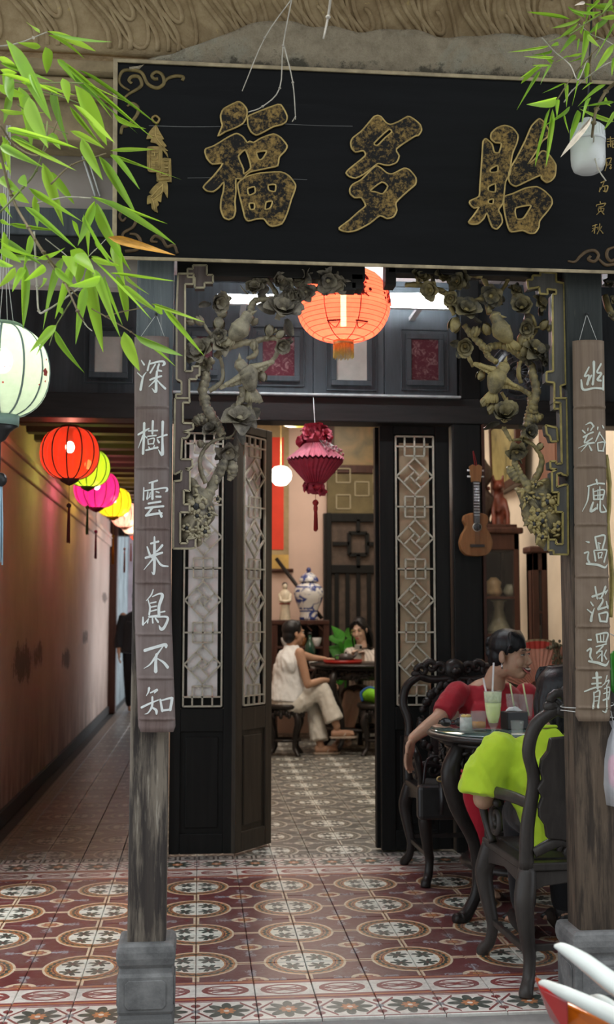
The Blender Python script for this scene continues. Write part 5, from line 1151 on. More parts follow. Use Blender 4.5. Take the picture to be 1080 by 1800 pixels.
pleat(zt, .055, 0.012, R1, .006).build('upper_cone', M['maroon_lit'], t, world=False); pleat(zb, .045, 0.0, R1*.98, .006).build('lower_cone', M['maroon_paper'], t, world=False)
rd = random.Random(9)
MB().ell((0, 0, zt+.035), (.055, .055, .055), None, 14, 9, rough=.2, fr=60).build('rose_core', M['maroon_paper'], t, world=False)
for k in range(26):
    a = k*2.4; q = .034*sqrt((k+.5)/9)*1.35; o = petal_flower(5, .9, .036, k).build('paper_rose', M['maroon_paper'], t, world=False)
    o.location = (cos(a)*q, sin(a)*q, zt+.085-.075*(k/25)**1.5); o.rotation_euler = (1.5*k/25*sin(a), -1.5*k/25*cos(a), rd.random()*6)
for k in range(12):
    a = k*2.4; o = petal_flower(5, .9, .026, k).build('paper_rose', M['maroon_paper'], t, world=False)
    o.location = (cos(a)*.045, sin(a)*.045, zb-.012-.018*(k % 3)); o.rotation_euler = (1.6*sin(a), -1.6*cos(a), a)
MB().ell((0, 0, zb-.025), (.05, .05, .036), None, 14, 9, rough=.2, fr=60).build('lower_ball', M['maroon_paper'], t, world=False)
b = MB(); g = MB()
for k in range(26):                                  # berry sprays over the right shoulder
    a = rd.uniform(-.9, .5)-.4; l = rd.uniform(.05, .16); e = Vector((cos(a)*l, sin(a)*l, zt+.045-l*.62+rd.uniform(-.015, .02))); b.ell(e, (.007, .007, .008), None, 7, 5); g.tube([(cos(a)*.03, sin(a)*.03, zt+.03), e], .0013, 4)
b.build('berries', solid('dusty_red_berry', (.36, .10, .13), .5), t, world=False); g.build('berry_stems', M['string'], t, world=False)
MB().tube([(0, 0, zt+.05), (0, .128, 2.478-p.z)], .0018, 5).build('hanging_string', M['string'], t, world=False)
M['red_thread'] = solid('red_thread', (.36, .02, .02), .7)
tassel(t, zb-.05, .155, M['red_thread'], r=.013, cord=.055); MB().ell((0, 0, zb-.135), (.012, .012, .026), None, 10, 7).build('tassel_bead', M['red_thread'], t, world=False)
# lamps in the room
p = at(494, 836, 10.2)
t = thing('globe_lamp', 'lit white glass globe lamp on the back wall beside the red scroll', 'lamp', tuple(p))
MB().lathe([(0.001, -.095), (.05, -.085), (.088, -.045), (.10, .0), (.092, .04), (.06, .075), (.03, .085)], 22).build('glass_globe', M['bulb_soft'], t, world=False)
MB().tube([(0, 0, .08), (0, 0, 3.9-p.z)], .006, 8).build('rod', M['brass'], t, world=False)
lamp('globe_light', p+Vector((0, -.16, 0)), 14, WARM, .1)
p = at(521, 722, 8.4)
t = thing('glass_shade_lamp', 'yellow bowl shaped ceiling lamp inside the doorway', 'lamp', tuple(p))
M['yellow_glass'] = (lambda m: (m.set(col=(.85, .75, .05), rough=.3, ecol=(.9, .78, .05), estr=.7), m.m)[1])(Mat('lit_yellow_glass'))
MB().lathe([(.085, -.115), (.10, -.11), (.115, -.09), (.20, .02), (.215, .05)], 28).build('glass_shade', M['yellow_glass'], t, world=False)
MB().tube([(0, 0, .04), (0, 0, 3.9-p.z)], .006, 8).build('rod', M['brass'], t, world=False); MB().lathe([(.02, .0), (.21, .048)], 28).build('shade_top', M['brass'], t, world=False)
# ------------------------------------------------------------------ hanging bamboo
def leaf_mat():
    m = Mat('bamboo_leaf'); r = m.rnd(); v = m.coord('Object'); x, y, z = m.sep(v)
    vein = ((y*26).frac()-0.5).abs().step(0.0, 0.5)
    c = m.ramp(r, [(0.0, (.13, .33, .03)), (0.35, (.25, .52, .04)), (0.7, (.36, .64, .06)), (1.0, (.46, .70, .10))])
    c = m.mix(vein*.25, c, (.45, .62, .12))
    d = m.n('ShaderNodeBsdfPrincipled'); m.L(c, d.inputs['Base Color']); d.inputs['Roughness'].default_value = .38; d.inputs['Specular IOR Level'].default_value = .5
    tl = m.n('ShaderNodeBsdfTranslucent'); c2 = m.mix(.5, c, (.62, .98, .05)); m.L(c2, tl.inputs[0])
    a = m.n('ShaderNodeMixShader'); a.inputs[0].default_value = .55; m.L(d.outputs[0], a.inputs[1]); m.L(tl.outputs[0], a.inputs[2]); m.L(a.outputs[0], m.out.inputs[0]); return m.m
M['leaf'] = leaf_mat(); M['leaf_dry'] = solid('orange_dry_leaf', (.62, .30, .035), .5, .3, 8); M['leaf_straw'] = solid('straw_leaf', (.52, .45, .36), .6, .2, 8)
M['twig'] = solid('brown_bamboo_twig', (.19, .14, .07), .6, .3, 30, coord='World'); M['twig_pale'] = solid('pale_dry_twig', (.46, .42, .35), .7, .2, 30, coord='World'); M['twig_green'] = solid('green_bamboo_twig', (.17, .20, .06), .6, .3, 30, coord='World')
def leaf_mesh(k, mat):
    b = MB(); n = 10; prof = lambda t: (min(1, t/.22)**.6)*(1-max(0, (t-.22)/.78)**1.7); vs = []
    for i in range(n+1):
        t = i/n; w = .5*max(prof(t), .015); dr = (-.10, -.03, -.17, .05)[k]*t*t; tw = (.3, -.5, .15, .7)[k]*t
        for s in (-1, 0, 1): vs.append((t, s*w*cos(tw), dr+abs(s)*w*.16+s*w*sin(tw)*.6))
    fs = [(i*3+j, i*3+j+1, i*3+j+4, i*3+j+3) for i in range(n) for j in range(2)]
    b.add(vs, fs, 0, True); me = b.mesh('leaf'); me.materials.append(mat); return me
LM = [leaf_mesh(k, M['leaf']) for k in range(4)]; LD = leaf_mesh(1, M['leaf_dry']); LS = leaf_mesh(3, M['leaf_straw'])
def put_leaf(t, rd, b0, t0, wpx, y0, y1, me=None):
    a = at(*b0, y0); c = at(*t0, y1); ax = c-a; L = ax.length; view = (EYE-(a+c)/2).normalized()
    roll = rd.uniform(-.75, .75); x = ax.normalized(); yv = view.cross(x).normalized(); zv = x.cross(yv); y2 = yv*cos(roll)+zv*sin(roll); z2 = x.cross(y2)
    W = wpx*y0/FPX/max(.55, cos(roll)); m = Matrix((x*L, y2*W, z2*min(L, .16))).transposed().to_4x4()
    o = link('leaf', me or LM[rd.randrange(4)], t, world=False); o.matrix_parent_inverse = wmat(t).inverted(); o.matrix_basis = Matrix.Translation(a) @ m
    return o
def plant(label, loc, sets, twigs, seed, yr, extra=()):
    rd = random.Random(seed); t = thing('bamboo_plant', label, 'plant', loc)
    for (s, ox, oy), rows in sets:
        for bx, by, tx, ty, w in rows:
            y = rd.uniform(*yr); put_leaf(t, rd, (bx/s+ox, by/s+oy), (tx/s+ox, ty/s+oy), w/s*.86, y, y+rd.uniform(-.10, .10))
    for (s, ox, oy), bx, by, tx, ty, w, me in extra: y = rd.uniform(*yr); put_leaf(t, rd, (bx/s+ox, by/s+oy), (tx/s+ox, ty/s+oy), w/s, y, y, me)
    for (s, ox, oy), mat, w, pts in twigs:
        y = sum(yr)/2+rd.uniform(-.12, .12); q = [at(p[0]/s+ox, p[1]/s+oy, y+.05*sin(i*1.7)) for i, p in enumerate(pts)]
        b = MB(); b.tube(spline([tuple(v) for v in q], 5), [w, w*.7], 6); 
        for v in q[1:-1]: b.ell(v, (w*1.7, w*1.7, w*1.2), None, 6, 4)
        b.build('twig', mat, t)
    return t
S1 = (3.2727, 0, 0); S2 = (3.0, 0, 200); S3 = (3.0, 0, 420); S4 = (4.909, 860, 0)
TW, TP, TG = M['twig'], M['twig_pale'], M['twig_green']
plant('bright green bamboo sprays hanging over the left end of the sign board', tuple(at(-30, 60, 3.0)),
 [(S1, [(230,190,150,130,30),(270,180,545,300,22),(275,200,505,320,18),(290,185,640,260,6),(235,270,100,245,45),(260,270,280,430,70),(35,230,290,710,55),(330,340,440,470,50),(330,350,800,770,45),(345,340,870,790,40),(450,400,905,690,22),(360,450,400,590,60),(310,490,380,850,70),(430,490,605,840,75),(470,470,650,680,40),(110,500,205,830,75),(165,560,270,850,80),(20,420,60,600,45),(0,360,310,470,40),(60,530,20,710,50),(0,430,350,520,25),(400,610,590,850,40),(0,630,255,660,40),(40,740,310,800,35),(60,790,210,850,40),(170,420,250,600,40),(230,490,440,550,22),(20,790,20,850,30),(290,770,340,850,55),(500,480,760,600,12),(60,770,220,720,20),(420,600,660,830,22),(0,400,120,430,40),(-20,480,150,560,45),(120,470,250,500,20),(-20,330,120,400,40)]),
  (S2, [(30,90,410,170,30),(60,125,400,300,30),(0,170,200,265,55),(270,100,320,190,50),(225,260,340,600,75),(220,300,410,470,45),(370,90,560,180,35),(430,130,540,350,60),(520,220,720,540,50),(580,195,830,185,25),(580,210,960,345,28),(580,220,735,370,22),(600,0,780,110,40),(150,390,440,570,50),(480,435,880,580,28),(510,450,925,665,28),(510,470,660,835,75),(440,540,470,760,55),(180,430,195,600,40),(0,340,105,410,60),(110,330,140,385,60),(50,580,300,620,30),(130,490,400,700,35),(380,560,430,680,35),(440,530,600,800,35),(0,560,60,590,30),(20,620,25,800,40),(0,660,220,790,40),(160,640,140,800,40),(350,750,400,840,70),(480,760,640,810,40),(30,130,20,260,50),(40,150,50,330,40),(400,740,500,840,90),(10,440,60,560,40),(500,460,410,690,55),(-10,260,60,300,50),(-10,420,40,480,60),(60,420,160,470,50)]),
  (S3, [(0,10,220,130,25),(130,130,130,480,50),(120,150,60,290,45),(80,150,0,260,40),(240,150,130,220,50),(250,210,215,260,40),(340,90,210,470,60),(390,120,290,420,55),(370,60,490,130,90),(470,130,540,600,65),(500,160,620,490,60),(450,250,400,540,60),(550,195,660,460,60),(610,190,690,440,45),(600,20,665,260,75),(480,90,620,150,30),(580,180,930,225,15),(640,250,830,380,45),(660,190,770,290,28),(530,200,390,265,50),(295,455,160,590,55),(290,480,425,715,45),(300,460,180,610,45),(800,340,1080,440,22),(850,345,1080,620,35),(820,340,860,400,45),(655,490,735,700,70),(710,500,960,620,25),(720,515,925,665,18),(0,130,80,145,40),(20,80,220,110,25),(500,0,600,130,35),(200,100,360,60,35),(290,150,400,260,40),(310,360,330,400,30),(500,120,800,420,15),(410,110,420,250,60),(-10,60,120,120,45)])],
 [(S1, TP, .0022, [(-40,270),(100,250),(270,185)]), (S1, TG, .0025, [(0,510),(130,510),(300,540),(470,600)]), (S1, TG, .0022, [(40,470),(200,480),(370,475),(480,480)]), (S1, TW, .003, [(0,720),(90,840),(240,890),(330,700)]), (S1, TG, .002, [(100,600),(230,700),(390,770)]), (S2, TW, .0028, [(270,370),(380,270),(560,210)]), (S2, TW, .004, [(-20,120),(60,430),(150,600),(230,730),(330,850)]), (S2, TG, .003, [(0,520),(120,390),(190,300),(240,150),(250,40)]), (S2, TP, .0025, [(200,470),(350,440),(480,445)]),
  (S3, TW, .0035, [(180,0),(260,120),(340,230),(410,380),(440,430)]), (S3, TP, .003, [(180,-40),(195,250),(205,380),(240,380),(320,330),(420,260),(540,205)]), (S3, TW, .0022, [(340,230),(460,350),(560,410),(690,490),(730,520)]), (S3, TW, .002, [(560,410),(640,385),(740,365),(820,345)]), (S3, TP, .0016, [(240,0),(330,70),(410,130),(500,60),(560,0)]), (S3, TG, .002, [(380,320),(330,400),(295,460),(260,560)]), (S3, TP, .0018, [(400,360),(450,450),(485,485)])],
 11, (2.80, 3.22), [(S2, 570, 650, 925, 745, 50, LD), (S3, 480, -45, 500, -40, 4, LS), (S1, 200, 225, 185, 205, 14, LS)])
plant('smaller green bamboo spray hanging at the top right over the white lamp', tuple(at(1100, 40, 3.0)),
 [(S4, [(700,165,330,100,30),(830,150,700,65,45),(1080,90,820,30,50),(1040,60,1080,110,40),(970,100,680,115,20),(800,150,540,260,25),(770,195,600,330,25),(800,235,500,370,25),(1000,110,830,190,25),(1040,130,850,290,28),(750,300,615,450,60),(830,260,830,510,65),(850,300,950,410,50),(1080,200,910,510,35),(1080,380,910,625,70),(520,395,185,455,22),(545,430,415,490,22),(560,490,320,495,22),(600,370,530,400,35),(810,460,670,495,30),(810,490,670,545,25),(550,530,490,500,40),(440,560,255,685,22),(460,575,270,720,22),(540,560,450,690,30),(440,610,230,970,40),(805,590,720,930,45),(835,540,850,695,55),(660,715,470,800,18),(660,720,680,880,40),(580,850,400,930,75),(590,860,590,990,45),(1010,730,760,890,50),(1080,880,765,930,45),(1080,1050,775,950,45),(700,920,450,1110,60),(530,930,410,1440,45),(550,940,500,1440,55),(765,950,690,1230,45),(650,1000,700,1170,25),(940,0,860,100,30),(850,60,860,150,30),(940,200,920,350,35),(1080,500,1060,680,40),(880,720,790,790,30),(880,840,790,1050,50),(1000,850,1060,920,60),(1080,960,1010,1120,40),(780,330,760,450,20),(800,300,830,180,35),(690,480,580,540,20),(620,490,560,450,25),(540,560,380,560,15),(1080,60,960,30,50),(1100,140,960,160,50),(1060,0,1000,90,45),(900,160,860,60,35)])],
 [(S4, TW, .0055, [(1110,700),(1010,790),(930,940),(905,1060),(890,1180)]), (S4, TP, .002, [(460,330),(560,440),(700,560),(770,690),(850,510)]), (S4, TW, .002, [(590,860),(720,660),(850,510),(950,400)]), (S4, TP, .002, [(650,880),(720,780),(870,650),(1000,560),(1090,520)]), (S4, TG, .0022, [(1080,0),(1000,100),(840,200),(700,300)]), (S4, TW, .004, [(880,700),(870,560),(885,460)]), (S4, TP, .002, [(780,210),(870,290),(1000,345),(1080,390)]), (S4, TP, .0026, [(905,1180),(905,1300),(940,1450),(1010,1560)])],
 12, (2.92, 3.20), [(S4, 885, 1005, 605, 1360, 28, LS), (S4, 830, 20, 735, 50, 35, LS)])
def twig(label, px, Y, w=.0022, mat=None):
    b = MB()
    for pts in px: 
        q = spline([tuple(at(p[0], p[1], Y+.03*sin(i))) for i, p in enumerate(pts)], 4); b.tube(q, [w, w*.7], 6)
        for p in pts[1:-1]: b.ell(at(p[0], p[1], Y), (w*2.0, w*2, w*1.5), None, 6, 4)
    return tag(b.build('dry_twig', mat or TP, None), label, 'twig')
twig('pale dry forked twig dangling in front of the sign board', [[(516, -6), (466, 66), (426, 160)], [(514, -6), (498, 80), (492, 155), (462, 187), (437, 197)], [(500, 82), (515, 145), (520, 210)], [(520, 205), (514, 214)]], 3.25)
twig('single pale stick hanging down from above, at the top edge of the photo', [[(582, -8), (577, 30), (569, 68)]], 2.6, .0032)
# white plastic lamp under the right bamboo
p = at(1034, 262, 3.24); s = 3.24/FPX
t = thing('plastic_lamp', 'unlit white plastic jar shaped lamp hanging under the right bamboo', 'lamp', tuple(p))
def jar_mat():
    m = Mat('cloudy_white_plastic'); v = m.coord('Object'); n = m.noise(v, 38, 5, .7); x, y, z = m.sep(v)
    f = ((z+0.062).abs()*-16+1.0+(x-0.015)*14+(n-0.5)*4-0.9).sat()
    m.set(col=m.mix(f*.75, (.60, .61, .59), (.17, .12, .09)), rough=.35, trans=.0, sss=.0); return m.m
M['jar'] = jar_mat(); M['jar_lid'] = solid('white_plastic_collar', (.62, .64, .64), .4, .05)
r = 32*s
MB().lathe([(0.001, -46*s), (r*.6, -45*s), (r*.86, -40*s), (r*.97, -30*s), (r, -18*s), (r*1.0, 14*s)], 36).build('globe', M['jar'], t, world=False)
MB().lathe([(r*1.03, 12*s), (r*1.04, 17*s), (r*1.0, 20*s), (r*.98, 38*s), (r*.85, 43*s), (r*.35, 45*s), (r*.30, 58*s), (0.001, 59*s)], 36).build('collar', M['jar_lid'], t, world=False)
b = MB()
for i in range(28): a = 2*pi*i/28; b.bar((cos(a)*r*1.0, sin(a)*r*1.0, 19*s), (cos(a)*r*.98, sin(a)*r*.98, 38*s), .0022, .004, up=(cos(a), sin(a), 0))
b.build('collar_ribs', M['jar_lid'], t, world=False)
MB().tube([(0, 0, 58*s), (.01, 0, .25), (.05, .02, .75)], .003, 6).build('cable', M['black'], t, world=False)
# ------------------------------------------------------------------ carved furniture
M['seat_weave'] = solid('dark_woven_seat', (.028, .026, .024), .7, .4, 120, coord='Object')
M['marble'] = solid('cream_marble_inlay', (.34, .28, .20), .35, .3, 8, coord='Object')
def carved_lumps(b, pts, r, seed, k=3):
    rd = random.Random(seed)
    for p in pts:
        for i in range(k): b.ell(Vector(p)+Vector((rd.uniform(-1, 1)*r, rd.uniform(-.5, .5)*r, rd.uniform(-1, 1)*r)), (r*rd.uniform(.5, .9), r*.6, r*rd.uniform(.4, .8)), rot(rd.random()*3, rd.random()*3, 0), 7, 5)
def spiral(c, r0, turns, n, ax='yz', a0=0, s=1):
    out = []
    for i in range(n):
        t = i/(n-1); a = a0+s*2*pi*turns*t; r = r0*(1-.8*t); u, v = cos(a)*r, sin(a)*r
        out.append(Vector(c)+(Vector((0, u, v)) if ax == 'yz' else Vector((u, 0, v))))
    return out
def armchair(label, loc, rz, mat, crest=True, marble=True, seed=1):
    t = thing('carved_armchair', label, 'chair', loc, rz); W, D, S = .29, .24, .435; Lb = dict(world=False)
    b = MB(); b.bb(-W, W, -D, D, S-.028, S); b.build('seat_frame', mat, t, bevel=.006, **Lb)
    b = MB(); b.bb(-W+.05, W-.05, -D+.05, D-.05, S-.005, S+.006); b.build('woven_seat', M['seat_weave'], t, bevel=.003, **Lb)
    for sx in (-1, 1):
        for sy in (-1, 1):
            x, y = sx*(W-.025), sy*(D-.025); b = MB(); ox, oy = sx*.02, sy*.022
            b.tube(spline([(x, y, S-.02, .030), (x+ox*.6, y+oy*.6, S-.085, .036), (x+ox, y+oy, S-.14, .031), (x+ox*.4, y+oy*.3, S-.24, .024), (x-ox*.2, y-oy*.2, .12, .021), (x+ox*.2, y+oy*.3, .055, .023), (x+ox*1.1, y+oy*1.5, .02, .026), (x+ox*1.3, y+oy*1.8, .0, .022)], 4) and [p[:3] for p in spline([(x, y, S-.02, .030), (x+ox*.6, y+oy*.6, S-.085, .036), (x+ox, y+oy, S-.14, .031), (x+ox*.4, y+oy*.3, S-.24, .024), (x-ox*.2, y-oy*.2, .12, .021), (x+ox*.2, y+oy*.3, .055, .023), (x+ox*1.1, y+oy*1.5, .02, .026), (x+ox*1.3, y+oy*1.8, .0, .022)], 4)], [.030, .035, .036, .033, .028, .024, .021, .021, .023, .025, .022], 10)
            b.build('leg', mat, t, **Lb)
    for sx in (-1, 1):                       # side aprons and stretchers
        poly = [(-D+.03, S-.03), (D-.03, S-.03), (D-.03, S-.10), (D-.07, S-.085), (0, S-.062), (-D+.07, S-.085), (-D+.03, S-.10)]
        b = MB(); b.prism(poly, .02, Matrix(((0, 0, 1, sx*(W-.02)-.01), (1, 0, 0, 0), (0, 1, 0, 0), (0, 0, 0, 1)))); b.build('apron', mat, t, bevel=.004, fix=True, **Lb)
        MB().bar((sx*(W-.03), -D+.03, .13), (sx*(W-.03), D-.03, .13), .022, .018).build('stretcher', mat, t, bevel=.003, **Lb)
    for sy in (-1, 1):
        poly = [(-W+.03, S-.03), (W-.03, S-.03), (W-.03, S-.10), (W-.08, S-.08), (0, S-.058), (-W+.08, S-.08), (-W+.03, S-.10)]
        b = MB(); b.prism(poly, .02, Matrix(((1, 0, 0, 0), (0, 0, -1, sy*(D-.02)+.01), (0, 1, 0, 0), (0, 0, 0, 1)))); b.build('apron', mat, t, bevel=.004, fix=True, **Lb)
    MB().bar((-W+.04, D-.03, .15), (W-.04, D-.03, .15), .022, .018).build('stretcher', mat, t, bevel=.003, **Lb)
    for sx in (-1, 1):                       # back posts, arms and scrolls
        q = spline([(sx*(W-.02), D-.02, S-.02), (sx*(W-.02), D+.0, S+.12), (sx*(W-.035), D+.03, S+.28), (sx*(W-.01), D+.055, S+.38), (sx*(W-.035), D+.07, S+.47), (sx*(W-.11), D+.075, S+.525)], 5)
        MB().tube(q, [.026, .024, .022, .022, .023, .02], 10).build('back_post', mat, t, **Lb)
        q = spline([(sx*(W-.025), D+.02, S+.20), (sx*(W+.0), D-.12, S+.205), (sx*(W+.02), -D+.14, S+.19), (sx*(W+.015), -D+.06, S+.15), (sx*(W-.0), -D+.07, S+.06), (sx*(W-.01), -D+.11, S+.0)], 6)
        MB().tube(q, [.020, .021, .022, .022, .018, .02], 9, flat=.8).build('armrest', mat, t, **Lb)
        MB().tube(spiral((sx*(W+.0), -D+.19, S+.095), .065, 1.6, 26, 'yz', 1.2, 1), [.014, .013, .010, .010], 8).build('arm_scroll', mat, t, **Lb)
    # splat with scalloped edge
    n = 40; poly = []
    for i in range(n):
        a = 2*pi*i/n; rx = .165+.007*cos(a*16); rz_ = .225+.010*cos(a*16); u = cos(a); v = sin(a); k = (abs(u)**4+abs(v)**4)**-.25; poly.append((u*k*rx*(.86 if marble else 1.46), v*k*rz_*.86))
    Mx = Matrix.Translation((0, D+.045, S+.255)) @ Matrix.Rotation(R(-9), 4, 'X') @ Matrix(((1, 0, 0, 0), (0, 0, -1, .012), (0, 1, 0, 0), (0, 0, 0, 1)))
    sp = MB().prism(poly, .024, Mx).build('splat', mat, t, bevel=.004, fix=True, **Lb)
    b = MB(); b.prism([(-.10, -.15), (.10, -.15), (.12, .10), (.05, .17), (-.05, .17), (-.12, .10)], .030, Mx @ Matrix.Translation((0, 0, -.003))); b.build('raised_panel', mat, sp, bevel=.004, fix=True, **Lb)
    if marble:
        MB().ell((0, D+.022, S+.27), (.085, .012, .10), None, 20, 10).build('marble_inlay', M['marble'], sp, world=False, label='cream marble inlay')
    b = MB(); rd = random.Random(seed)
    for i in range(34 if marble else 0):                      # carved leafage beside the splat
        a = 2*pi*i/34; p = Vector((cos(a)*.185, D+.04+.03*sin(a), S+.265+sin(a)*.225)); b.ell(p+Vector((rd.gauss(0, .006), 0, rd.gauss(0, .006))), (rd.uniform(.018, .032), .018, rd.uniform(.014, .030)), rot(0, rd.random()*3, 0), 7, 5); b.tube(spiral(p, .02, .8, 7, 'xz', rd.random()*6), .008, 6)
    if marble: b.build('carved_border', mat, t, kind='stuff', **Lb)
    # crest: pierced, with a round boss and scrolls
    b = MB()
    b.ell((0, D+.075, S+.555), (.058, .04, .055), None, 14, 9); b.ell((0, D+.045, S+.545), (.03, .03, .022), None, 10, 7)
    b.tube(spline([(-W+.10, D+.075, S+.52), (-.12, D+.08, S+.50), (0, D+.08, S+.505), (.12, D+.08, S+.50), (W-.10, D+.075, S+.52)], 6), .021, 9)
    for sx in (-1, 1):
        for k, (cx, cz, r) in enumerate(((.075, .555, .035), (.125, .565, .036), (.175, .545, .034))): b.tube(spiral((sx*cx, D+.075, S+cz), r, 1.1, 14, 'xz', 0 if sx > 0 else pi, sx), [.017, .016, .012, .009], 8)
        b.ell((sx*.205, D+.075, S+.53), (.03, .022, .02), None, 9, 6)
    b.build('crest_carving', mat, t, **Lb)
    # pierced scroll under the splat
    b = MB()
    b.tube(spline([(-W+.04, D+.005, S+.035), (-.17, D+.01, S+.07), (-.09, D+.01, S+.055), (0, D+.01, S+.075), (.09, D+.01, S+.055), (.17, D+.01, S+.07), (W-.04, D+.005, S+.035)], 6), [.018, .02, .015, .02, .015, .02, .018], 9, flat=.8)
    for sx in (-1, 1): b.tube(spiral((sx*.13, D+.01, S+.04), .035, 1.2, 14, 'xz', 0, sx), .010, 7)
    b.build('lower_scroll', mat, t, **Lb)
    return t
armchair('dusty dark carved armchair with its back to the viewer, holding the person in lime green', (1.375, 4.10, 0), pi+.04, M['rosewood_grey'], marble=False, seed=3)
armchair('black carved armchair facing the lane with cream marble back, under the woman in red', (1.355, 5.66, 0), .02, M['rosewood'], seed=5)
def folded_pad(): pass

def round_table(label, loc, r, h, mat, glass, nleg=4, a0=.4):
    t = thing('round_table', label, 'table', loc); L = dict(world=False)
    MB().lathe([(0.001, h-.036), (r*.93, h-.036), (r*.95, h-.034), (r*.985, h-.026), (r, h-.018), (r*.985, h-.008), (r*.97, h-.006), (r*.96, h-.003), (0.001, h-.003)], 56).build('table_top', mat, t, **L)
    if glass:
        MB().lathe([(0.001, h-.0029), (r*.955, h-.0029), (r*.96, h+.0005), (r*.955, h+.004), (0.001, h+.004)], 56).build('glass_sheet', M['table_glass'], t, label='greenish glass sheet on the top', **L)
    MB().lathe([(r*.86, h-.036), (r*.88, h-.05), (r*.84, h-.06)], 48).build('neck_moulding', mat, t, **L)
    b = MB(); rd = random.Random(7)
    b.lathe([(r*.80, h-.06), (r*.82, h-.06), (r*.81, h-.15), (r*.79, h-.15)], 40)
    for i in range(150):
        a = 2*pi*i/150+rd.uniform(-.02, .02); q = r*.835; z = h-.105+rd.uniform(-.05, .045); p = Vector((cos(a)*q, sin(a)*q, z))
        tt = Vector((-sin(a), cos(a), 0)); e = rd.uniform(0, pi); d = tt*cos(e)+Vector((0, 0, sin(e))); b.tube([p-d*.022, p+Vector((cos(a), sin(a), 0))*.012, p+d*.022], [.006, .008, .005], 6)
    b.build('carved_apron', mat, t, kind='stuff', **L)
    for k in range(nleg):
        a = a0+2*pi*k/nleg; c, s = cos(a), sin(a); P = lambda q, z: (c*q*r, s*q*r, z)
        MB().tube(spline([P(.80, h-.05), P(.93, h-.16), P(.86, h-.30), P(.66, h-.46), P(.62, .14), P(.72, .05), P(.82, .012), P(.90, .02)], 5), [.034, .042, .034, .026, .024, .026, .03, .02], 10).build('leg', mat, t, **L)
    MB().lathe([(r*.48, .20), (r*.66, .20), (r*.68, .21), (r*.66, .225), (r*.48, .225), (r*.46, .21), (r*.48, .20)], 40).build('ring_stretcher', mat, t, **L)
    return t
def glass_mat(name, col, rough=0.0, ior=1.45):
    m = Mat(name); m.set(col=col, rough=rough, trans=1.0, ior=ior, spec=.5); return m.m
M['glass'] = (lambda m: (m.set(col=(.62, .66, .63), rough=.04, alpha=.13, spec=.8), m.m)[1])(Mat('clear_glass')); M['table_glass'] = (lambda m: (m.set(col=(.06, .11, .10), rough=.04, spec=.6, coat=.6), m.m)[1])(Mat('green_table_glass'))
TC = at(955, 1288, 4.93); TC = Vector((1.425, 4.93, 0)); TH = at(800, 1288, 4.93).z
round_table('round black carved table with glass top between the two armchairs', (1.425, 4.93, 0), .43, .775, M['rosewood'], True)
TH = .779+.0005
def on(px, py): return gp(px, py, TH)
# ---- drinks and things on the table
def liquid(name, col): return solid(name, col, .35, .05, 30, coord='Object')
M['smoothie'] = liquid('lime_green_smoothie', (.68, .78, .30)); M['tea'] = (lambda m: (m.set(col=(.50, .22, .015), rough=.1, sss=.1), m.m)[1])(Mat('amber_tea')); M['foam'] = solid('pale_foam_streaks', (.66, .74, .46), .6, .3, 50, coord='Object'); M['ice'] = solid('cloudy_ice', (.60, .64, .60), .25, .2, 50, coord='Object')
M['straw_clear'] = solid('whitish_plastic_straw', (.62, .60, .60), .35); M['straw_green'] = solid('pale_green_straw', (.62, .72, .36), .4)
def straw(name, p, q, mat, t, r=.0038): MB().tube([p, q], r, 8).build(name, mat, t, world=False)
s = 4.9/FPX
p = on(868, 1297)
t = thing('smoothie_glass', 'tall footed glass of lime green smoothie with two straws', 'drink', tuple(p))
prof = [(.019, .060), (.026, .085), (.032, .13), (.036, .185)]
MB().lathe([(0.001, 0), (.030, .001), (.031, .006), (.014, .016), (.008, .026), (.012, .040), (.020, .055), (.0275, .083), (.0335, .128), (.0375, .188), (.0365, .188), (.0325, .129), (.0262, .085), (.018, .06), (0.001, .055)], 28).build('glass', M['glass'], t, world=False)
MB().lathe([(0.001, .058), (.0175, .061), (.0257, .086), (.031, .122), (.0325, .140), (0.001, .141)], 28).build('smoothie', M['smoothie'], t, world=False)
MB().lathe([(.0326, .142), (.0345, .16), (.0358, .183)], 28, wob=lambda a: 1-.02*abs(sin(a*5))).build('foam', M['foam'], t, world=False)
straw('straw', (-.006, 0, .10), (.008, .01, .30), M['straw_clear'], t); straw('straw', (-.01, .01, .10), (-.036, .01, .238), M['straw_clear'], t)
p = on(842, 1284)
t = thing('tea_tumbler', 'glass tumbler a third full of amber tea', 'drink', tuple(p))
MB().lathe([(0.001, 0), (.029, 0), (.031, .01), (.0335, .082), (.032, .082), (.0295, .012), (0.001, .012)], 28).build('glass', M['glass'], t, world=False)
MB().lathe([(0.001, .0125), (.0288, .0125), (.0303, .038), (0.001, .038)], 28).build('tea', M['tea'], t, world=False)
p = on(820, 1289)
t = thing('ice_glass', 'frosty glass of ice with a yellow orange rim, leftmost on the table', 'drink', tuple(p))
MB().lathe([(0.001, 0), (.028, 0), (.029, .01), (.026, .08), (.0248, .08), (.0272, .012), (0.001, .012)], 24).build('glass', M['glass'], t, world=False)
MB().lathe([(0.001, .013), (.0268, .013), (.025, .066), (0.001, .066)], 20, wob=lambda a: 1-.03*abs(sin(a*4))).build('ice', M['ice'], t, world=False)
b = MB(); 
for k in range(6): b.ell((cos(k)*.014, sin(k)*.014, .072), (.008, .007, .006), None, 7, 5)
b.build('citrus_bits', solid('yellow_citrus', (.75, .5, .08), .5), t, world=False)
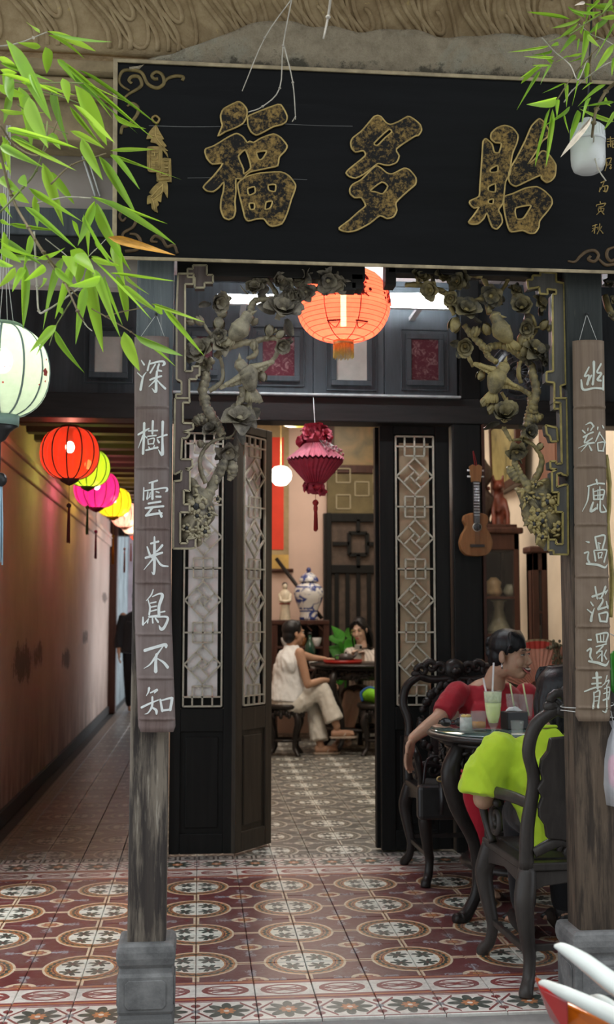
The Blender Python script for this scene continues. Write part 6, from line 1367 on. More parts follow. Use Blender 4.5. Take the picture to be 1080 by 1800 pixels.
for px, py, lab in ((903, 1262, 'tall clear glass with pale green straw behind the smoothie'), (926, 1263, 'tall clear glass with pale green straw beside the black haired head')):
    p = on(px, py); t = thing('tall_glass', lab, 'drink', tuple(p))
    MB().lathe([(0.001, 0), (.026, 0), (.028, .01), (.036, .115), (.0345, .115), (.0268, .012), (0.001, .012)], 26).build('glass', M['glass'], t, world=False)
    straw('straw', (.012, 0, .014), (-.014, 0, .165), M['straw_green'], t)
p = on(905, 1281)
t = thing('tissue_box', 'black box with a white tissue pulled up between the glasses', 'box', tuple(p), .2)
MB().bb(-.05, .05, -.035, .035, 0, .075).build('box', M['black'], t, bevel=.004, world=False)
b = MB(); b.grid(lambda u, v: ((u-.5)*.085*(1-v*.5), .01*sin(u*7+v*2), .075+.022*v*(1-.5*abs(u-.5))), 8, 4); b.build('tissue', M['white'], t, solid=.002, world=False)
p = on(910, 1296)
t = thing('small_glass', 'small empty glass tumbler in front of the black tissue box', 'drink', tuple(p))
MB().lathe([(0.001, 0), (.022, 0), (.023, .008), (.027, .066), (.0255, .066), (.0215, .010), (0.001, .010)], 24).build('glass', M['glass'], t, world=False)
p = on(797, 1278)
t = thing('sunglasses', 'folded sunglasses lying by the left rim of the table', 'glasses', tuple(p))
M['dark_lens'] = (lambda m: (m.set(col=(.02, .018, .018), rough=.08), m.m)[1])(Mat('dark_lens'))
for sx in (-1, 1):
    MB().ell((sx*.032, 0, .022), (.027, .004, .020), rot(R(-15)), 16, 8).build('lens', M['dark_lens'], t, world=False)
    MB().tube([(sx*.060, 0, .03), (sx*.055, .05, .012), (-sx*.02, .062, .006)], .0025, 6).build('temple', M['black'], t, world=False)
MB().tube([(-.008, 0, .026), (0, -.002, .029), (.008, 0, .026)], .0025, 6).build('bridge', M['black'], t, world=False)
# black handbag with brass clasp on the chair
p = at(772, 1372, 5.30)
t = thing('handbag', 'black handbag with brass buckle strap hanging under the glass topped table', 'bag', tuple(p))
M['leather'] = solid('black_leather', (.014, .013, .014), .35, .2, 40, coord='Object')
MB().box((0, .02, -.10), (.20, .07, .16)).build('bag_body', M['leather'], t, bevel=.02, seg=3, world=False); MB().tube([(0, -.03, .0), (.004, -.035, -.08), (.0, -.03, -.15)], .012, 8, flat=.4).build('strap', M['leather'], t, world=False)
MB().tube([Vector((cos(a)*.017, -.04, .012+sin(a)*.011)) for a in np.linspace(0, 2*pi, 17)], .004, 6, caps=False).build('buckle', M['brass'], t, world=False)
MB().tube(spline([(-.07, .02, -.02), (-.04, .06, .09), (.04, .06, .09), (.07, .02, -.02)], 5), .006, 7).build('handle', M['leather'], t, world=False)

# ------------------------------------------------------------------ ukulele on the door post
def ukulele():
    p = at(836, 936, 6.10); k = 6.10/FPX; t = thing('ukulele', 'small brown ukulele hanging on the dark door post', 'ukulele', tuple(p)); L = dict(world=False)
    M['uke'] = wood('brown_ukulele_wood', (.20, .085, .03), (.30, .14, .055), coord='Object', grain=(60, 60, 6), rough=.4, bump=.05); M['uke_dark'] = solid('dark_fretboard', (.035, .025, .02), .5)
    prof = [(0, -43), (18, -41), (27, -32), (30, -18), (26, -4), (20, 6), (19, 12), (23, 21), (21, 30), (13, 34), (0, 35)]
    pl = [(x*k, y*k) for x, y in prof]+[(-x*k, y*k) for x, y in prof[-2:0:-1]]
    Mx = Matrix(((1, 0, 0, 0), (0, 0, 1, -.025), (0, 1, 0, 0), (0, 0, 0, 1)))
    MB().prism([tuple(q) for q in closed(pl, 3)], .05, Mx).build('body', M['uke'], t, bevel=.005, fix=True, **L)
    F = Matrix(((1, 0, 0, 0), (0, 0, 1, -.030), (0, 1, 0, 0), (0, 0, 0, 1)))
    MB().lathe([(0.001, 0), (7*k, 0), (7*k, .004), (0.001, .004)], 20, c=(1*k, -.0285, 9*k), rt=rot(pi/2)).build('sound_hole', M['black'], t, **L)
    MB().lathe([(7*k, 0), (8.2*k, 0), (8.2*k, .005), (7*k, .005)], 20, c=(1*k, -.0265, 9*k), rt=rot(pi/2)).build('rosette', M['cream'], t, **L)
    MB().bb(-12*k, 14*k, -.034, -.025, -27*k, -22*k).build('bridge', M['uke_dark'], t, bevel=.001, **L)
    MB().bb(-5*k, 6*k, -.036, -.018, 16*k, 91*k).build('neck', M['uke_dark'], t, bevel=.002, **L)
    for i in range(12): MB().bb(-5*k, 6*k, -.0375, -.036, (30+i*5.2)*k, (30.8+i*5.2)*k).build('fret', M['steel'], t, **L)
    MB().prism([(-8*k, 90*k), (9*k, 90*k), (12*k, 118*k), (5*k, 122*k), (0, 119*k), (-6*k, 122*k), (-12*k, 118*k)], .016, Matrix(((1, 0, 0, 0), (0, 0, 1, -.034), (0, 1, 0, 0), (0, 0, 0, 1)))).build('headstock', M['uke'], t, bevel=.002, fix=True, **L)
    for sx in (-1, 1):
        for z in (100, 111): MB().tube([(sx*9*k, -.026, z*k), (sx*15*k, -.026, z*k)], .005, 8).build('tuning_peg', M['white'], t, **L)
    for i in range(4): x = (-3+i*2.4)*k; MB().tube([(x, -.0395, 90*k), (x, -.0385, -24*k)], .0009, 4).build('string', M['steel'], t, **L)
    MB().tube(spline([(0, -.02, 116*k), (-3*k, -.03, 132*k), (-4*k, -.03, 146*k), (1*k, -.025, 128*k), (3*k, -.03, 112*k)], 5), .005, 6, flat=.3).build('red_ribbon', M['red_thread'], t, **L)
ukulele()

# ------------------------------------------------------------------ the room behind the door
M['blue_paint'] = None
def porcelain():
    m = Mat('blue_white_porcelain'); v = m.coord('Object'); n = m.noise(v, 13, 5, .6, 1.2); x, y, z = m.sep(v)
    f = n.step(.50, .56); bandz = z.band(.085, .10)+z.band(.335, .35)+z.lt(.03)*((x*60).sin()).gt(.1)
    m.set(col=m.mix((f+bandz).sat(), (.62, .62, .60), (.035, .06, .22)), rough=.15); return m.m
M['porcelain'] = porcelain()
c0 = at(480, 1090, 11.7); c1_ = at(578, 1090, 11.7); zt = c0.z
t = thing('altar_cabinet', 'tall dark carved altar cabinet against the pink back wall under the jar', 'cabinet', ((c0.x+c1_.x)/2, 12.0, 0)); cw = (c1_.x-c0.x)/2-.02; cx = t.location.x
b = MB(); b.bb(-cw-.03, cw+.03, -.28, .3, zt-.045, zt); b.build('top_board', M['redwood'], t, bevel=.006, world=False)
for sx in (-1, 1):
    for sy in (-.24, .26): MB().bb(sx*cw-.03, sx*cw+.03, sy-.03, sy+.03, 0, zt-.045).build('leg', M['redwood'], t, bevel=.004, world=False)
for z in (.30, .72, .95): MB().bb(-cw, cw, -.24, .28, z-.012, z+.012).build('shelf', M['redwood'], t, bevel=.003, world=False)
MB().bb(-cw, cw, .27, .29, .3, zt-.05).build('back_panel', M['beam_wood'], t, world=False)
b = MB(); 
for i in range(9): b.bar((-cw+.03+i*(2*cw-.06)/8, -.25, zt-.045), (-cw+.03+(i+1)*(2*cw-.06)/8 if i < 8 else cw-.03, -.25, zt-.11 if i % 2 else zt-.05), .014, .014)
b.build('carved_fringe', M['redwood'], t, world=False)
for i, (x, z, k) in enumerate(((-.12, .962, 0), (.02, .962, 1), (.15, .962, 0), (-.1, .732, 1), (.12, .732, 0))):
    o = thing('shelf_cup', ('left white cup on the upper shelf of the altar cabinet', 'brown bowl between two white cups on the altar cabinet shelf', 'right white cup on the upper shelf of the altar cabinet', 'brown bowl alone at left on the middle altar cabinet shelf', 'white cup on the middle shelf of the altar cabinet')[i], 'cup', (cx+x*1.2, 11.85, z), 0, 'cups and bowls under the jar')
    MB().lathe([(.02, 0), (.03, .01), (.045, .05), (.05, .09), (.046, .09), (.04, .05), (0.001, .015)], 16).build('bowl', M['white'] if k == 0 else M['uke'], o, world=False); MB().lathe([(.022, -.0), (.022, .008)], 14).build('foot', M['white'] if k == 0 else M['uke'], o, world=False)
p = at(543, 1089, 11.9); p.z = zt
t = thing('ginger_jar', 'blue and white lidded porcelain jar on the tall altar cabinet', 'jar', tuple(p))
MB().lathe([(0.001, 0), (.095, 0), (.10, .02), (.092, .06), (.10, .11), (.14, .20), (.158, .27), (.15, .33), (.11, .375), (.085, .385), (.085, .40)], 32).build('jar_body', M['porcelain'], t, world=False)
lid = MB().lathe([(.105, .398), (.108, .405), (.10, .43), (.075, .465), (.04, .49), (.015, .50)], 28).build('lid', M['porcelain'], t, world=False)
MB().ell((0, 0, .522), (.026, .026, .03), None, 14, 10).build('knob', solid('cobalt_glaze', (.03, .04, .16), .15), lid, world=False)
p = at(501, 1088, 11.9); p.z = zt
t = thing('robed_figurine', 'cream robed figurine with dark hair standing left of the jar', 'figurine', tuple(p))
M['ivory'] = solid('ivory_glaze', (.62, .55, .42), .35, .15, 20, coord='Object')
b = MB(); b.lathe([(0.001, 0), (.055, 0), (.06, .03), (.045, .12), (.052, .20), (.06, .26), (.045, .30), (.02, .32)], 18, wob=lambda a: 1+.06*cos(5*a)); b.ell((0, -.005, .35), (.028, .03, .036), None, 12, 9); b.tube([(-.055, -.01, .27), (-.05, -.05, .2), (0, -.065, .19), (.05, -.05, .2), (.055, -.01, .27)], .018, 8)
b.build('robe', M['ivory'], t, world=False); MB().ell((0, .006, .367), (.031, .033, .03), None, 12, 8).build('hair', M['uke_dark'], t, world=False); MB().lathe([(.057, .165), (.058, .175)], 18).build('sash', M['red_thread'], t, world=False); MB().lathe([(0.001, -.0), (.065, -.0), (.065, .014), (0.001, .014)], 18).build('base', M['ivory'], t, world=False)
# leaning dark rod
a = at(486, 982, 12.4); c = at(566, 1087, 12.15)
o = MB().tube([a, c], .022, 8).build('wooden_rod', M['beam_wood']); tag(o, 'dark slanting rod leaning behind the blue and white jar', 'rod')
# scroll
a = at(478, 738, 12.55); c = at(508, 1003, 12.55)
t = thing('hanging_scroll', 'red paper scroll on tan mount hanging on the back wall', 'scroll', tuple((a+c)/2)); ax0 = a.x-.25
M['tan_silk'] = solid('tan_scroll_silk', (.36, .27, .14), .8, .2, 8, coord='World'); M['scroll_gold'] = solid('yellow_scroll_silk', (.55, .36, .10), .7, .15, 10, coord='World'); M['red_scroll'] = solid('red_scroll_paper', (.70, .045, .015), .7, .08, 6, coord='World')
MB().bb(ax0, c.x, 12.56, 12.575, c.z, a.z+.3).build('mount', M['tan_silk'], t); r0 = at(470, 768, 12.54); r1 = at(499, 966, 12.54); MB().bb(r0.x-.1, r1.x, 12.552, 12.56, r1.z, r0.z).build('red_sheet', M['red_scroll'], t); r2 = at(500, 975, 12.54)
MB().bb(ax0, c.x, 12.554, 12.562, c.z, r2.z).build('lower_band', M['scroll_gold'], t); MB().tube([(ax0, 12.555, c.z), (c.x+.05, 12.555, c.z)], .022, 10).build('roller', M['redwood'], t)
# painting over the lattice doors
def painting_mat(name, cs):
    m = Mat(name); v = m.coord('World'); n = m.noise(v, 3.2, 5, .6, 1.0); m.set(col=m.ramp(n, [(.3, cs[0]), (.45, cs[1]), (.6, cs[2]), (.75, cs[3])]), rough=.4); return m.m
M['paint1'] = painting_mat('dim_figure_painting', ((.05, .05, .03), (.14, .11, .045), (.22, .15, .06), (.26, .11, .06)))
a = at(588, 738, 12.5); c = at(700, 818, 12.5)
t = thing('framed_painting', 'dim yellowish painting in a brown frame above the lattice doors', 'painting', tuple((a+c)/2))
MB().bb(a.x, c.x+.4, 12.53, 12.56, c.z, a.z+.1).build('canvas', M['paint1'], t)
b = MB(); b.bb(a.x-.09, a.x, 12.51, 12.58, c.z-.09, a.z+.2); b.bb(a.x-.09, c.x+.4, 12.51, 12.58, c.z-.09, c.z); b.build('frame', M['redwood'], t, bevel=.006)
# lattice doors at the back of the room (setting)
a = at(580, 832, 12.45); c = at(668, 902, 12.45)
M['olive_cloth'] = solid('olive_brown_cloth', (.13, .105, .05), .9, .25, 5, coord='World'); M['pale_line'] = solid('pale_fret_line', (.30, .26, .16), .6, .1)
fr = MB().bb(a.x-.02, c.x+1.0, 12.50, 12.60, c.z, a.z).build('trim_fret_panel', M['olive_cloth']); struct(fr)
b = MB(); u = .155
for i in range(9):
    for j in range(3):
        x = a.x+.08+i*u*1.35; z = c.z+.05+j*u*.95
        if (i+j) % 2 == 0:
            for q in ((x, z, x+u, z), (x, z+u, x+u, z+u), (x, z, x, z+u), (x+u, z, x+u, z+u)): b.bar((q[0], 12.497, q[1]), (q[2], 12.497, q[3]), .012, .012, up=(0, 1, 0))
b.build('fret_lines', M['pale_line'], fr)
dr = MB().bb(a.x-.06, c.x+1.0, 12.52, 12.60, 0, c.z).build('door_5', M['beam_wood']); struct(dr)
M['screen_brown'] = solid('dim_brown_screen', (.085, .06, .045), .8, .3, 12, coord='World')
for i in range(3):
    x0 = a.x+.02+i*.66; MB().bb(x0-.06, x0+.0, 12.46, 12.53, 0, c.z).build('stile', M['black_wood'], dr, bevel=.005)
    MB().bb(x0, x0+.60, 12.515, 12.522, .1, c.z-.08).build('screen', M['screen_brown'], dr)
    for z in (.05, c.z-.62, c.z-.05): MB().bb(x0-.06, x0+.60, 12.47, 12.52, z-.045, z+.045).build('rail', M['black_wood'], dr, bevel=.004)
    for k in range(5): x = x0+.06+k*.12; MB().bb(x-.022, x+.022, 12.48, 12.515, .1, c.z-.64).build('slat', M['black_wood'], dr)
    b = MB(); zc = c.z-.34; xc = x0+.3
    for q in ((xc-.28, zc, xc-.1, zc), (xc+.1, zc, xc+.28, zc), (xc, zc+.12, xc, zc+.27), (xc, zc-.27, xc, zc-.12), (xc-.1, zc-.12, xc+.1, zc-.12), (xc-.1, zc+.12, xc+.1, zc+.12), (xc-.1, zc-.12, xc-.1, zc+.12), (xc+.1, zc-.12, xc+.1, zc+.12)): b.bar((q[0], 12.495, q[1]), (q[2], 12.495, q[3]), .05, .04, up=(0, 1, 0))
    b.build('fret', M['black_wood'], dr)
# inner table, stools, tray, bag
IT = Vector((1.62, 11.0, 0)); ITZ = at(600, 1165, 10.9).z
round_table('round black carved table inside the doorway between two seated women', (1.56, 10.95, 0), .51, ITZ, M['rosewood'], False, 5, .2)
def stool(label, loc):
    t = thing('carved_stool', label, 'stool', loc); h = .47; L = dict(world=False)
    MB().lathe([(0.001, h-.05), (.17, h-.05), (.19, h-.04), (.20, h-.02), (.19, h), (0.001, h)], 28).build('seat', M['rosewood'], t, **L)
    b = MB(); rd = random.Random(2)
    for i in range(40): a = 2*pi*i/40; b.ell((cos(a)*.165, sin(a)*.165, h-.085+.02*sin(i*2.2)), (.02, .02, .03), None, 7, 5)
    b.build('carved_apron', M['rosewood'], t, **L)
    for k in range(4):
        a = .6+k*pi/2; c, s = cos(a), sin(a); MB().tube(spline([(c*.14, s*.14, h-.05), (c*.185, s*.185, h-.16), (c*.15, s*.15, .2), (c*.14, s*.14, .08), (c*.18, s*.18, .02), (c*.20, s*.20, .0)], 5), [.026, .032, .024, .02, .022, .02], 9).build('leg', M['rosewood'], t, **L)
    MB().lathe([(.10, .13), (.15, .13), (.15, .15), (.10, .15), (.10, .13)], 24).build('ring_stretcher', M['rosewood'], t, **L)
p = gp(505, 1318); stool('carved black stool under the woman in sleeveless white', (p.x-.05, 10.62, 0))
p2 = gp(645, 1318); stool('carved black stool holding the green and blue bag', (p2.x+.05, 10.55, 0))
t = thing('green_bag', 'lime green and blue cloth bag lying on the inner stool', 'bag', (p2.x+.05, 10.55, .47))
M['green_cloth'] = solid('lime_green_cloth', (.22, .62, .02), .7, .2, 12, coord='Object', bump=.4); M['blue_cloth'] = solid('blue_cloth', (.03, .12, .35), .7, .2, 12, coord='Object')
MB().ell((.02, 0, .075), (.17, .12, .085), None, 22, 14, rough=.35, fr=9).build('bag_body', M['green_cloth'], t, world=False); MB().tube(spline([(-.15, -.02, .02), (-.16, -.03, .10), (-.08, -.06, .15), (.0, -.08, .10), (.06, -.11, .03)], 5), .012, 7).build('blue_trim', M['blue_cloth'], t, world=False)
p = at(603, 1163, 10.75)
t = thing('tea_tray', 'round red tray on the inner table', 'tray', (p.x, 10.75, ITZ)); M['red_lacquer'] = solid('red_lacquer', (.38, .02, .015), .35)
MB().lathe([(0.001, 0), (.17, 0), (.18, .01), (.185, .032), (.175, .032), (.17, .012), (0.001, .012)], 32).build('tray', M['red_lacquer'], t, world=False); MB().lathe([(.176, .033), (.186, .033), (.186, .036), (.176, .036), (.176, .033)], 32).build('rim', M['red_lacquer'], t, world=False)
t = thing('teapot', 'small dark teapot sitting on the red tray', 'teapot', (p.x+.03, 10.75, ITZ+.012)); M['clay'] = solid('dark_clay', (.05, .04, .04), .35)
MB().lathe([(0.001, 0), (.045, 0), (.07, .03), (.068, .06), (.045, .08), (0.001, .082)], 22).build('body', M['clay'], t, world=False); MB().ell((0, 0, .09), (.012, .012, .012), None, 9, 7).build('knob', M['clay'], t, world=False); MB().tube([(.06, 0, .04), (.09, 0, .06), (.105, 0, .085)], [.014, .01, .007], 8).build('spout', M['clay'], t, world=False); MB().tube(spline([(-.06, 0, .065), (-.10, 0, .06), (-.10, 0, .03), (-.062, 0, .022)], 4), .007, 7).build('handle', M['clay'], t, world=False)
t = thing('green_bottle', 'dark green bottle standing behind the inner table', 'bottle', (at(545, 1160, 11.3).x, 11.3, ITZ)); M['green_glass'] = solid('dark_green_glass', (.01, .05, .03), .1)
MB().lathe([(0.001, 0), (.05, 0), (.052, .12), (.04, .17), (.017, .21), (.016, .27)], 18).build('bottle_body', M['green_glass'], t, world=False); MB().lathe([(.019, .26), (.019, .285), (0.001, .285)], 14).build('cap', M['black'], t, world=False)
t = thing('leafy_pot', 'green leafy plant in a pot behind the seated women', 'plant', (at(606, 1110, 11.9).x, 11.9, .0)); M['green_leaf'] = solid('dark_green_leaf', (.05, .26, .02), .5, .3, 12, coord='Object')
MB().lathe([(0.001, 0), (.12, 0), (.17, .3), (.16, .3), (.11, .02)], 20).build('pot', M['clay'], t, world=False); rd = random.Random(8)
MB().tube([(0, 0, .28), (.01, 0, .6), (0, 0, .95)], [.012, .008], 6).build('stem', M['green_leaf'], t, world=False)
lfm = leaf_mesh(0, M['green_leaf'])
for k in range(26):
    o = link('leaf', lfm, t, world=False); a = rd.random()*6.28; e = rd.uniform(.0, 1.2); z = rd.uniform(.62, 1.12); d = Vector((cos(a)*cos(e), sin(a)*cos(e), sin(e))); o.matrix_basis = Matrix.Translation((0, 0, z-.04)) @ frame(d.cross(Vector((.1, .2, 1))).normalized(), d).to_4x4() @ Matrix.Diagonal((.20, .12, .15, 1))

# ------------------------------------------------------------------ right hand side room
def vitrine(label, x0, x1, y0, y1, h, wood_m, shelves):
    t = thing('glass_cabinet', label, 'cabinet', ((x0+x1)/2, (y0+y1)/2, 0)); f = .045; 
    for x in (x0, x1-f):
        for y in (y0, y1-f): MB().bb(x, x+f, y, y+f, 0, h).build('corner_post', wood_m, t, bevel=.004)
    MB().bb(x0-.03, x1+.03, y0-.03, y1, h, h+.05).build('cornice', wood_m, t, bevel=.012); MB().bb(x0, x1, y0, y1, h-.13, h).build('top_rail', wood_m, t, bevel=.004); MB().bb(x0, x1, y1-.02, y1, .05, h).build('back_board', M['beam_wood'], t); MB().bb(x1-.012, x1, y0+.02, y1-.02, .05, h).build('side_panel', wood_m, t); MB().bb(x0, x0+.012, y0+.02, y1-.02, .05, h).build('side_panel', wood_m, t)
    MB().bb(x0, x1, y0, y1, .05, .35).build('base_box', wood_m, t, bevel=.004)
    for z in shelves: MB().bb(x0+.01, x1-.01, y0+.01, y1-.02, z-.01, z+.01).build('shelf', wood_m, t)
    MB().bb(x0+f, x1-f, y0+.005, y0+.011, .35, h-.13).build('glass_front', M['case_glass'], t)
    return t
M['case_glass'] = (lambda m: (m.set(col=(.2, .2, .2), rough=.03, alpha=.08), m.m)[1])(Mat('thin_case_glass'))
q0 = at(820, 1000, 9.0).x; q1 = at(914, 1000, 9.0).x; qh = at(880, 938, 9.0).z
vitrine('dark red brown glass cabinet with vases seen behind the ukulele', q0, q1, 9.0, 9.45, qh, M['redwood'], (.8, 1.12, 1.42))
w0 = at(930, 1000, 8.2).x; w1 = at(964, 1000, 8.2).x; wh = at(945, 972, 8.2).z
vitrine('narrow brown glass cabinet against the cream wall near the right post', w0+.03, w1-.005, 8.2, 8.36, wh, M['redwood'], (.7, 1.02, 1.3))
M['celadon'] = solid('pale_celadon_glaze', (.42, .42, .30), .25, .2, 12, coord='Object'); M['tan_glaze'] = solid('tan_glaze', (.48, .34, .18), .4, .25, 14, coord='Object')
for i, (px, z, mt, s_, lab, Yv, prof) in enumerate(((876, 1.13, 'celadon', 1.0, 'tall pale celadon vase with flared neck in the glass cabinet', 9.2, ((.09, 0), (.10, .03), (.06, .11), (.04, .2), (.05, .26), (.075, .27))), (884, .81, 'tan_glaze', .9, 'pale bowl on the lower shelf of the glass cabinet', 9.2, ((.06, 0), (.12, .08), (.14, .14), (.13, .14))), (868, 1.43, 'tan_glaze', .8, 'tan carved ornament on the upper shelf of the glass cabinet', 9.2, ((.06, 0), (.09, .05), (.07, .1), (.08, .15), (.03, .2))), (898, 1.43, 'celadon', .7, 'small pale jar on the upper shelf of the glass cabinet', 9.22, ((.06, 0), (.1, .06), (.06, .14), (.05, .15))), (949, 1.03, 'celadon', .7, 'pale vase in the narrow glass cabinet', 8.33, ((.06, 0), (.08, .03), (.05, .1), (.035, .2), (.06, .25))), (947, .71, 'celadon', .7, 'pale bowl in the narrow glass cabinet', 8.33, ((.05, 0), (.09, .05), (.10, .12), (.09, .12))))):
    p = at(px, 1000, Yv); t = thing('cabinet_vase', lab, 'vase', (p.x, Yv, z)); MB().lathe([(0.001, 0)]+[(r*s_, q*s_) for r, q in prof], 22).build('vase_body', M[mt], t, world=False); MB().lathe([(prof[0][0]*s_*1.05, .0), (prof[0][0]*s_*1.05, .008)], 18).build('foot_ring', M[mt], t, world=False)
# ornaments on top of the cabinet
def remesh(o, vox, smooth=3, fold=0, fq=(17, 17, 7)):
    md = o.modifiers.new('r', 'REMESH'); md.mode = 'VOXEL'; md.voxel_size = vox; md.use_smooth_shade = True
    sm = o.modifiers.new('s', 'SMOOTH'); sm.factor = .5; sm.iterations = smooth
    bpy.context.view_layer.update(); dg = bpy.context.evaluated_depsgraph_get(); me = bpy.data.meshes.new_from_object(o.evaluated_get(dg)); old = o.data; o.modifiers.clear(); o.data = me; me.polygons.foreach_set('use_smooth', [True]*len(me.polygons))
    if fold:
        for v, nn_ in zip(me.vertices, [v.normal.copy() for v in me.vertices]):
            c = v.co.copy(); q = mnoise.noise(Vector((c.x*fq[0]+c.z*4, c.y*fq[1], c.z*fq[2]+c.x*5))); v.co = c+nn_*(fold*(1-2*abs(q))*1.0-fold*.4+.35*fold*mnoise.noise(c*38))
        me.update()
    return o
zc = qh+.052
M['bust_dark'] = solid('dark_brown_carving', (.035, .022, .017), .45, .3, 12, coord='World'); M['red_carving'] = solid('orange_red_carving', (.15, .033, .016), .5, .4, 10, coord='World')
p = at(845, 905, 9.2)
t = thing('dark_bust', 'dark brown carved bust on the glass cabinet beside the ukulele', 'figurine', (p.x, 9.2, zc))
b = MB(); b.lathe([(0.001, 0), (.10, 0), (.10, .04), (.07, .07), (.11, .18), (.12, .26), (.06, .33), (.05, .36)], 18, c=(p.x, 9.2, zc)); b.ell((p.x, 9.19, zc+.45), (.10, .11, .12), None, 16, 12); b.ell((p.x, 9.10, zc+.43), (.02, .03, .03)); b.ell((p.x, 9.2, zc+.55), (.06, .06, .05))
remesh(b.build('torso', M['bust_dark'], t), .014); MB().lathe([(0.001, -.0), (.115, -.0), (.115, .03), (0.001, .03)], 20, c=(p.x, 9.2, zc)).build('base', M['redwood'], t)
p = at(876, 900, 9.2)
t = thing('red_statue', 'orange red carved lion statue on the glass cabinet', 'figurine', (p.x, 9.2, zc))
b = MB(); rd = random.Random(4); b.lathe([(0.001, 0), (.11, 0), (.10, .05), (.075, .14), (.09, .26), (.07, .36), (.05, .42)], 16, c=(p.x, 9.2, zc)); b.ell((p.x, 9.16, zc+.44), (.075, .08, .07)); b.ell((p.x, 9.08, zc+.43), (.04, .05, .035))
for k in range(30): b.ell((p.x+rd.gauss(0, .06), 9.2+rd.uniform(-.08, 0), zc+rd.uniform(.05, .5)), (.025, .025, .03), None, 7, 5)
for sx in (-1, 1): b.ell((p.x+sx*.06, 9.18, zc+.52), (.02, .02, .05)); b.tube([(p.x+sx*.07, 9.15, zc+.3), (p.x+sx*.09, 9.08, zc+.15), (p.x+sx*.08, 9.06, zc+.02)], .03, 8)
b.v = [(p.x+(q[0]-p.x)*.68, 9.2+(q[1]-9.2)*.7, zc+(q[2]-zc)*.8) for q in b.v]; remesh(b.build('lion_body', M['red_carving'], t), .012, 1); MB().bb(p.x-.12, p.x+.12, 9.06, 9.34, zc, zc+.03).build('base', M['redwood'], t, bevel=.004)
# leaning picture on the right wall
M['paint2'] = painting_mat('olive_landscape_painting', ((.10, .09, .03), (.24, .20, .07), (.34, .29, .11), (.20, .16, .06)))
A, B_ = at(872, 868, 10.4), at(914, 842, 9.3); C_, D_ = at(868, 752, 10.3), at(914, 705, 9.2)
t = thing('framed_painting', 'olive landscape in a dark frame hanging forward on the right wall', 'painting', tuple((A+D_)/2))
nn = (B_-A).cross(C_-A).normalized(); b = MB(); b.add([A, B_, D_, C_, A+nn*.03, B_+nn*.03, D_+nn*.03, C_+nn*.03], [(0, 1, 2, 3), (7, 6, 5, 4), (0, 4, 5, 1), (1, 5, 6, 2), (2, 6, 7, 3), (3, 7, 4, 0)]); b.build('canvas', M['paint2'], t, fix=True)
for u, v in ((A, B_), (B_, D_), (D_, C_), (C_, A)): MB().bar(u, v, .085, .07, up=nn).build('frame_bar', M['redwood'], t, bevel=.006)
p0 = at(921, 735, 8.8); p1 = at(946, 905, 8.8)
t = thing('wooden_plaque', 'tall brown wooden plaque on the right wall beside the olive painting', 'plaque', (2.77, 8.8, (p0.z+p1.z)/2)); M['plaque'] = wood('brown_plaque_wood', (.12, .05, .03), (.20, .09, .05))
ob = MB().bb(2.74, 2.775, 8.45, 8.95, p1.z, p0.z+.2).build('board', M['plaque'], t, bevel=.006); MB().bb(2.73, 2.745, 8.5, 8.9, p1.z+.05, p0.z+.15).build('panel', M['plaque'], t, bevel=.004)
# paper fan on the ledge and a dried sprig
p = at(950, 1226, 6.26)
t = thing('paper_fan', 'open salmon paper folding fan standing on the dark ledge behind the women', 'fan', (p.x, 6.27, .822)); M['salmon'] = solid('salmon_fan_paper', (.70, .33, .22), .7, .1, 20, coord='Object'); M['fan_red'] = solid('red_fan_print', (.55, .05, .03), .7)
b = MB(); n = 44; r0_, r1_ = .07, .30; g = MB(); rim = MB()
for i in range(n):
    a = R(20)+R(140)*i/n; a2 = R(20)+R(140)*(i+1)/n; y1 = .006*(i % 2); y2 = .006*((i+1) % 2)
    b.add([(cos(a)*r0_, y1, .02+sin(a)*r0_), (cos(a2)*r0_, y2, .02+sin(a2)*r0_), (cos(a2)*r1_, y2, .02+sin(a2)*r1_), (cos(a)*r1_, y1, .02+sin(a)*r1_)], [(0, 1, 2, 3)])
    rim.add([(cos(a)*r1_*.965, y1-.002, .02+sin(a)*r1_*.965), (cos(a2)*r1_*.965, y2-.002, .02+sin(a2)*r1_*.965), (cos(a2)*r1_, y2-.002, .02+sin(a2)*r1_), (cos(a)*r1_, y1-.002, .02+sin(a)*r1_)], [(0, 1, 2, 3)])
    if abs(i-n/2) < 5: h = .034*sqrt(1-((i-n/2)/5.2)**2); g.add([(cos(a)*(r1_*.93-h), y1-.003, .02+sin(a)*(r1_*.93-h)), (cos(a2)*(r1_*.93-h), y2-.003, .02+sin(a2)*(r1_*.93-h)), (cos(a2)*r1_*.96, y2-.003, .02+sin(a2)*r1_*.96), (cos(a)*r1_*.96, y1-.003, .02+sin(a)*r1_*.96)], [(0, 1, 2, 3)])
    if i % 4 == 0: MB().bar((0, .008, .02), (cos(a)*r1_, .008, .02+sin(a)*r1_), .006, .003, up=(0, 1, 0)).build('fan_rib', M['redwood'], t, world=False)
b.build('fan_paper', M['salmon'], t, world=False); g.build('fan_print', M['fan_red'], t, world=False); rim.build('fan_rim', M['tan_silk'], t, world=False); MB().bb(-.06, .06, -.02, .04, 0, .02).build('stand', M['redwood'], t, world=False)
p = at(998, 1222, 6.2)
t = thing('dried_sprig', 'dried brown flower sprig in a small dark pot beside the salmon fan', 'plant', (p.x, 6.24, .822)); MB().lathe([(0.001, 0), (.03, 0), (.04, .05), (.03, .09), (.025, .09)], 16).build('pot', M['clay'], t, world=False); rd = random.Random(6); b = MB(); g = MB()
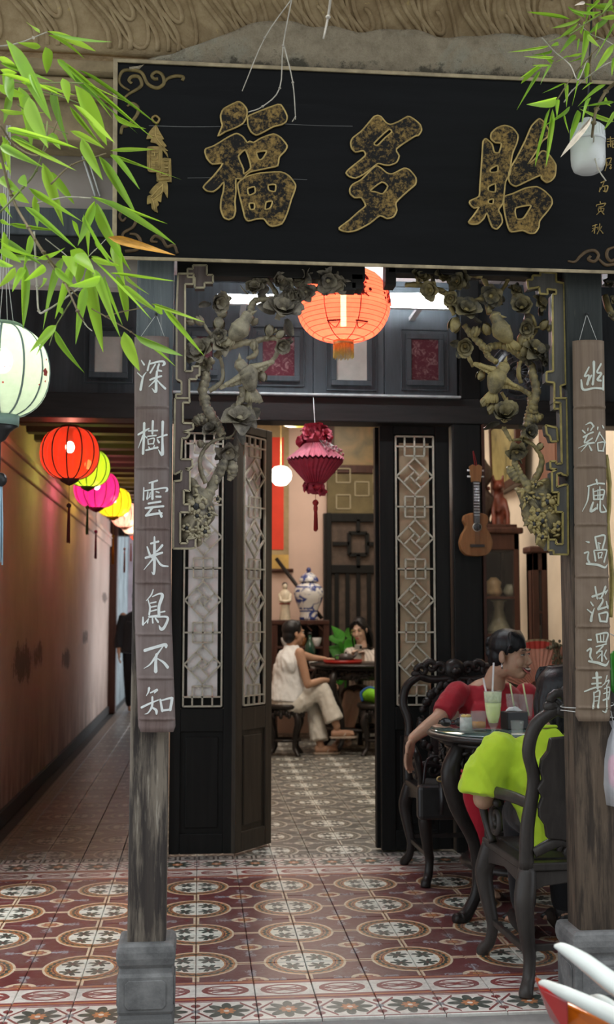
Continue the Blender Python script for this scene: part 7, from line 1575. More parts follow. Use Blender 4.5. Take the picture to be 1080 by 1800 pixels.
for k in range(12):
    e = Vector((rd.uniform(-.07, .05), rd.uniform(-.03, .03), rd.uniform(.18, .30))); b.tube([(0, 0, .08), e*.6+Vector((0, 0, .04)), e], .0025, 5)
    for q in range(5): g.ell(e+Vector((rd.gauss(0, .012), rd.gauss(0, .01), rd.gauss(0, .016))), (.009, .009, .010), None, 6, 4)
b.build('stems', M['twig'], t, world=False); g.build('blooms', solid('dusty_olive_bloom', (.13, .11, .06), .8, .3, 40), t, world=False)
# wall fan high behind the right bracket
p = at(914, 652, 5.9)
t = thing('wall_fan', 'black wire guarded wall fan behind the right carved bracket', 'fan', tuple(p)); L = dict(world=False); fr_ = frame((-.45, -.85, -.25)).to_4x4(); t.matrix_basis = Matrix.Translation(p) @ fr_
for r_ in (.03, .055, .08, .105, .13, .15): MB().tube([(cos(a)*r_, sin(a)*r_, .05-.25*r_*r_*8*.1) for a in np.linspace(0, 2*pi, 29)], .0022, 5, caps=False).build('guard_ring', M['black'], t, **L)
for k in range(16): a = 2*pi*k/16; MB().tube([(0, 0, .052), (cos(a)*.15, sin(a)*.15, .045), (cos(a)*.14, sin(a)*.14, -.03)], .0018, 5).build('guard_wire', M['black'], t, **L)
for k in range(3): 
    a = 2*pi*k/3; MB().grid(lambda u, v: (cos(a+u*1.2)*(.03+.10*v), sin(a+u*1.2)*(.03+.10*v), .02*u), 6, 3).build('blade', M['black'], t, solid=.003, **L)
MB().lathe([(0.001, .035), (.03, .03), (.035, -.03), (.05, -.04), (.05, -.14), (0.001, -.15)], 18).build('motor', M['black'], t, **L)
pl = at(955, 560, 6.1); b = MB(); inv = (Matrix.Translation(p) @ fr_).inverted(); b.tube([inv @ v for v in spline([tuple(p+Vector((.05, .12, 0))), tuple(p+Vector((.12, .2, -.02))), (p.x+.15, 6.0, p.z+.1), (p.x+.15, 6.2, p.z+.1)], 5) for v in [Vector(v)]], .012, 8); b.build('bracket_arm', M['steel'], t, **L)

# ------------------------------------------------------------------ at the right post
o = MB(); pts = [Vector((1.262+cos(a)*.085, 3.645+sin(a)*.085, .985-.012*sin(a*.5))) for a in np.linspace(0, 2*pi, 30)]
o.tube(pts, .0015, 5, caps=False); o.tube([q+Vector((0, 0, -.030-.02*cos(i*.2))) for i, q in enumerate(pts)], .0015, 5, caps=False)
tag(o.build('wire_loop', M['string']), 'thin pale wire looped twice round the right post below the couplet', 'wire')
def bag_mat(name, col, a):
    m = Mat(name); m.set(col=col, rough=.12, alpha=a, spec=.6); m.bump(m.noise(m.coord('Object'), 22, 4), .6, .01); return m.m
p = at(1082, 1345, 3.58)
t = thing('plastic_bag', 'crinkled clear plastic bag with something pink hanging at the right post', 'bag', tuple(p))
M['clear_bag'] = bag_mat('clear_plastic_film', (.75, .76, .80), .45); M['pink'] = solid('pink_wrapping', (.65, .08, .22), .5)
MB().lathe([(0.001, -.13), (.06, -.125), (.075, -.06), (.065, .02), (.04, .08), (.012, .115), (.03, .14)], 22, sx=.5, sy=.6, wob=lambda a: 1+.12*sin(3*a)+.06*sin(7*a)).build('bag_film', M['clear_bag'], t, world=False); MB().ell((-.004, 0, -.02), (.022, .025, .05), None, 12, 8, rough=.4).build('pink_content', M['pink'], t, world=False); MB().tube([(0, 0, .12), (-.01, 0, .17), (-.06, .03, .175)], .0015, 5).build('tie', M['string'], t, world=False)
p = at(1083, 1182, 3.72)
t = thing('green_pouch', 'bright green plastic pouch just visible right of the brown couplet', 'bag', tuple(p)); M['green_pl'] = solid('green_plastic', (.05, .36, .03), .35, .2, 20, coord='Object')
MB().ell((0, 0, 0), (.026, .03, .07), None, 14, 10, rough=.3, fr=20).build('pouch', M['green_pl'], t, world=False); MB().tube([(0, 0, .06), (0, 0, .12), (-.06, -.01, .15)], .002, 5).build('tie', M['string'], t, world=False)

# ------------------------------------------------------------------ parked motorbike, only its tail in view
t = thing('motorbike', 'tail of a parked white motorbike with red and amber lamp at the bottom right corner', 'motorbike', (1.35, 2.15, 0))
M['bike_white'] = (lambda m: (m.set(col=(.50, .54, .52), rough=.25, coat=.4), m.m)[1])(Mat('white_bike_paint')); M['lens_red'] = (lambda m: (m.set(col=(.22, .004, .004), rough=.15, coat=.25), m.m)[1])(Mat('red_lens')); M['lens_amber'] = (lambda m: (m.set(col=(.55, .13, .006), rough=.15, coat=.25), m.m)[1])(Mat('amber_lens'))
def P3(px, py, Y): return at(px, py, Y)
MB().tube(spline([P3(976, 1663, 2.3), P3(992, 1668, 2.28), P3(1030, 1692, 2.22), P3(1085, 1733, 2.15), P3(1180, 1790, 2.0)], 6), [.004, .012, .018, .021, .022], 12, flat=.8).build('grab_rail', M['bike_white'], t)
MB().tube(spline([P3(948, 1728, 2.3), P3(960, 1731, 2.28), P3(1000, 1748, 2.2), P3(1060, 1776, 2.12), P3(1130, 1812, 2.0)], 6), [.003, .010, .014, .017, .018], 12, flat=.6).build('tail_cowl', M['bike_white'], t)
MB().tube(spline([P3(1040, 1752, 2.3), P3(1060, 1758, 2.25), P3(1100, 1785, 2.2)], 5), [.004, .010, .012], 10).build('seat_edge', M['bike_white'], t)
b = MB()
def lens(px0, py0, px1, py1, px2, py2, px3, py3, mt, name):
    q = [P3(px0, py0, 2.28), P3(px1, py1, 2.2), P3(px2, py2, 2.2), P3(px3, py3, 2.28)]; b = MB(); b.add([*q, *[v+Vector((.02, .10, -.01)) for v in q]], [(0, 1, 2, 3), (7, 6, 5, 4), (0, 4, 5, 1), (1, 5, 6, 2), (2, 6, 7, 3), (3, 7, 4, 0)]); return b.build(name, mt, t, bevel=.008, seg=3, fix=True)
lens(946, 1732, 1000, 1757, 1000, 1830, 968, 1792, M['lens_red'], 'tail_light'); lens(988, 1757, 1100, 1808, 1120, 1870, 1000, 1850, M['lens_amber'], 'indicator_lens')
MB().tube([Vector((1.35, 2.15+cos(a)*.24, .28+sin(a)*.24)) for a in np.linspace(0, 2*pi, 33)], .045, 10, caps=False).build('rear_tyre', M['black'], t); MB().lathe([(.18, -.02), (.2, -.02), (.2, .02), (.18, .02), (.18, -.02)], 30, c=(1.35, 2.15, .28), rt=rot(0, pi/2)).build('rim', M['steel'], t)
MB().box((1.35, 2.05, .62), (.34, .5, .22)).build('rear_body', M['bike_white'], t, bevel=.06, seg=3); MB().box((1.35, 2.12, .42), (.10, .3, .3)).build('mudguard', M['black'], t, bevel=.03)
# ------------------------------------------------------------------ people
def skin_mat(name, c):
    m = Mat(name); v = m.coord('World'); n = m.noise(v, 30, 4)
    m.set(col=m.mix(n.step(.3, .7), tuple(q*.9 for q in c), c), rough=.5, sss=.08, spec=.35); m.p.inputs['Subsurface Radius'].default_value = (.01, .004, .002); return m.m
def cloth(name, c, var=.12, sc_=14, stripe=None):
    m = Mat(name); v = m.coord('World'); n = m.noise(v, sc_, 4); w = m.noise(m.coord('World', (1, 1, .45)), 16, 3, .5, .8)
    col = m.mix(n.step(.3, .7), tuple(q*(1-var) for q in c), c)
    if stripe: x, y, z = m.sep(v); col = m.mix(((x*stripe[0]+y*stripe[0]*.6).frac()).lt(.22), col, stripe[1])
    m.set(col=col, rough=.85, spec=.2, sheen=.15); m.bump(w, .45, .012); return m.m
M['skin1'] = skin_mat('warm_skin', (.50, .30, .20)); M['skin2'] = skin_mat('tan_skin', (.42, .25, .165)); M['skin3'] = skin_mat('fair_skin', (.58, .40, .31))
M['hair'] = (lambda m: (m.set(col=(.006, .006, .0075), rough=.42, spec=.35), m.bump(m.noise(m.coord('World', (90, 90, 18)), 1, 3), .5, .004), m.m)[2])(Mat('black_hair'))
M['lip'] = solid('rosy_lips', (.40, .11, .095), .4); M['lip_dark'] = solid('open_mouth', (.10, .018, .016), .5); M['tooth'] = solid('teeth', (.62, .58, .50), .35); M['eye_white'] = solid('eye_white', (.55, .53, .50), .3); M['iris'] = solid('dark_iris', (.012, .008, .007), .2)
M['sole'] = solid('beige_sandal', (.42, .34, .27), .7)
def tb(b, pts, r, n=12, k=4, flat=1.0, hint=(0, 0, 1)): b.tube(spline([tuple(p) for p in pts], k), r, n, flat=flat, hint=hint); return b
def limb(b, pts, r, n=12):
    tb(b, pts, r, n); 
    for p, q in ((pts[0], r[0]), (pts[-1], r[-1])): b.ell(p, (q*.98,)*3, None, 10, 7)
def head_pieces(b, Mh, smile=False):
    E = lambda c, r, a=None: b.ell(Mh @ Vector(c), tuple(q*HS for q in r), Mh.to_3x3().normalized() @ (a or Matrix.Identity(3)), 16, 11)
    HS = Mh.to_scale().x
    E((0, .018, .045), (.073, .091, .078)); E((0, -.022, -.028), (.058, .064, .084)); E((0, -.046, -.090), (.032, .032, .024)); E((0, -.010, -.058), (.057, .055, .045))
    ck = .030 if smile else .026
    for s in (-1, 1):
        E((s*.036, -.062, -.026), (.024, .022, ck)); E((s*.075, .016, -.006), (.008, .020, .031), rot(0, 0, s*.3)); E((s*.028, -.079, .030), (.022, .012, .007)); E((s*.011, -.096, -.034), (.008, .009, .008))
    b.tube([Mh @ Vector(q) for q in ((0, -.080, .018), (0, -.094, -.008), (0, -.106, -.028), (0, -.094, -.040))], [.006*HS, .0085*HS, .011*HS, .007*HS], 9)
    if not smile: E((0, -.084, -.060), (.022, .010, .006)); E((0, -.083, -.071), (.019, .010, .007))
    else: E((0, -.080, -.052), (.030, .012, .006)); E((0, -.074, -.082), (.024, .014, .008))
def face_parts(t, Mh, smile=False, skin=None, glasses=None):
    R3 = Mh.to_3x3().normalized(); HS = Mh.to_scale().x
    P = lambda c: Mh @ Vector(c)
    for s in (-1, 1):
        e = MB().ell(P((s*.031, -.0775, .010)), (.0135*HS, .008*HS, .0052*HS if not smile else .0036*HS), R3 @ rot(0, s*.08, s*.25), 12, 8).build('eye', M['eye_white'], t)
        MB().ell(P((s*.031, -.0835, .010)), (.0062*HS, .004*HS, .0050*HS if not smile else .0035*HS), R3, 10, 7).build('iris', M['iris'], e)
        MB().tube([P((s*.015, -.0835, .0125)), P((s*.030, -.0865, .0165)), P((s*.047, -.0775, .012))], .0016*HS, 5).build('eyelid_line', M['iris'], t)
        MB().tube([P((s*.014, -.0905, .031)), P((s*.030, -.0915, .037)), P((s*.052, -.078, .031))], [.0022*HS, .003*HS, .0014*HS], 6, flat=.6).build('eyebrow', M['hair'], t)
    if smile:
        m_ = MB(); m_.tube(spline([P((-.031, -.072, -.052)), P((-.016, -.089, -.064)), P((0, -.094, -.068)), P((.016, -.089, -.064)), P((.031, -.072, -.052))], 5), [.003*HS, .009*HS, .012*HS, .009*HS, .003*HS], 9, flat=.8); m_.build('open_mouth', M['lip_dark'], t)
        MB().tube(spline([P((-.026, -.079, -.055)), P((-.012, -.096, -.062)), P((.012, -.096, -.062)), P((.026, -.079, -.055))], 5), [.002*HS, .005*HS, .005*HS, .002*HS], 7).build('teeth', M['tooth'], t)
        MB().tube(spline([P((-.030, -.076, -.055)), P((-.014, -.096, -.077)), P((.014, -.096, -.077)), P((.030, -.076, -.055))], 5), [.002*HS, .0045*HS, .0045*HS, .002*HS], 7).build('lips', M['lip'], t)
    else:
        MB().ell(P((0, -.0885, -.060)), (.021*HS, .008*HS, .0048*HS), R3, 12, 7).ell(P((0, -.0875, -.069)), (.018*HS, .008*HS, .0055*HS), R3, 12, 7).build('lips', M['lip'], t)
    if glasses:
        g = MB()
        for s in (-1, 1): g.tube([P((s*.034+cos(a)*.026, -.098+.006*abs(cos(a)), .006+sin(a)*.020)) for a in np.linspace(0, 2*pi, 25)], .0014*HS, 5, caps=False); g.tube([P((s*.06, -.092, .01)), P((s*.078, -.03, .012)), P((s*.078, .02, .0))], .0014*HS, 5)
        g.tube([P((-.008, -.1, .008)), P((.008, -.1, .008))], .0014*HS, 5); g.build('glasses', M['brass'], t)
def hand_pieces(b, w, d, palm_n, ln=.17, curl=.5, spread=.18, thumb=1):
    """wrist point, pointing direction, palm normal: palm and five bent fingers"""
    d = Vector(d).normalized(); n = Vector(palm_n); n = (n-d*n.dot(d)).normalized(); s = d.cross(n); k = ln/.17; w = Vector(w)
    fr = Matrix((s, n, d)).transposed()
    b.ell(w+d*.045*k, (.038*k, .016*k, .050*k), fr, 14, 10); b.ell(w+d*.072*k, (.037*k, .013*k, .022*k), fr, 12, 8); b.ell(w+d*.005, (.024*k, .019*k, .03*k), fr, 10, 8)
    for i, (o, l, c) in enumerate(((.028, .070, .9), (.010, .079, 1.0), (-.009, .074, 1.1), (-.027, .058, 1.25))):
        p = w+d*.080*k+s*o*k; a = 0; pts = [p]; dd = (d+s*(o*spread*12)).normalized()
        for f in (.45, .30, .25): a += curl*c*(.8 if f == .45 else 1); p = p+(dd*cos(a)+n*sin(a))*l*f*k; pts.append(p)
        b.tube(pts, [.0095*k, .0090*k, .0082*k, .0065*k], 9); b.ell(pts[-1], (.0066*k,)*3, None, 8, 6); b.ell(pts[1], (.0092*k,)*3, None, 8, 6)
    p = w+d*.025*k+s*thumb*.026*k; q = p+(d*.6+s*thumb*.75+n*.25).normalized()*.038*k; r = q+(d*.9+s*thumb*.25+n*.3).normalized()*.030*k; b.tube([p, q, r], [.013*k, .0105*k, .008*k], 9); b.ell(r, (.008*k,)*3, None, 8, 6)
def foot_pieces(b, ankle, d, ln=.23):
    d = Vector((d[0], d[1], 0)).normalized(); a = Vector(ankle); g = Vector((a.x, a.y, .045 if a.z < .15 else a.z-.07)); up = Vector((0, 0, 1))
    b.tube([g-d*.05, g+d*.03, g+d*.10, g+d*(ln-.07)], [.032, .036, .034, .026], 10, flat=.85); b.ell(a, (.036, .036, .045), None, 10, 8)
    sd = d.cross(up)
    for i, o in enumerate((-.026, -.013, 0, .013, .025)): b.tube([g+d*(ln-.09)+sd*o, g+d*(ln-.055-.006*abs(i-1))+sd*o*1.15-up*.012], [.012, .009], 7)
    return g, d
def sandal(t, g, d):
    sd = d.cross(Vector((0, 0, 1))); o = g+d*.06; b = MB(); poly = [(-.12, -.033), (-.06, -.036), (.03, -.042), (.10, -.040), (.135, 0), (.10, .040), (.03, .042), (-.06, .036), (-.12, .033)]
    Mx = Matrix((d, sd, Vector((0, 0, 1)))).transposed().to_4x4(); Mx.translation = o-Vector((0, 0, .043)); b.prism(poly, .018, Mx); s = b.build('sandal', M['sole'], t, bevel=.004, fix=True)
    MB().tube(spline([o+d*.0+sd*.042-Vector((0, 0, .02)), o+d*.04+Vector((0, 0, .026)), o+d*.0-sd*.042-Vector((0, 0, .02))], 5), .006, 7).build('sandal_strap', M['sole'], s)
def head_matrix(c, look, s=1.0, roll=0):
    y = -Vector(look).normalized(); x = y.cross(Vector((0, 0, 1))).normalized(); z = x.cross(y); m = Matrix((x, y, z)).transposed() @ rot(0, roll, 0)
    return Matrix.Translation(c) @ m.to_4x4() @ Matrix.Scale(s, 4)
def hair_strands(b, Mh, starts, ends, r=.007, n=7, out=1.0, mid=None):
    for a, c in zip(starts, ends):
        a = Vector(a); c = Vector(c); m = (a+c)/2; m = m+m.normalized()*.02*out if mid is None else Vector(mid)*.5+m*.5
        b.tube([Mh @ Vector(q) for q in spline([tuple(a), tuple(m), tuple(c)], 5)], [r*.8, r, r, r*.4], n)

# --- smiling woman in red
t = thing('person', 'smiling woman in a dark red top turned towards her friend, arm draped over the armchair', 'person', (1.38, 5.64, .45))
Yt = 5.60
shL = at(806, 1213, 5.62); shR = at(926, 1216, 5.68); neck = at(868, 1190, 5.60); el = at(772, 1262, 5.53); wr = at(726, 1298, 5.46); pel = Vector((1.39, 5.66, .53)); chest = (shL+shR)/2+Vector((-.01, 0, -.12)); hc = at(899, 1152, 5.52)
Mh = head_matrix(hc, (.76, -.65, -.05), .98, -.05)
b = MB(); head_pieces(b, Mh, True); tb(b, [Mh @ Vector((0, .025, -.06)), lerp(hc, neck, .75), neck+Vector((0, .01, -.05))], [.05, .046, .058], 14)
b.ell(chest+Vector((0, 0, .06)), (.155, .085, .13), None, 18, 12); tb(b, [chest, (chest+pel)/2, pel], [.12, .125, .14], 16, flat=.75, hint=(1, 0, 0))
limb(b, [shL+Vector((.01, 0, -.01)), lerp(shL, el, .5), el], [.05, .045, .038]); limb(b, [el, lerp(el, wr, .45), wr], [.038, .034, .025]); hand_pieces(b, wr+Vector((-.005, -.01, -.005)), at(712, 1362, 5.42)-wr, (.9, -.5, .3), .175, .22, .06, thumb=1)
elR = shR+Vector((.03, -.08, -.24)); wrR = elR+Vector((-.05, -.20, .02)); limb(b, [shR, lerp(shR, elR, .5), elR], [.048, .044, .037]); limb(b, [elR, wrR], [.036, .025]); hand_pieces(b, wrR, (-.3, -1, 0), (0, 0, -1), .17, .3, thumb=-1)
legs = []
for s in (-1, 1):
    hip = pel+Vector((s*.085, -.02, -.01)); kn = Vector((1.38+s*.10, 5.24, .50)); an = Vector((1.38+s*.08, 5.22, .10)); legs.append((hip, kn, an)); limb(b, [kn+Vector((0, 0, -.04)), lerp(kn, an, .45), an], [.052, .046, .034]); foot_pieces(b, an, (0, -1))
body = remesh(b.build('body', M['skin2'], t), .0052, 2)
g = MB(); g.ell(chest+Vector((0, .0, .055)), (.172, .098, .125), None, 20, 12); tb(g, [chest+Vector((0, 0, .06)), (chest+pel)/2, pel+Vector((0, 0, -.03))], [.148, .138, .16], 18, flat=.78, hint=(1, 0, 0))
for a, c, f in ((shL, el, .86), (shR, elR, .8)): tb(g, [a+Vector((0, 0, -.012)), lerp(a, c, .4), lerp(a, c, f)], [.060, .058, .055], 14); g.ell(a+Vector((0, 0, -.012)), (.060, .060, .057), None, 12, 9)
for s in (-1, 1): g.ell(chest+Vector((s*.065, -.075, .02)), (.062, .05, .06), None, 14, 10)
M['red_knit'] = cloth('dark_red_knit', (.30, .016, .026)); remesh(g.build('red_top', M['red_knit'], t), .008, 5, .004, (20, 20, 14))
g = MB()
for hip, kn, an in legs: limb(g, [hip, lerp(hip, kn, .5), kn], [.095, .085, .068], 14); limb(g, [kn, lerp(kn, an, .5), lerp(kn, an, .8)], [.068, .062, .056], 14)
g.ell(pel+Vector((0, 0, -.01)), (.165, .13, .10), None, 18, 11); M['red_pants'] = cloth('crimson_trousers', (.42, .014, .03)); remesh(g.build('red_trousers', M['red_pants'], t), .009, 4)
face_parts(t, Mh, True)
h = MB(); h.ell(Mh @ Vector((0, .022, .055)), (.080, .096, .080), Mh.to_3x3(), 20, 14); h.ell(Mh @ Vector((0, .055, .0)), (.066, .055, .075), Mh.to_3x3(), 16, 11)
for i in range(15): a = -1.15+2.3*i/14; hair_strands(h, Mh, [(sin(a)*.05, -.02, .122)], [(sin(a)*.072, -.078+.055*abs(sin(a))**1.5, .042)], .0105, out=.6)
for k in range(9): a = k*.7; h.ell(Mh @ Vector((.012*cos(a*2), .112+.018*cos(a), .035+.03*sin(a))), (.02, .018, .024), None, 9, 7)
h.ell(Mh @ Vector((0, .09, -.03)), (.035, .03, .04), None, 12, 9)
for s in (-1, 1): hair_strands(h, Mh, [(s*.066, -.03, .06)], [(s*.076, -.012, .0)], .007)
remesh(h.build('hair', M['hair'], t), .005, 2)
MB().tube([Mh @ Vector((-.080, .012, -.035)), Mh @ Vector((-.081, .01, -.062))], [.003, .005], 8).build('earring', M['steel'], t)

# --- person in lime green, seen from behind
t = thing('person', 'black haired person in a lime green shirt seen from behind in the dusty armchair', 'person', (1.36, 4.14, .45))
hc = at(981, 1229, 4.22); neck = at(962, 1284, 4.17); shL = at(873, 1318, 4.18); shR = shL+Vector((.34, .02, -.01)); el = at(850, 1404, 4.16); pel = Vector((1.36, 4.12, .52)); chest = (shL+shR)/2+Vector((0, 0, -.10))
Mh = head_matrix(hc, (-.10, .98, .04), .98, .1)
b = MB(); head_pieces(b, Mh); tb(b, [Mh @ Vector((0, .025, -.06)), neck, neck+Vector((0, 0, -.08))], [.05, .048, .06], 14); b.ell(chest+Vector((0, 0, .03)), (.16, .09, .13), None, 18, 12); tb(b, [chest, (chest+pel)/2, pel], [.12, .125, .14], 16, flat=.75, hint=(1, 0, 0))
wr = el+Vector((.10, .22, -.015)); limb(b, [shL, lerp(shL, el, .5), el], [.05, .045, .04]); limb(b, [el, lerp(el, wr, .5), wr], [.040, .034, .025]); hand_pieces(b, wr, (.5, .8, 0), (0, 0, -1), .17, .35, thumb=-1)
elR = shR+Vector((.03, .10, -.22)); wrR = elR+Vector((-.10, .20, .02)); limb(b, [shR, elR], [.05, .04]); limb(b, [elR, wrR], [.04, .025]); hand_pieces(b, wrR, (-.4, .9, 0), (0, 0, -1), .17, .3, thumb=1)
legs = []
for s in (-1, 1):
    hip = pel+Vector((s*.085, .03, -.01)); kn = Vector((1.37+s*.09, 4.55, .49)); an = Vector((1.37+s*.08, 4.52, .10)); legs.append((hip, kn, an)); limb(b, [kn+Vector((0, 0, -.05)), lerp(kn, an, .5), an], [.05, .045, .034]); foot_pieces(b, an, (0, 1))
remesh(b.build('body', M['skin2'], t), .0065, 2)
g = MB(); g.ell(chest+Vector((0, 0, .035)), (.178, .108, .125), None, 20, 12); tb(g, [chest+Vector((0, 0, .05)), (chest+pel)/2+Vector((0, -.01, 0)), pel+Vector((0, 0, -.06))], [.165, .160, .168], 18, flat=.8, hint=(1, 0, 0)); tb(g, [neck+Vector((0, 0, .012)), neck+Vector((0, 0, -.05)), chest+Vector((0, 0, .05))], [.058, .085, .15], 16, flat=.85, hint=(1, 0, 0))
for a, c in ((shL, el), (shR, elR)): tb(g, [a+Vector((.02, 0, .0)), lerp(a, c, .5)+Vector((-.012, 0, 0)), lerp(a, c, .92)+Vector((-.004, 0, 0))], [.070, .082, .092], 16); g.ell(a+Vector((.01, 0, -.004)), (.074, .074, .068), None, 12, 9)
M['dark_shoe'] = solid('black_shoe', (.015, .014, .014), .5)
for hip, kn, an in legs:
    sb = MB(); foot_pieces(sb, an, (0, 1), .245); sb.v = [(an.x+(q[0]-an.x)*1.16, q[1], q[2]*1.10) for q in sb.v]; remesh(sb.build('shoe', M['dark_shoe'], t), .008, 2)
M['lime'] = cloth('lime_green_cotton', (.47, .66, .035), .10); remesh(g.build('lime_shirt', M['lime'], t), .008, 4, .009, (15, 15, 9))
g = MB()
for hip, kn, an in legs: limb(g, [hip, lerp(hip, kn, .5), kn], [.088, .08, .066], 14); limb(g, [kn, lerp(kn, an, .5), lerp(kn, an, .9)], [.066, .06, .05], 14)
g.ell(pel, (.155, .12, .075), None, 18, 11); M['dark_pants'] = cloth('black_trousers', (.014, .014, .016)); remesh(g.build('dark_trousers', M['dark_pants'], t), .010, 3)
face_parts(t, Mh)
h = MB(); h.ell(Mh @ Vector((0, .025, .045)), (.086, .100, .086), Mh.to_3x3(), 20, 14); h.ell(Mh @ Vector((0, .045, -.045)), (.088, .078, .085), Mh.to_3x3(), 18, 12); rd = random.Random(5)
for i in range(60):
    a = rd.uniform(-2.2, 2.2); x, y = sin(a), cos(a); hair_strands(h, Mh, [(x*.03, .02+y*.03, .13)], [(x*(.085+rd.uniform(0, .012)), .03+y*(.078+rd.uniform(0, .012)), -.125+rd.uniform(-.015, .02))], .0085, 6, out=1.7)
for i in range(9): a = -1.0+2.0*i/8; hair_strands(h, Mh, [(sin(a)*.05, -.03, .125)], [(sin(a)*.075, -.082+.05*abs(sin(a)), .05)], .010, out=.4)
remesh(h.build('hair', M['hair'], t), .0048, 1)
MB().tube([neck+Vector((cos(a)*.060, sin(a)*.052, .008-.012*sin(a))) for a in np.linspace(0, 2*pi, 25)], .006, 7, caps=False).build('collar_band', M['lime'], t)

# --- woman in sleeveless white on the inner stool
t = thing('person', 'woman in sleeveless white top and cream trousers sitting on the inner stool', 'person', (.86, 10.62, .47))
Y = 10.62; hc = at(518, 1114, Y); pel = at(507, 1226, Y); sh = at(527, 1147, Y-.12); shB = at(520, 1148, Y+.18); neck = at(513, 1134, Y); el = at(541, 1204, Y-.16); chest = at(508, 1168, Y)
Mh = head_matrix(hc, (.92, .36, .02), .98)
b = MB(); head_pieces(b, Mh); tb(b, [Mh @ Vector((0, .025, -.06)), neck+Vector((.0, 0, -.03))], [.048, .054], 14); b.ell(chest, (.10, .165, .15), None, 18, 12); tb(b, [chest, pel], [.12, .14], 14)
wr = at(560, 1172, Y+.05); limb(b, [sh, lerp(sh, el, .5), el], [.047, .043, .036]); limb(b, [el, lerp(el, at(578, 1192, Y-.05), .6), at(578, 1196, Y-.02)], [.036, .031, .024]); hand_pieces(b, at(578, 1196, Y-.02), (1, .2, -.5), (0, 0, -1), .16, .5, thumb=1)
el2 = at(548, 1162, Y+.22); wr2 = at(572, 1160, Y+.25); el2.z = max(el2.z, ITZ+.05); wr2.z = ITZ+.035; limb(b, [shB, el2], [.045, .036]); limb(b, [el2, wr2], [.035, .024]); hand_pieces(b, wr2, (1, .1, -.02), (0, 0, -1), .16, .12, thumb=1)
k1 = at(566, 1212, Y-.05); a1 = at(592, 1276, Y-.12); k2 = at(551, 1228, Y+.12); a2 = at(563, 1308, Y+.0); a2.z = .09
limb(b, [k1, lerp(k1, a1, .5), a1], [.05, .046, .033]); limb(b, [k2, lerp(k2, a2, .5), a2], [.05, .046, .033]); f1 = foot_pieces(b, a1, (1, .1)); f2 = foot_pieces(b, a2, (1, .05))
remesh(b.build('body', M['skin2'], t), .0085, 2)
M['white_linen'] = cloth('white_linen', (.72, .74, .74), .06); g = MB(); g.ell(chest+Vector((0, 0, .01)), (.122, .178, .15), None, 20, 12); tb(g, [chest, lerp(chest, pel, .6), pel+Vector((-.01, 0, -.03))], [.14, .155, .19], 16); tb(g, [neck+Vector((0, 0, .0)), neck+Vector((0, 0, -.06))], [.060, .10], 14); remesh(g.build('white_top', M['white_linen'], t), .011, 4, .010)
M['cream_linen'] = cloth('cream_linen_trousers', (.62, .60, .54), .08); g = MB(); hp = pel+Vector((.03, 0, -.06)); limb(g, [hp+Vector((0, -.08, 0)), lerp(hp, k1, .5), k1], [.11, .10, .078], 14); limb(g, [hp+Vector((0, .08, 0)), lerp(hp, k2, .5), k2], [.11, .10, .08], 14)
tb(g, [k1, lerp(k1, a1, .5), lerp(k1, a1, .86)], [.074, .078, .088], 14); tb(g, [k2, lerp(k2, a2, .5), lerp(k2, a2, .92)], [.076, .078, .082], 14); g.ell(hp+Vector((-.04, 0, .0)), (.17, .18, .10), None, 18, 11); remesh(g.build('cream_trousers', M['cream_linen'], t), .011, 4, .010)
face_parts(t, Mh); sandal(t, *f2); sandal(t, f1[0], f1[1])
h = MB(); h.ell(Mh @ Vector((0, .030, .05)), (.084, .098, .086), Mh.to_3x3(), 20, 14); h.ell(Mh @ Vector((0, .060, -.02)), (.072, .062, .075), Mh.to_3x3(), 16, 11)
for i in range(11): a = -1.2+2.4*i/10; hair_strands(h, Mh, [(sin(a)*.05, -.02, .125)], [(sin(a)*.080, -.07+.06*abs(sin(a))**1.5, .055)], .010, out=.6)
remesh(h.build('hair', M['hair'], t), .008, 2)

# --- woman with glasses behind the inner table
t = thing('person', 'long haired woman with glasses in a striped shirt looking at her phone', 'person', (1.60, 11.62, .47))
Y = 11.64; hc = at(632, 1108, Y); pel = at(642, 1222, Y+.1); shL = at(617, 1148, Y); shR = at(664, 1148, Y+.02); neck = at(637, 1134, Y+.03); chest = at(641, 1168, Y+.04)
Mh = head_matrix(hc, (-.42, -.86, -.22), 1.0, -.05)
b = MB(); head_pieces(b, Mh); tb(b, [Mh @ Vector((0, .025, -.06)), neck+Vector((0, 0, -.03))], [.047, .054], 14); b.ell(chest, (.155, .10, .15), None, 18, 12); tb(b, [chest, pel], [.12, .14], 14)
h1 = at(622, 1160, Y-.30); h2 = at(636, 1162, Y-.30); e1 = at(612, 1178, Y-.08); e2 = at(664, 1180, Y-.1)
for a, e, w, th in ((shL, e1, h1, 1), (shR, e2, h2, -1)): limb(b, [a, lerp(a, e, .5), e], [.047, .043, .036]); limb(b, [e, w], [.035, .024]); hand_pieces(b, w, (0, -.3, 1), (.3*th, -.9, 0), .15, .55, thumb=th)
lg = []
for s, kx in ((-1, 596), (1, 612)): kn = at(kx+18, 1222, Y-.45); an = at(kx, 1290, Y-.55); an.z = .10; lg.append((kn, an)); limb(b, [pel+Vector((s*.08, 0, -.04)), kn], [.08, .055]); limb(b, [kn, lerp(kn, an, .5), an], [.052, .045, .033]); ft = foot_pieces(b, an, (-.4, -1))
remesh(b.build('body', M['skin3'], t), .0085, 2)
M['striped'] = cloth('white_striped_shirt', (.60, .55, .50), .06, stripe=(26, (.33, .29, .27))); g = MB(); g.ell(chest+Vector((0, 0, .01)), (.175, .12, .15), None, 20, 12); tb(g, [chest, pel+Vector((0, 0, -.04))], [.15, .17], 16)
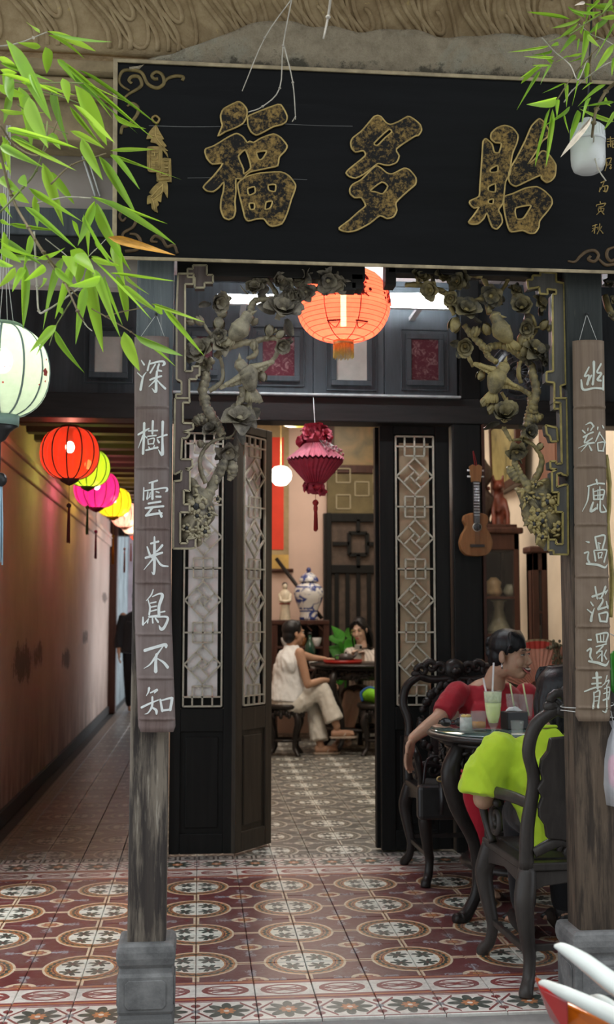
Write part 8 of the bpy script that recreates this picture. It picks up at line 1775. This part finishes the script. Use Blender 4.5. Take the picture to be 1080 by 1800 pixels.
for a, e in ((shL, e1), (shR, e2)): tb(g, [a, lerp(a, e, .5), lerp(a, e, .9)], [.066, .064, .066], 14); g.ell(a, (.068, .066, .062), None, 12, 9)
remesh(g.build('striped_shirt', M['striped'], t), .011, 4, .007)
M['brown_skirt'] = cloth('dark_brown_skirt', (.06, .042, .035)); g = MB(); tb(g, [pel+Vector((0, 0, -.03)), lerp(pel, (lg[0][0]+lg[1][0])/2, .5), (lg[0][0]+lg[1][0])/2], [.17, .16, .14], 16, flat=.7, hint=(1, 0, 0)); remesh(g.build('skirt', M['brown_skirt'], t), .012, 4)
face_parts(t, Mh, False, None, True)
h = MB(); h.ell(Mh @ Vector((0, .028, .05)), (.084, .098, .086), Mh.to_3x3(), 20, 14); rd = random.Random(2)
for i in range(44):
    a = rd.uniform(-2.0, 2.0); x, y = sin(a), cos(a); hair_strands(h, Mh, [(x*.03, .02+y*.03, .125)], [(x*.105+.01, .05+y*.075, -.19+rd.uniform(-.03, .03))], .011, 6, out=2.2)
for s in (-1, 1): hair_strands(h, Mh, [(s*.012, -.06, .115)]*2, [(s*.082, -.05, -.01), (s*.086, -.03, -.06)], .012, out=1.5)
remesh(h.build('hair', M['hair'], t), .008, 1)
p = (h1+h2)/2+Vector((0, -.04, .085)); t2 = thing('phone', 'pale smartphone held up by the woman with glasses', 'phone', tuple(p)); M['phone'] = solid('pale_phone_case', (.45, .44, .40), .35)
rr = rot(.25, 0, .15); MB().box((0, 0, 0), (.075, .009, .15), rr).build('case', M['phone'], t2, bevel=.003, world=False); MB().box(rr @ Vector((0, .0052, 0)), (.068, .001, .138), rr).build('screen', M['black'], t2, world=False); MB().box(rr @ Vector((.022, -.006, .05)), (.022, .003, .03), rr).build('camera_bump', M['black'], t2, world=False)

# --- dark walker far down the alley, mostly behind the post
t = thing('person', 'person in black walking far down the alley, half hidden by the left post', 'person', (-.92, 15.4, 0)); Y = 15.4; X0 = at(240, 1130, Y).x; Vc = lambda x, y, z: Vector((X0+x, Y+y, z))
M['black_cloth'] = cloth('black_clothing', (.012, .012, .014)); b = MB(); hc = Vc(.02, 0, 1.50); Mh = head_matrix(hc, (.1, 1, -.05)); head_pieces(b, Mh); tb(b, [Mh @ Vector((0, .02, -.06)), Vc(.01, 0, 1.33)], [.05, .06]); b.ell(Vc(0, 0, 1.18), (.16, .1, .18), None, 16, 11); tb(b, [Vc(0, 0, 1.1), Vc(0, 0, .85)], [.12, .14])
for s, dy in ((-1, .12), (1, -.14)): limb(b, [Vc(s*.09, 0, .85), Vc(s*.09, dy*.6, .47), Vc(s*.08, dy, .09)], [.085, .06, .04]); foot_pieces(b, Vc(s*.08, dy, .09), (0, 1)); limb(b, [Vc(s*.18, 0, 1.28), Vc(s*.22, -dy*.5, 1.03), Vc(s*.22, -dy, .80)], [.05, .04, .028]); hand_pieces(b, Vc(s*.22, -dy, .80), (0, .1, -1), (-s, 0, 0), .17, .3, thumb=s)
remesh(b.build('body', M['skin2'], t), .012, 2); g = MB(); g.ell(Vc(0, 0, 1.18), (.19, .13, .18), None, 16, 11); tb(g, [Vc(0, 0, 1.2), Vc(-.01, 0, .95), Vc(-.02, -.01, .78)], [.17, .19, .22], 16)
for s, dy in ((-1, .12), (1, -.14)): tb(g, [Vc(s*.17, 0, 1.28), Vc(s*.22, -dy*.5, 1.03), Vc(s*.22, -dy*.9, .86)], [.07, .065, .06])
remesh(g.build('black_coat', M['black_cloth'], t), .014, 3); g = MB()
for s, dy in ((-1, .12), (1, -.14)): limb(g, [Vc(s*.09, 0, .85), Vc(s*.09, dy*.6, .47), Vc(s*.08, dy, .13)], [.1, .08, .065])
remesh(g.build('black_trousers', M['black_cloth'], t), .014, 3); h = MB(); h.ell(Mh @ Vector((0, .03, .045)), (.086, .1, .088), Mh.to_3x3(), 16, 11); h.ell(Mh @ Vector((0, .05, -.05)), (.08, .07, .09), Mh.to_3x3(), 14, 10); remesh(h.build('hair', M['hair'], t), .011, 2); face_parts(t, Mh)
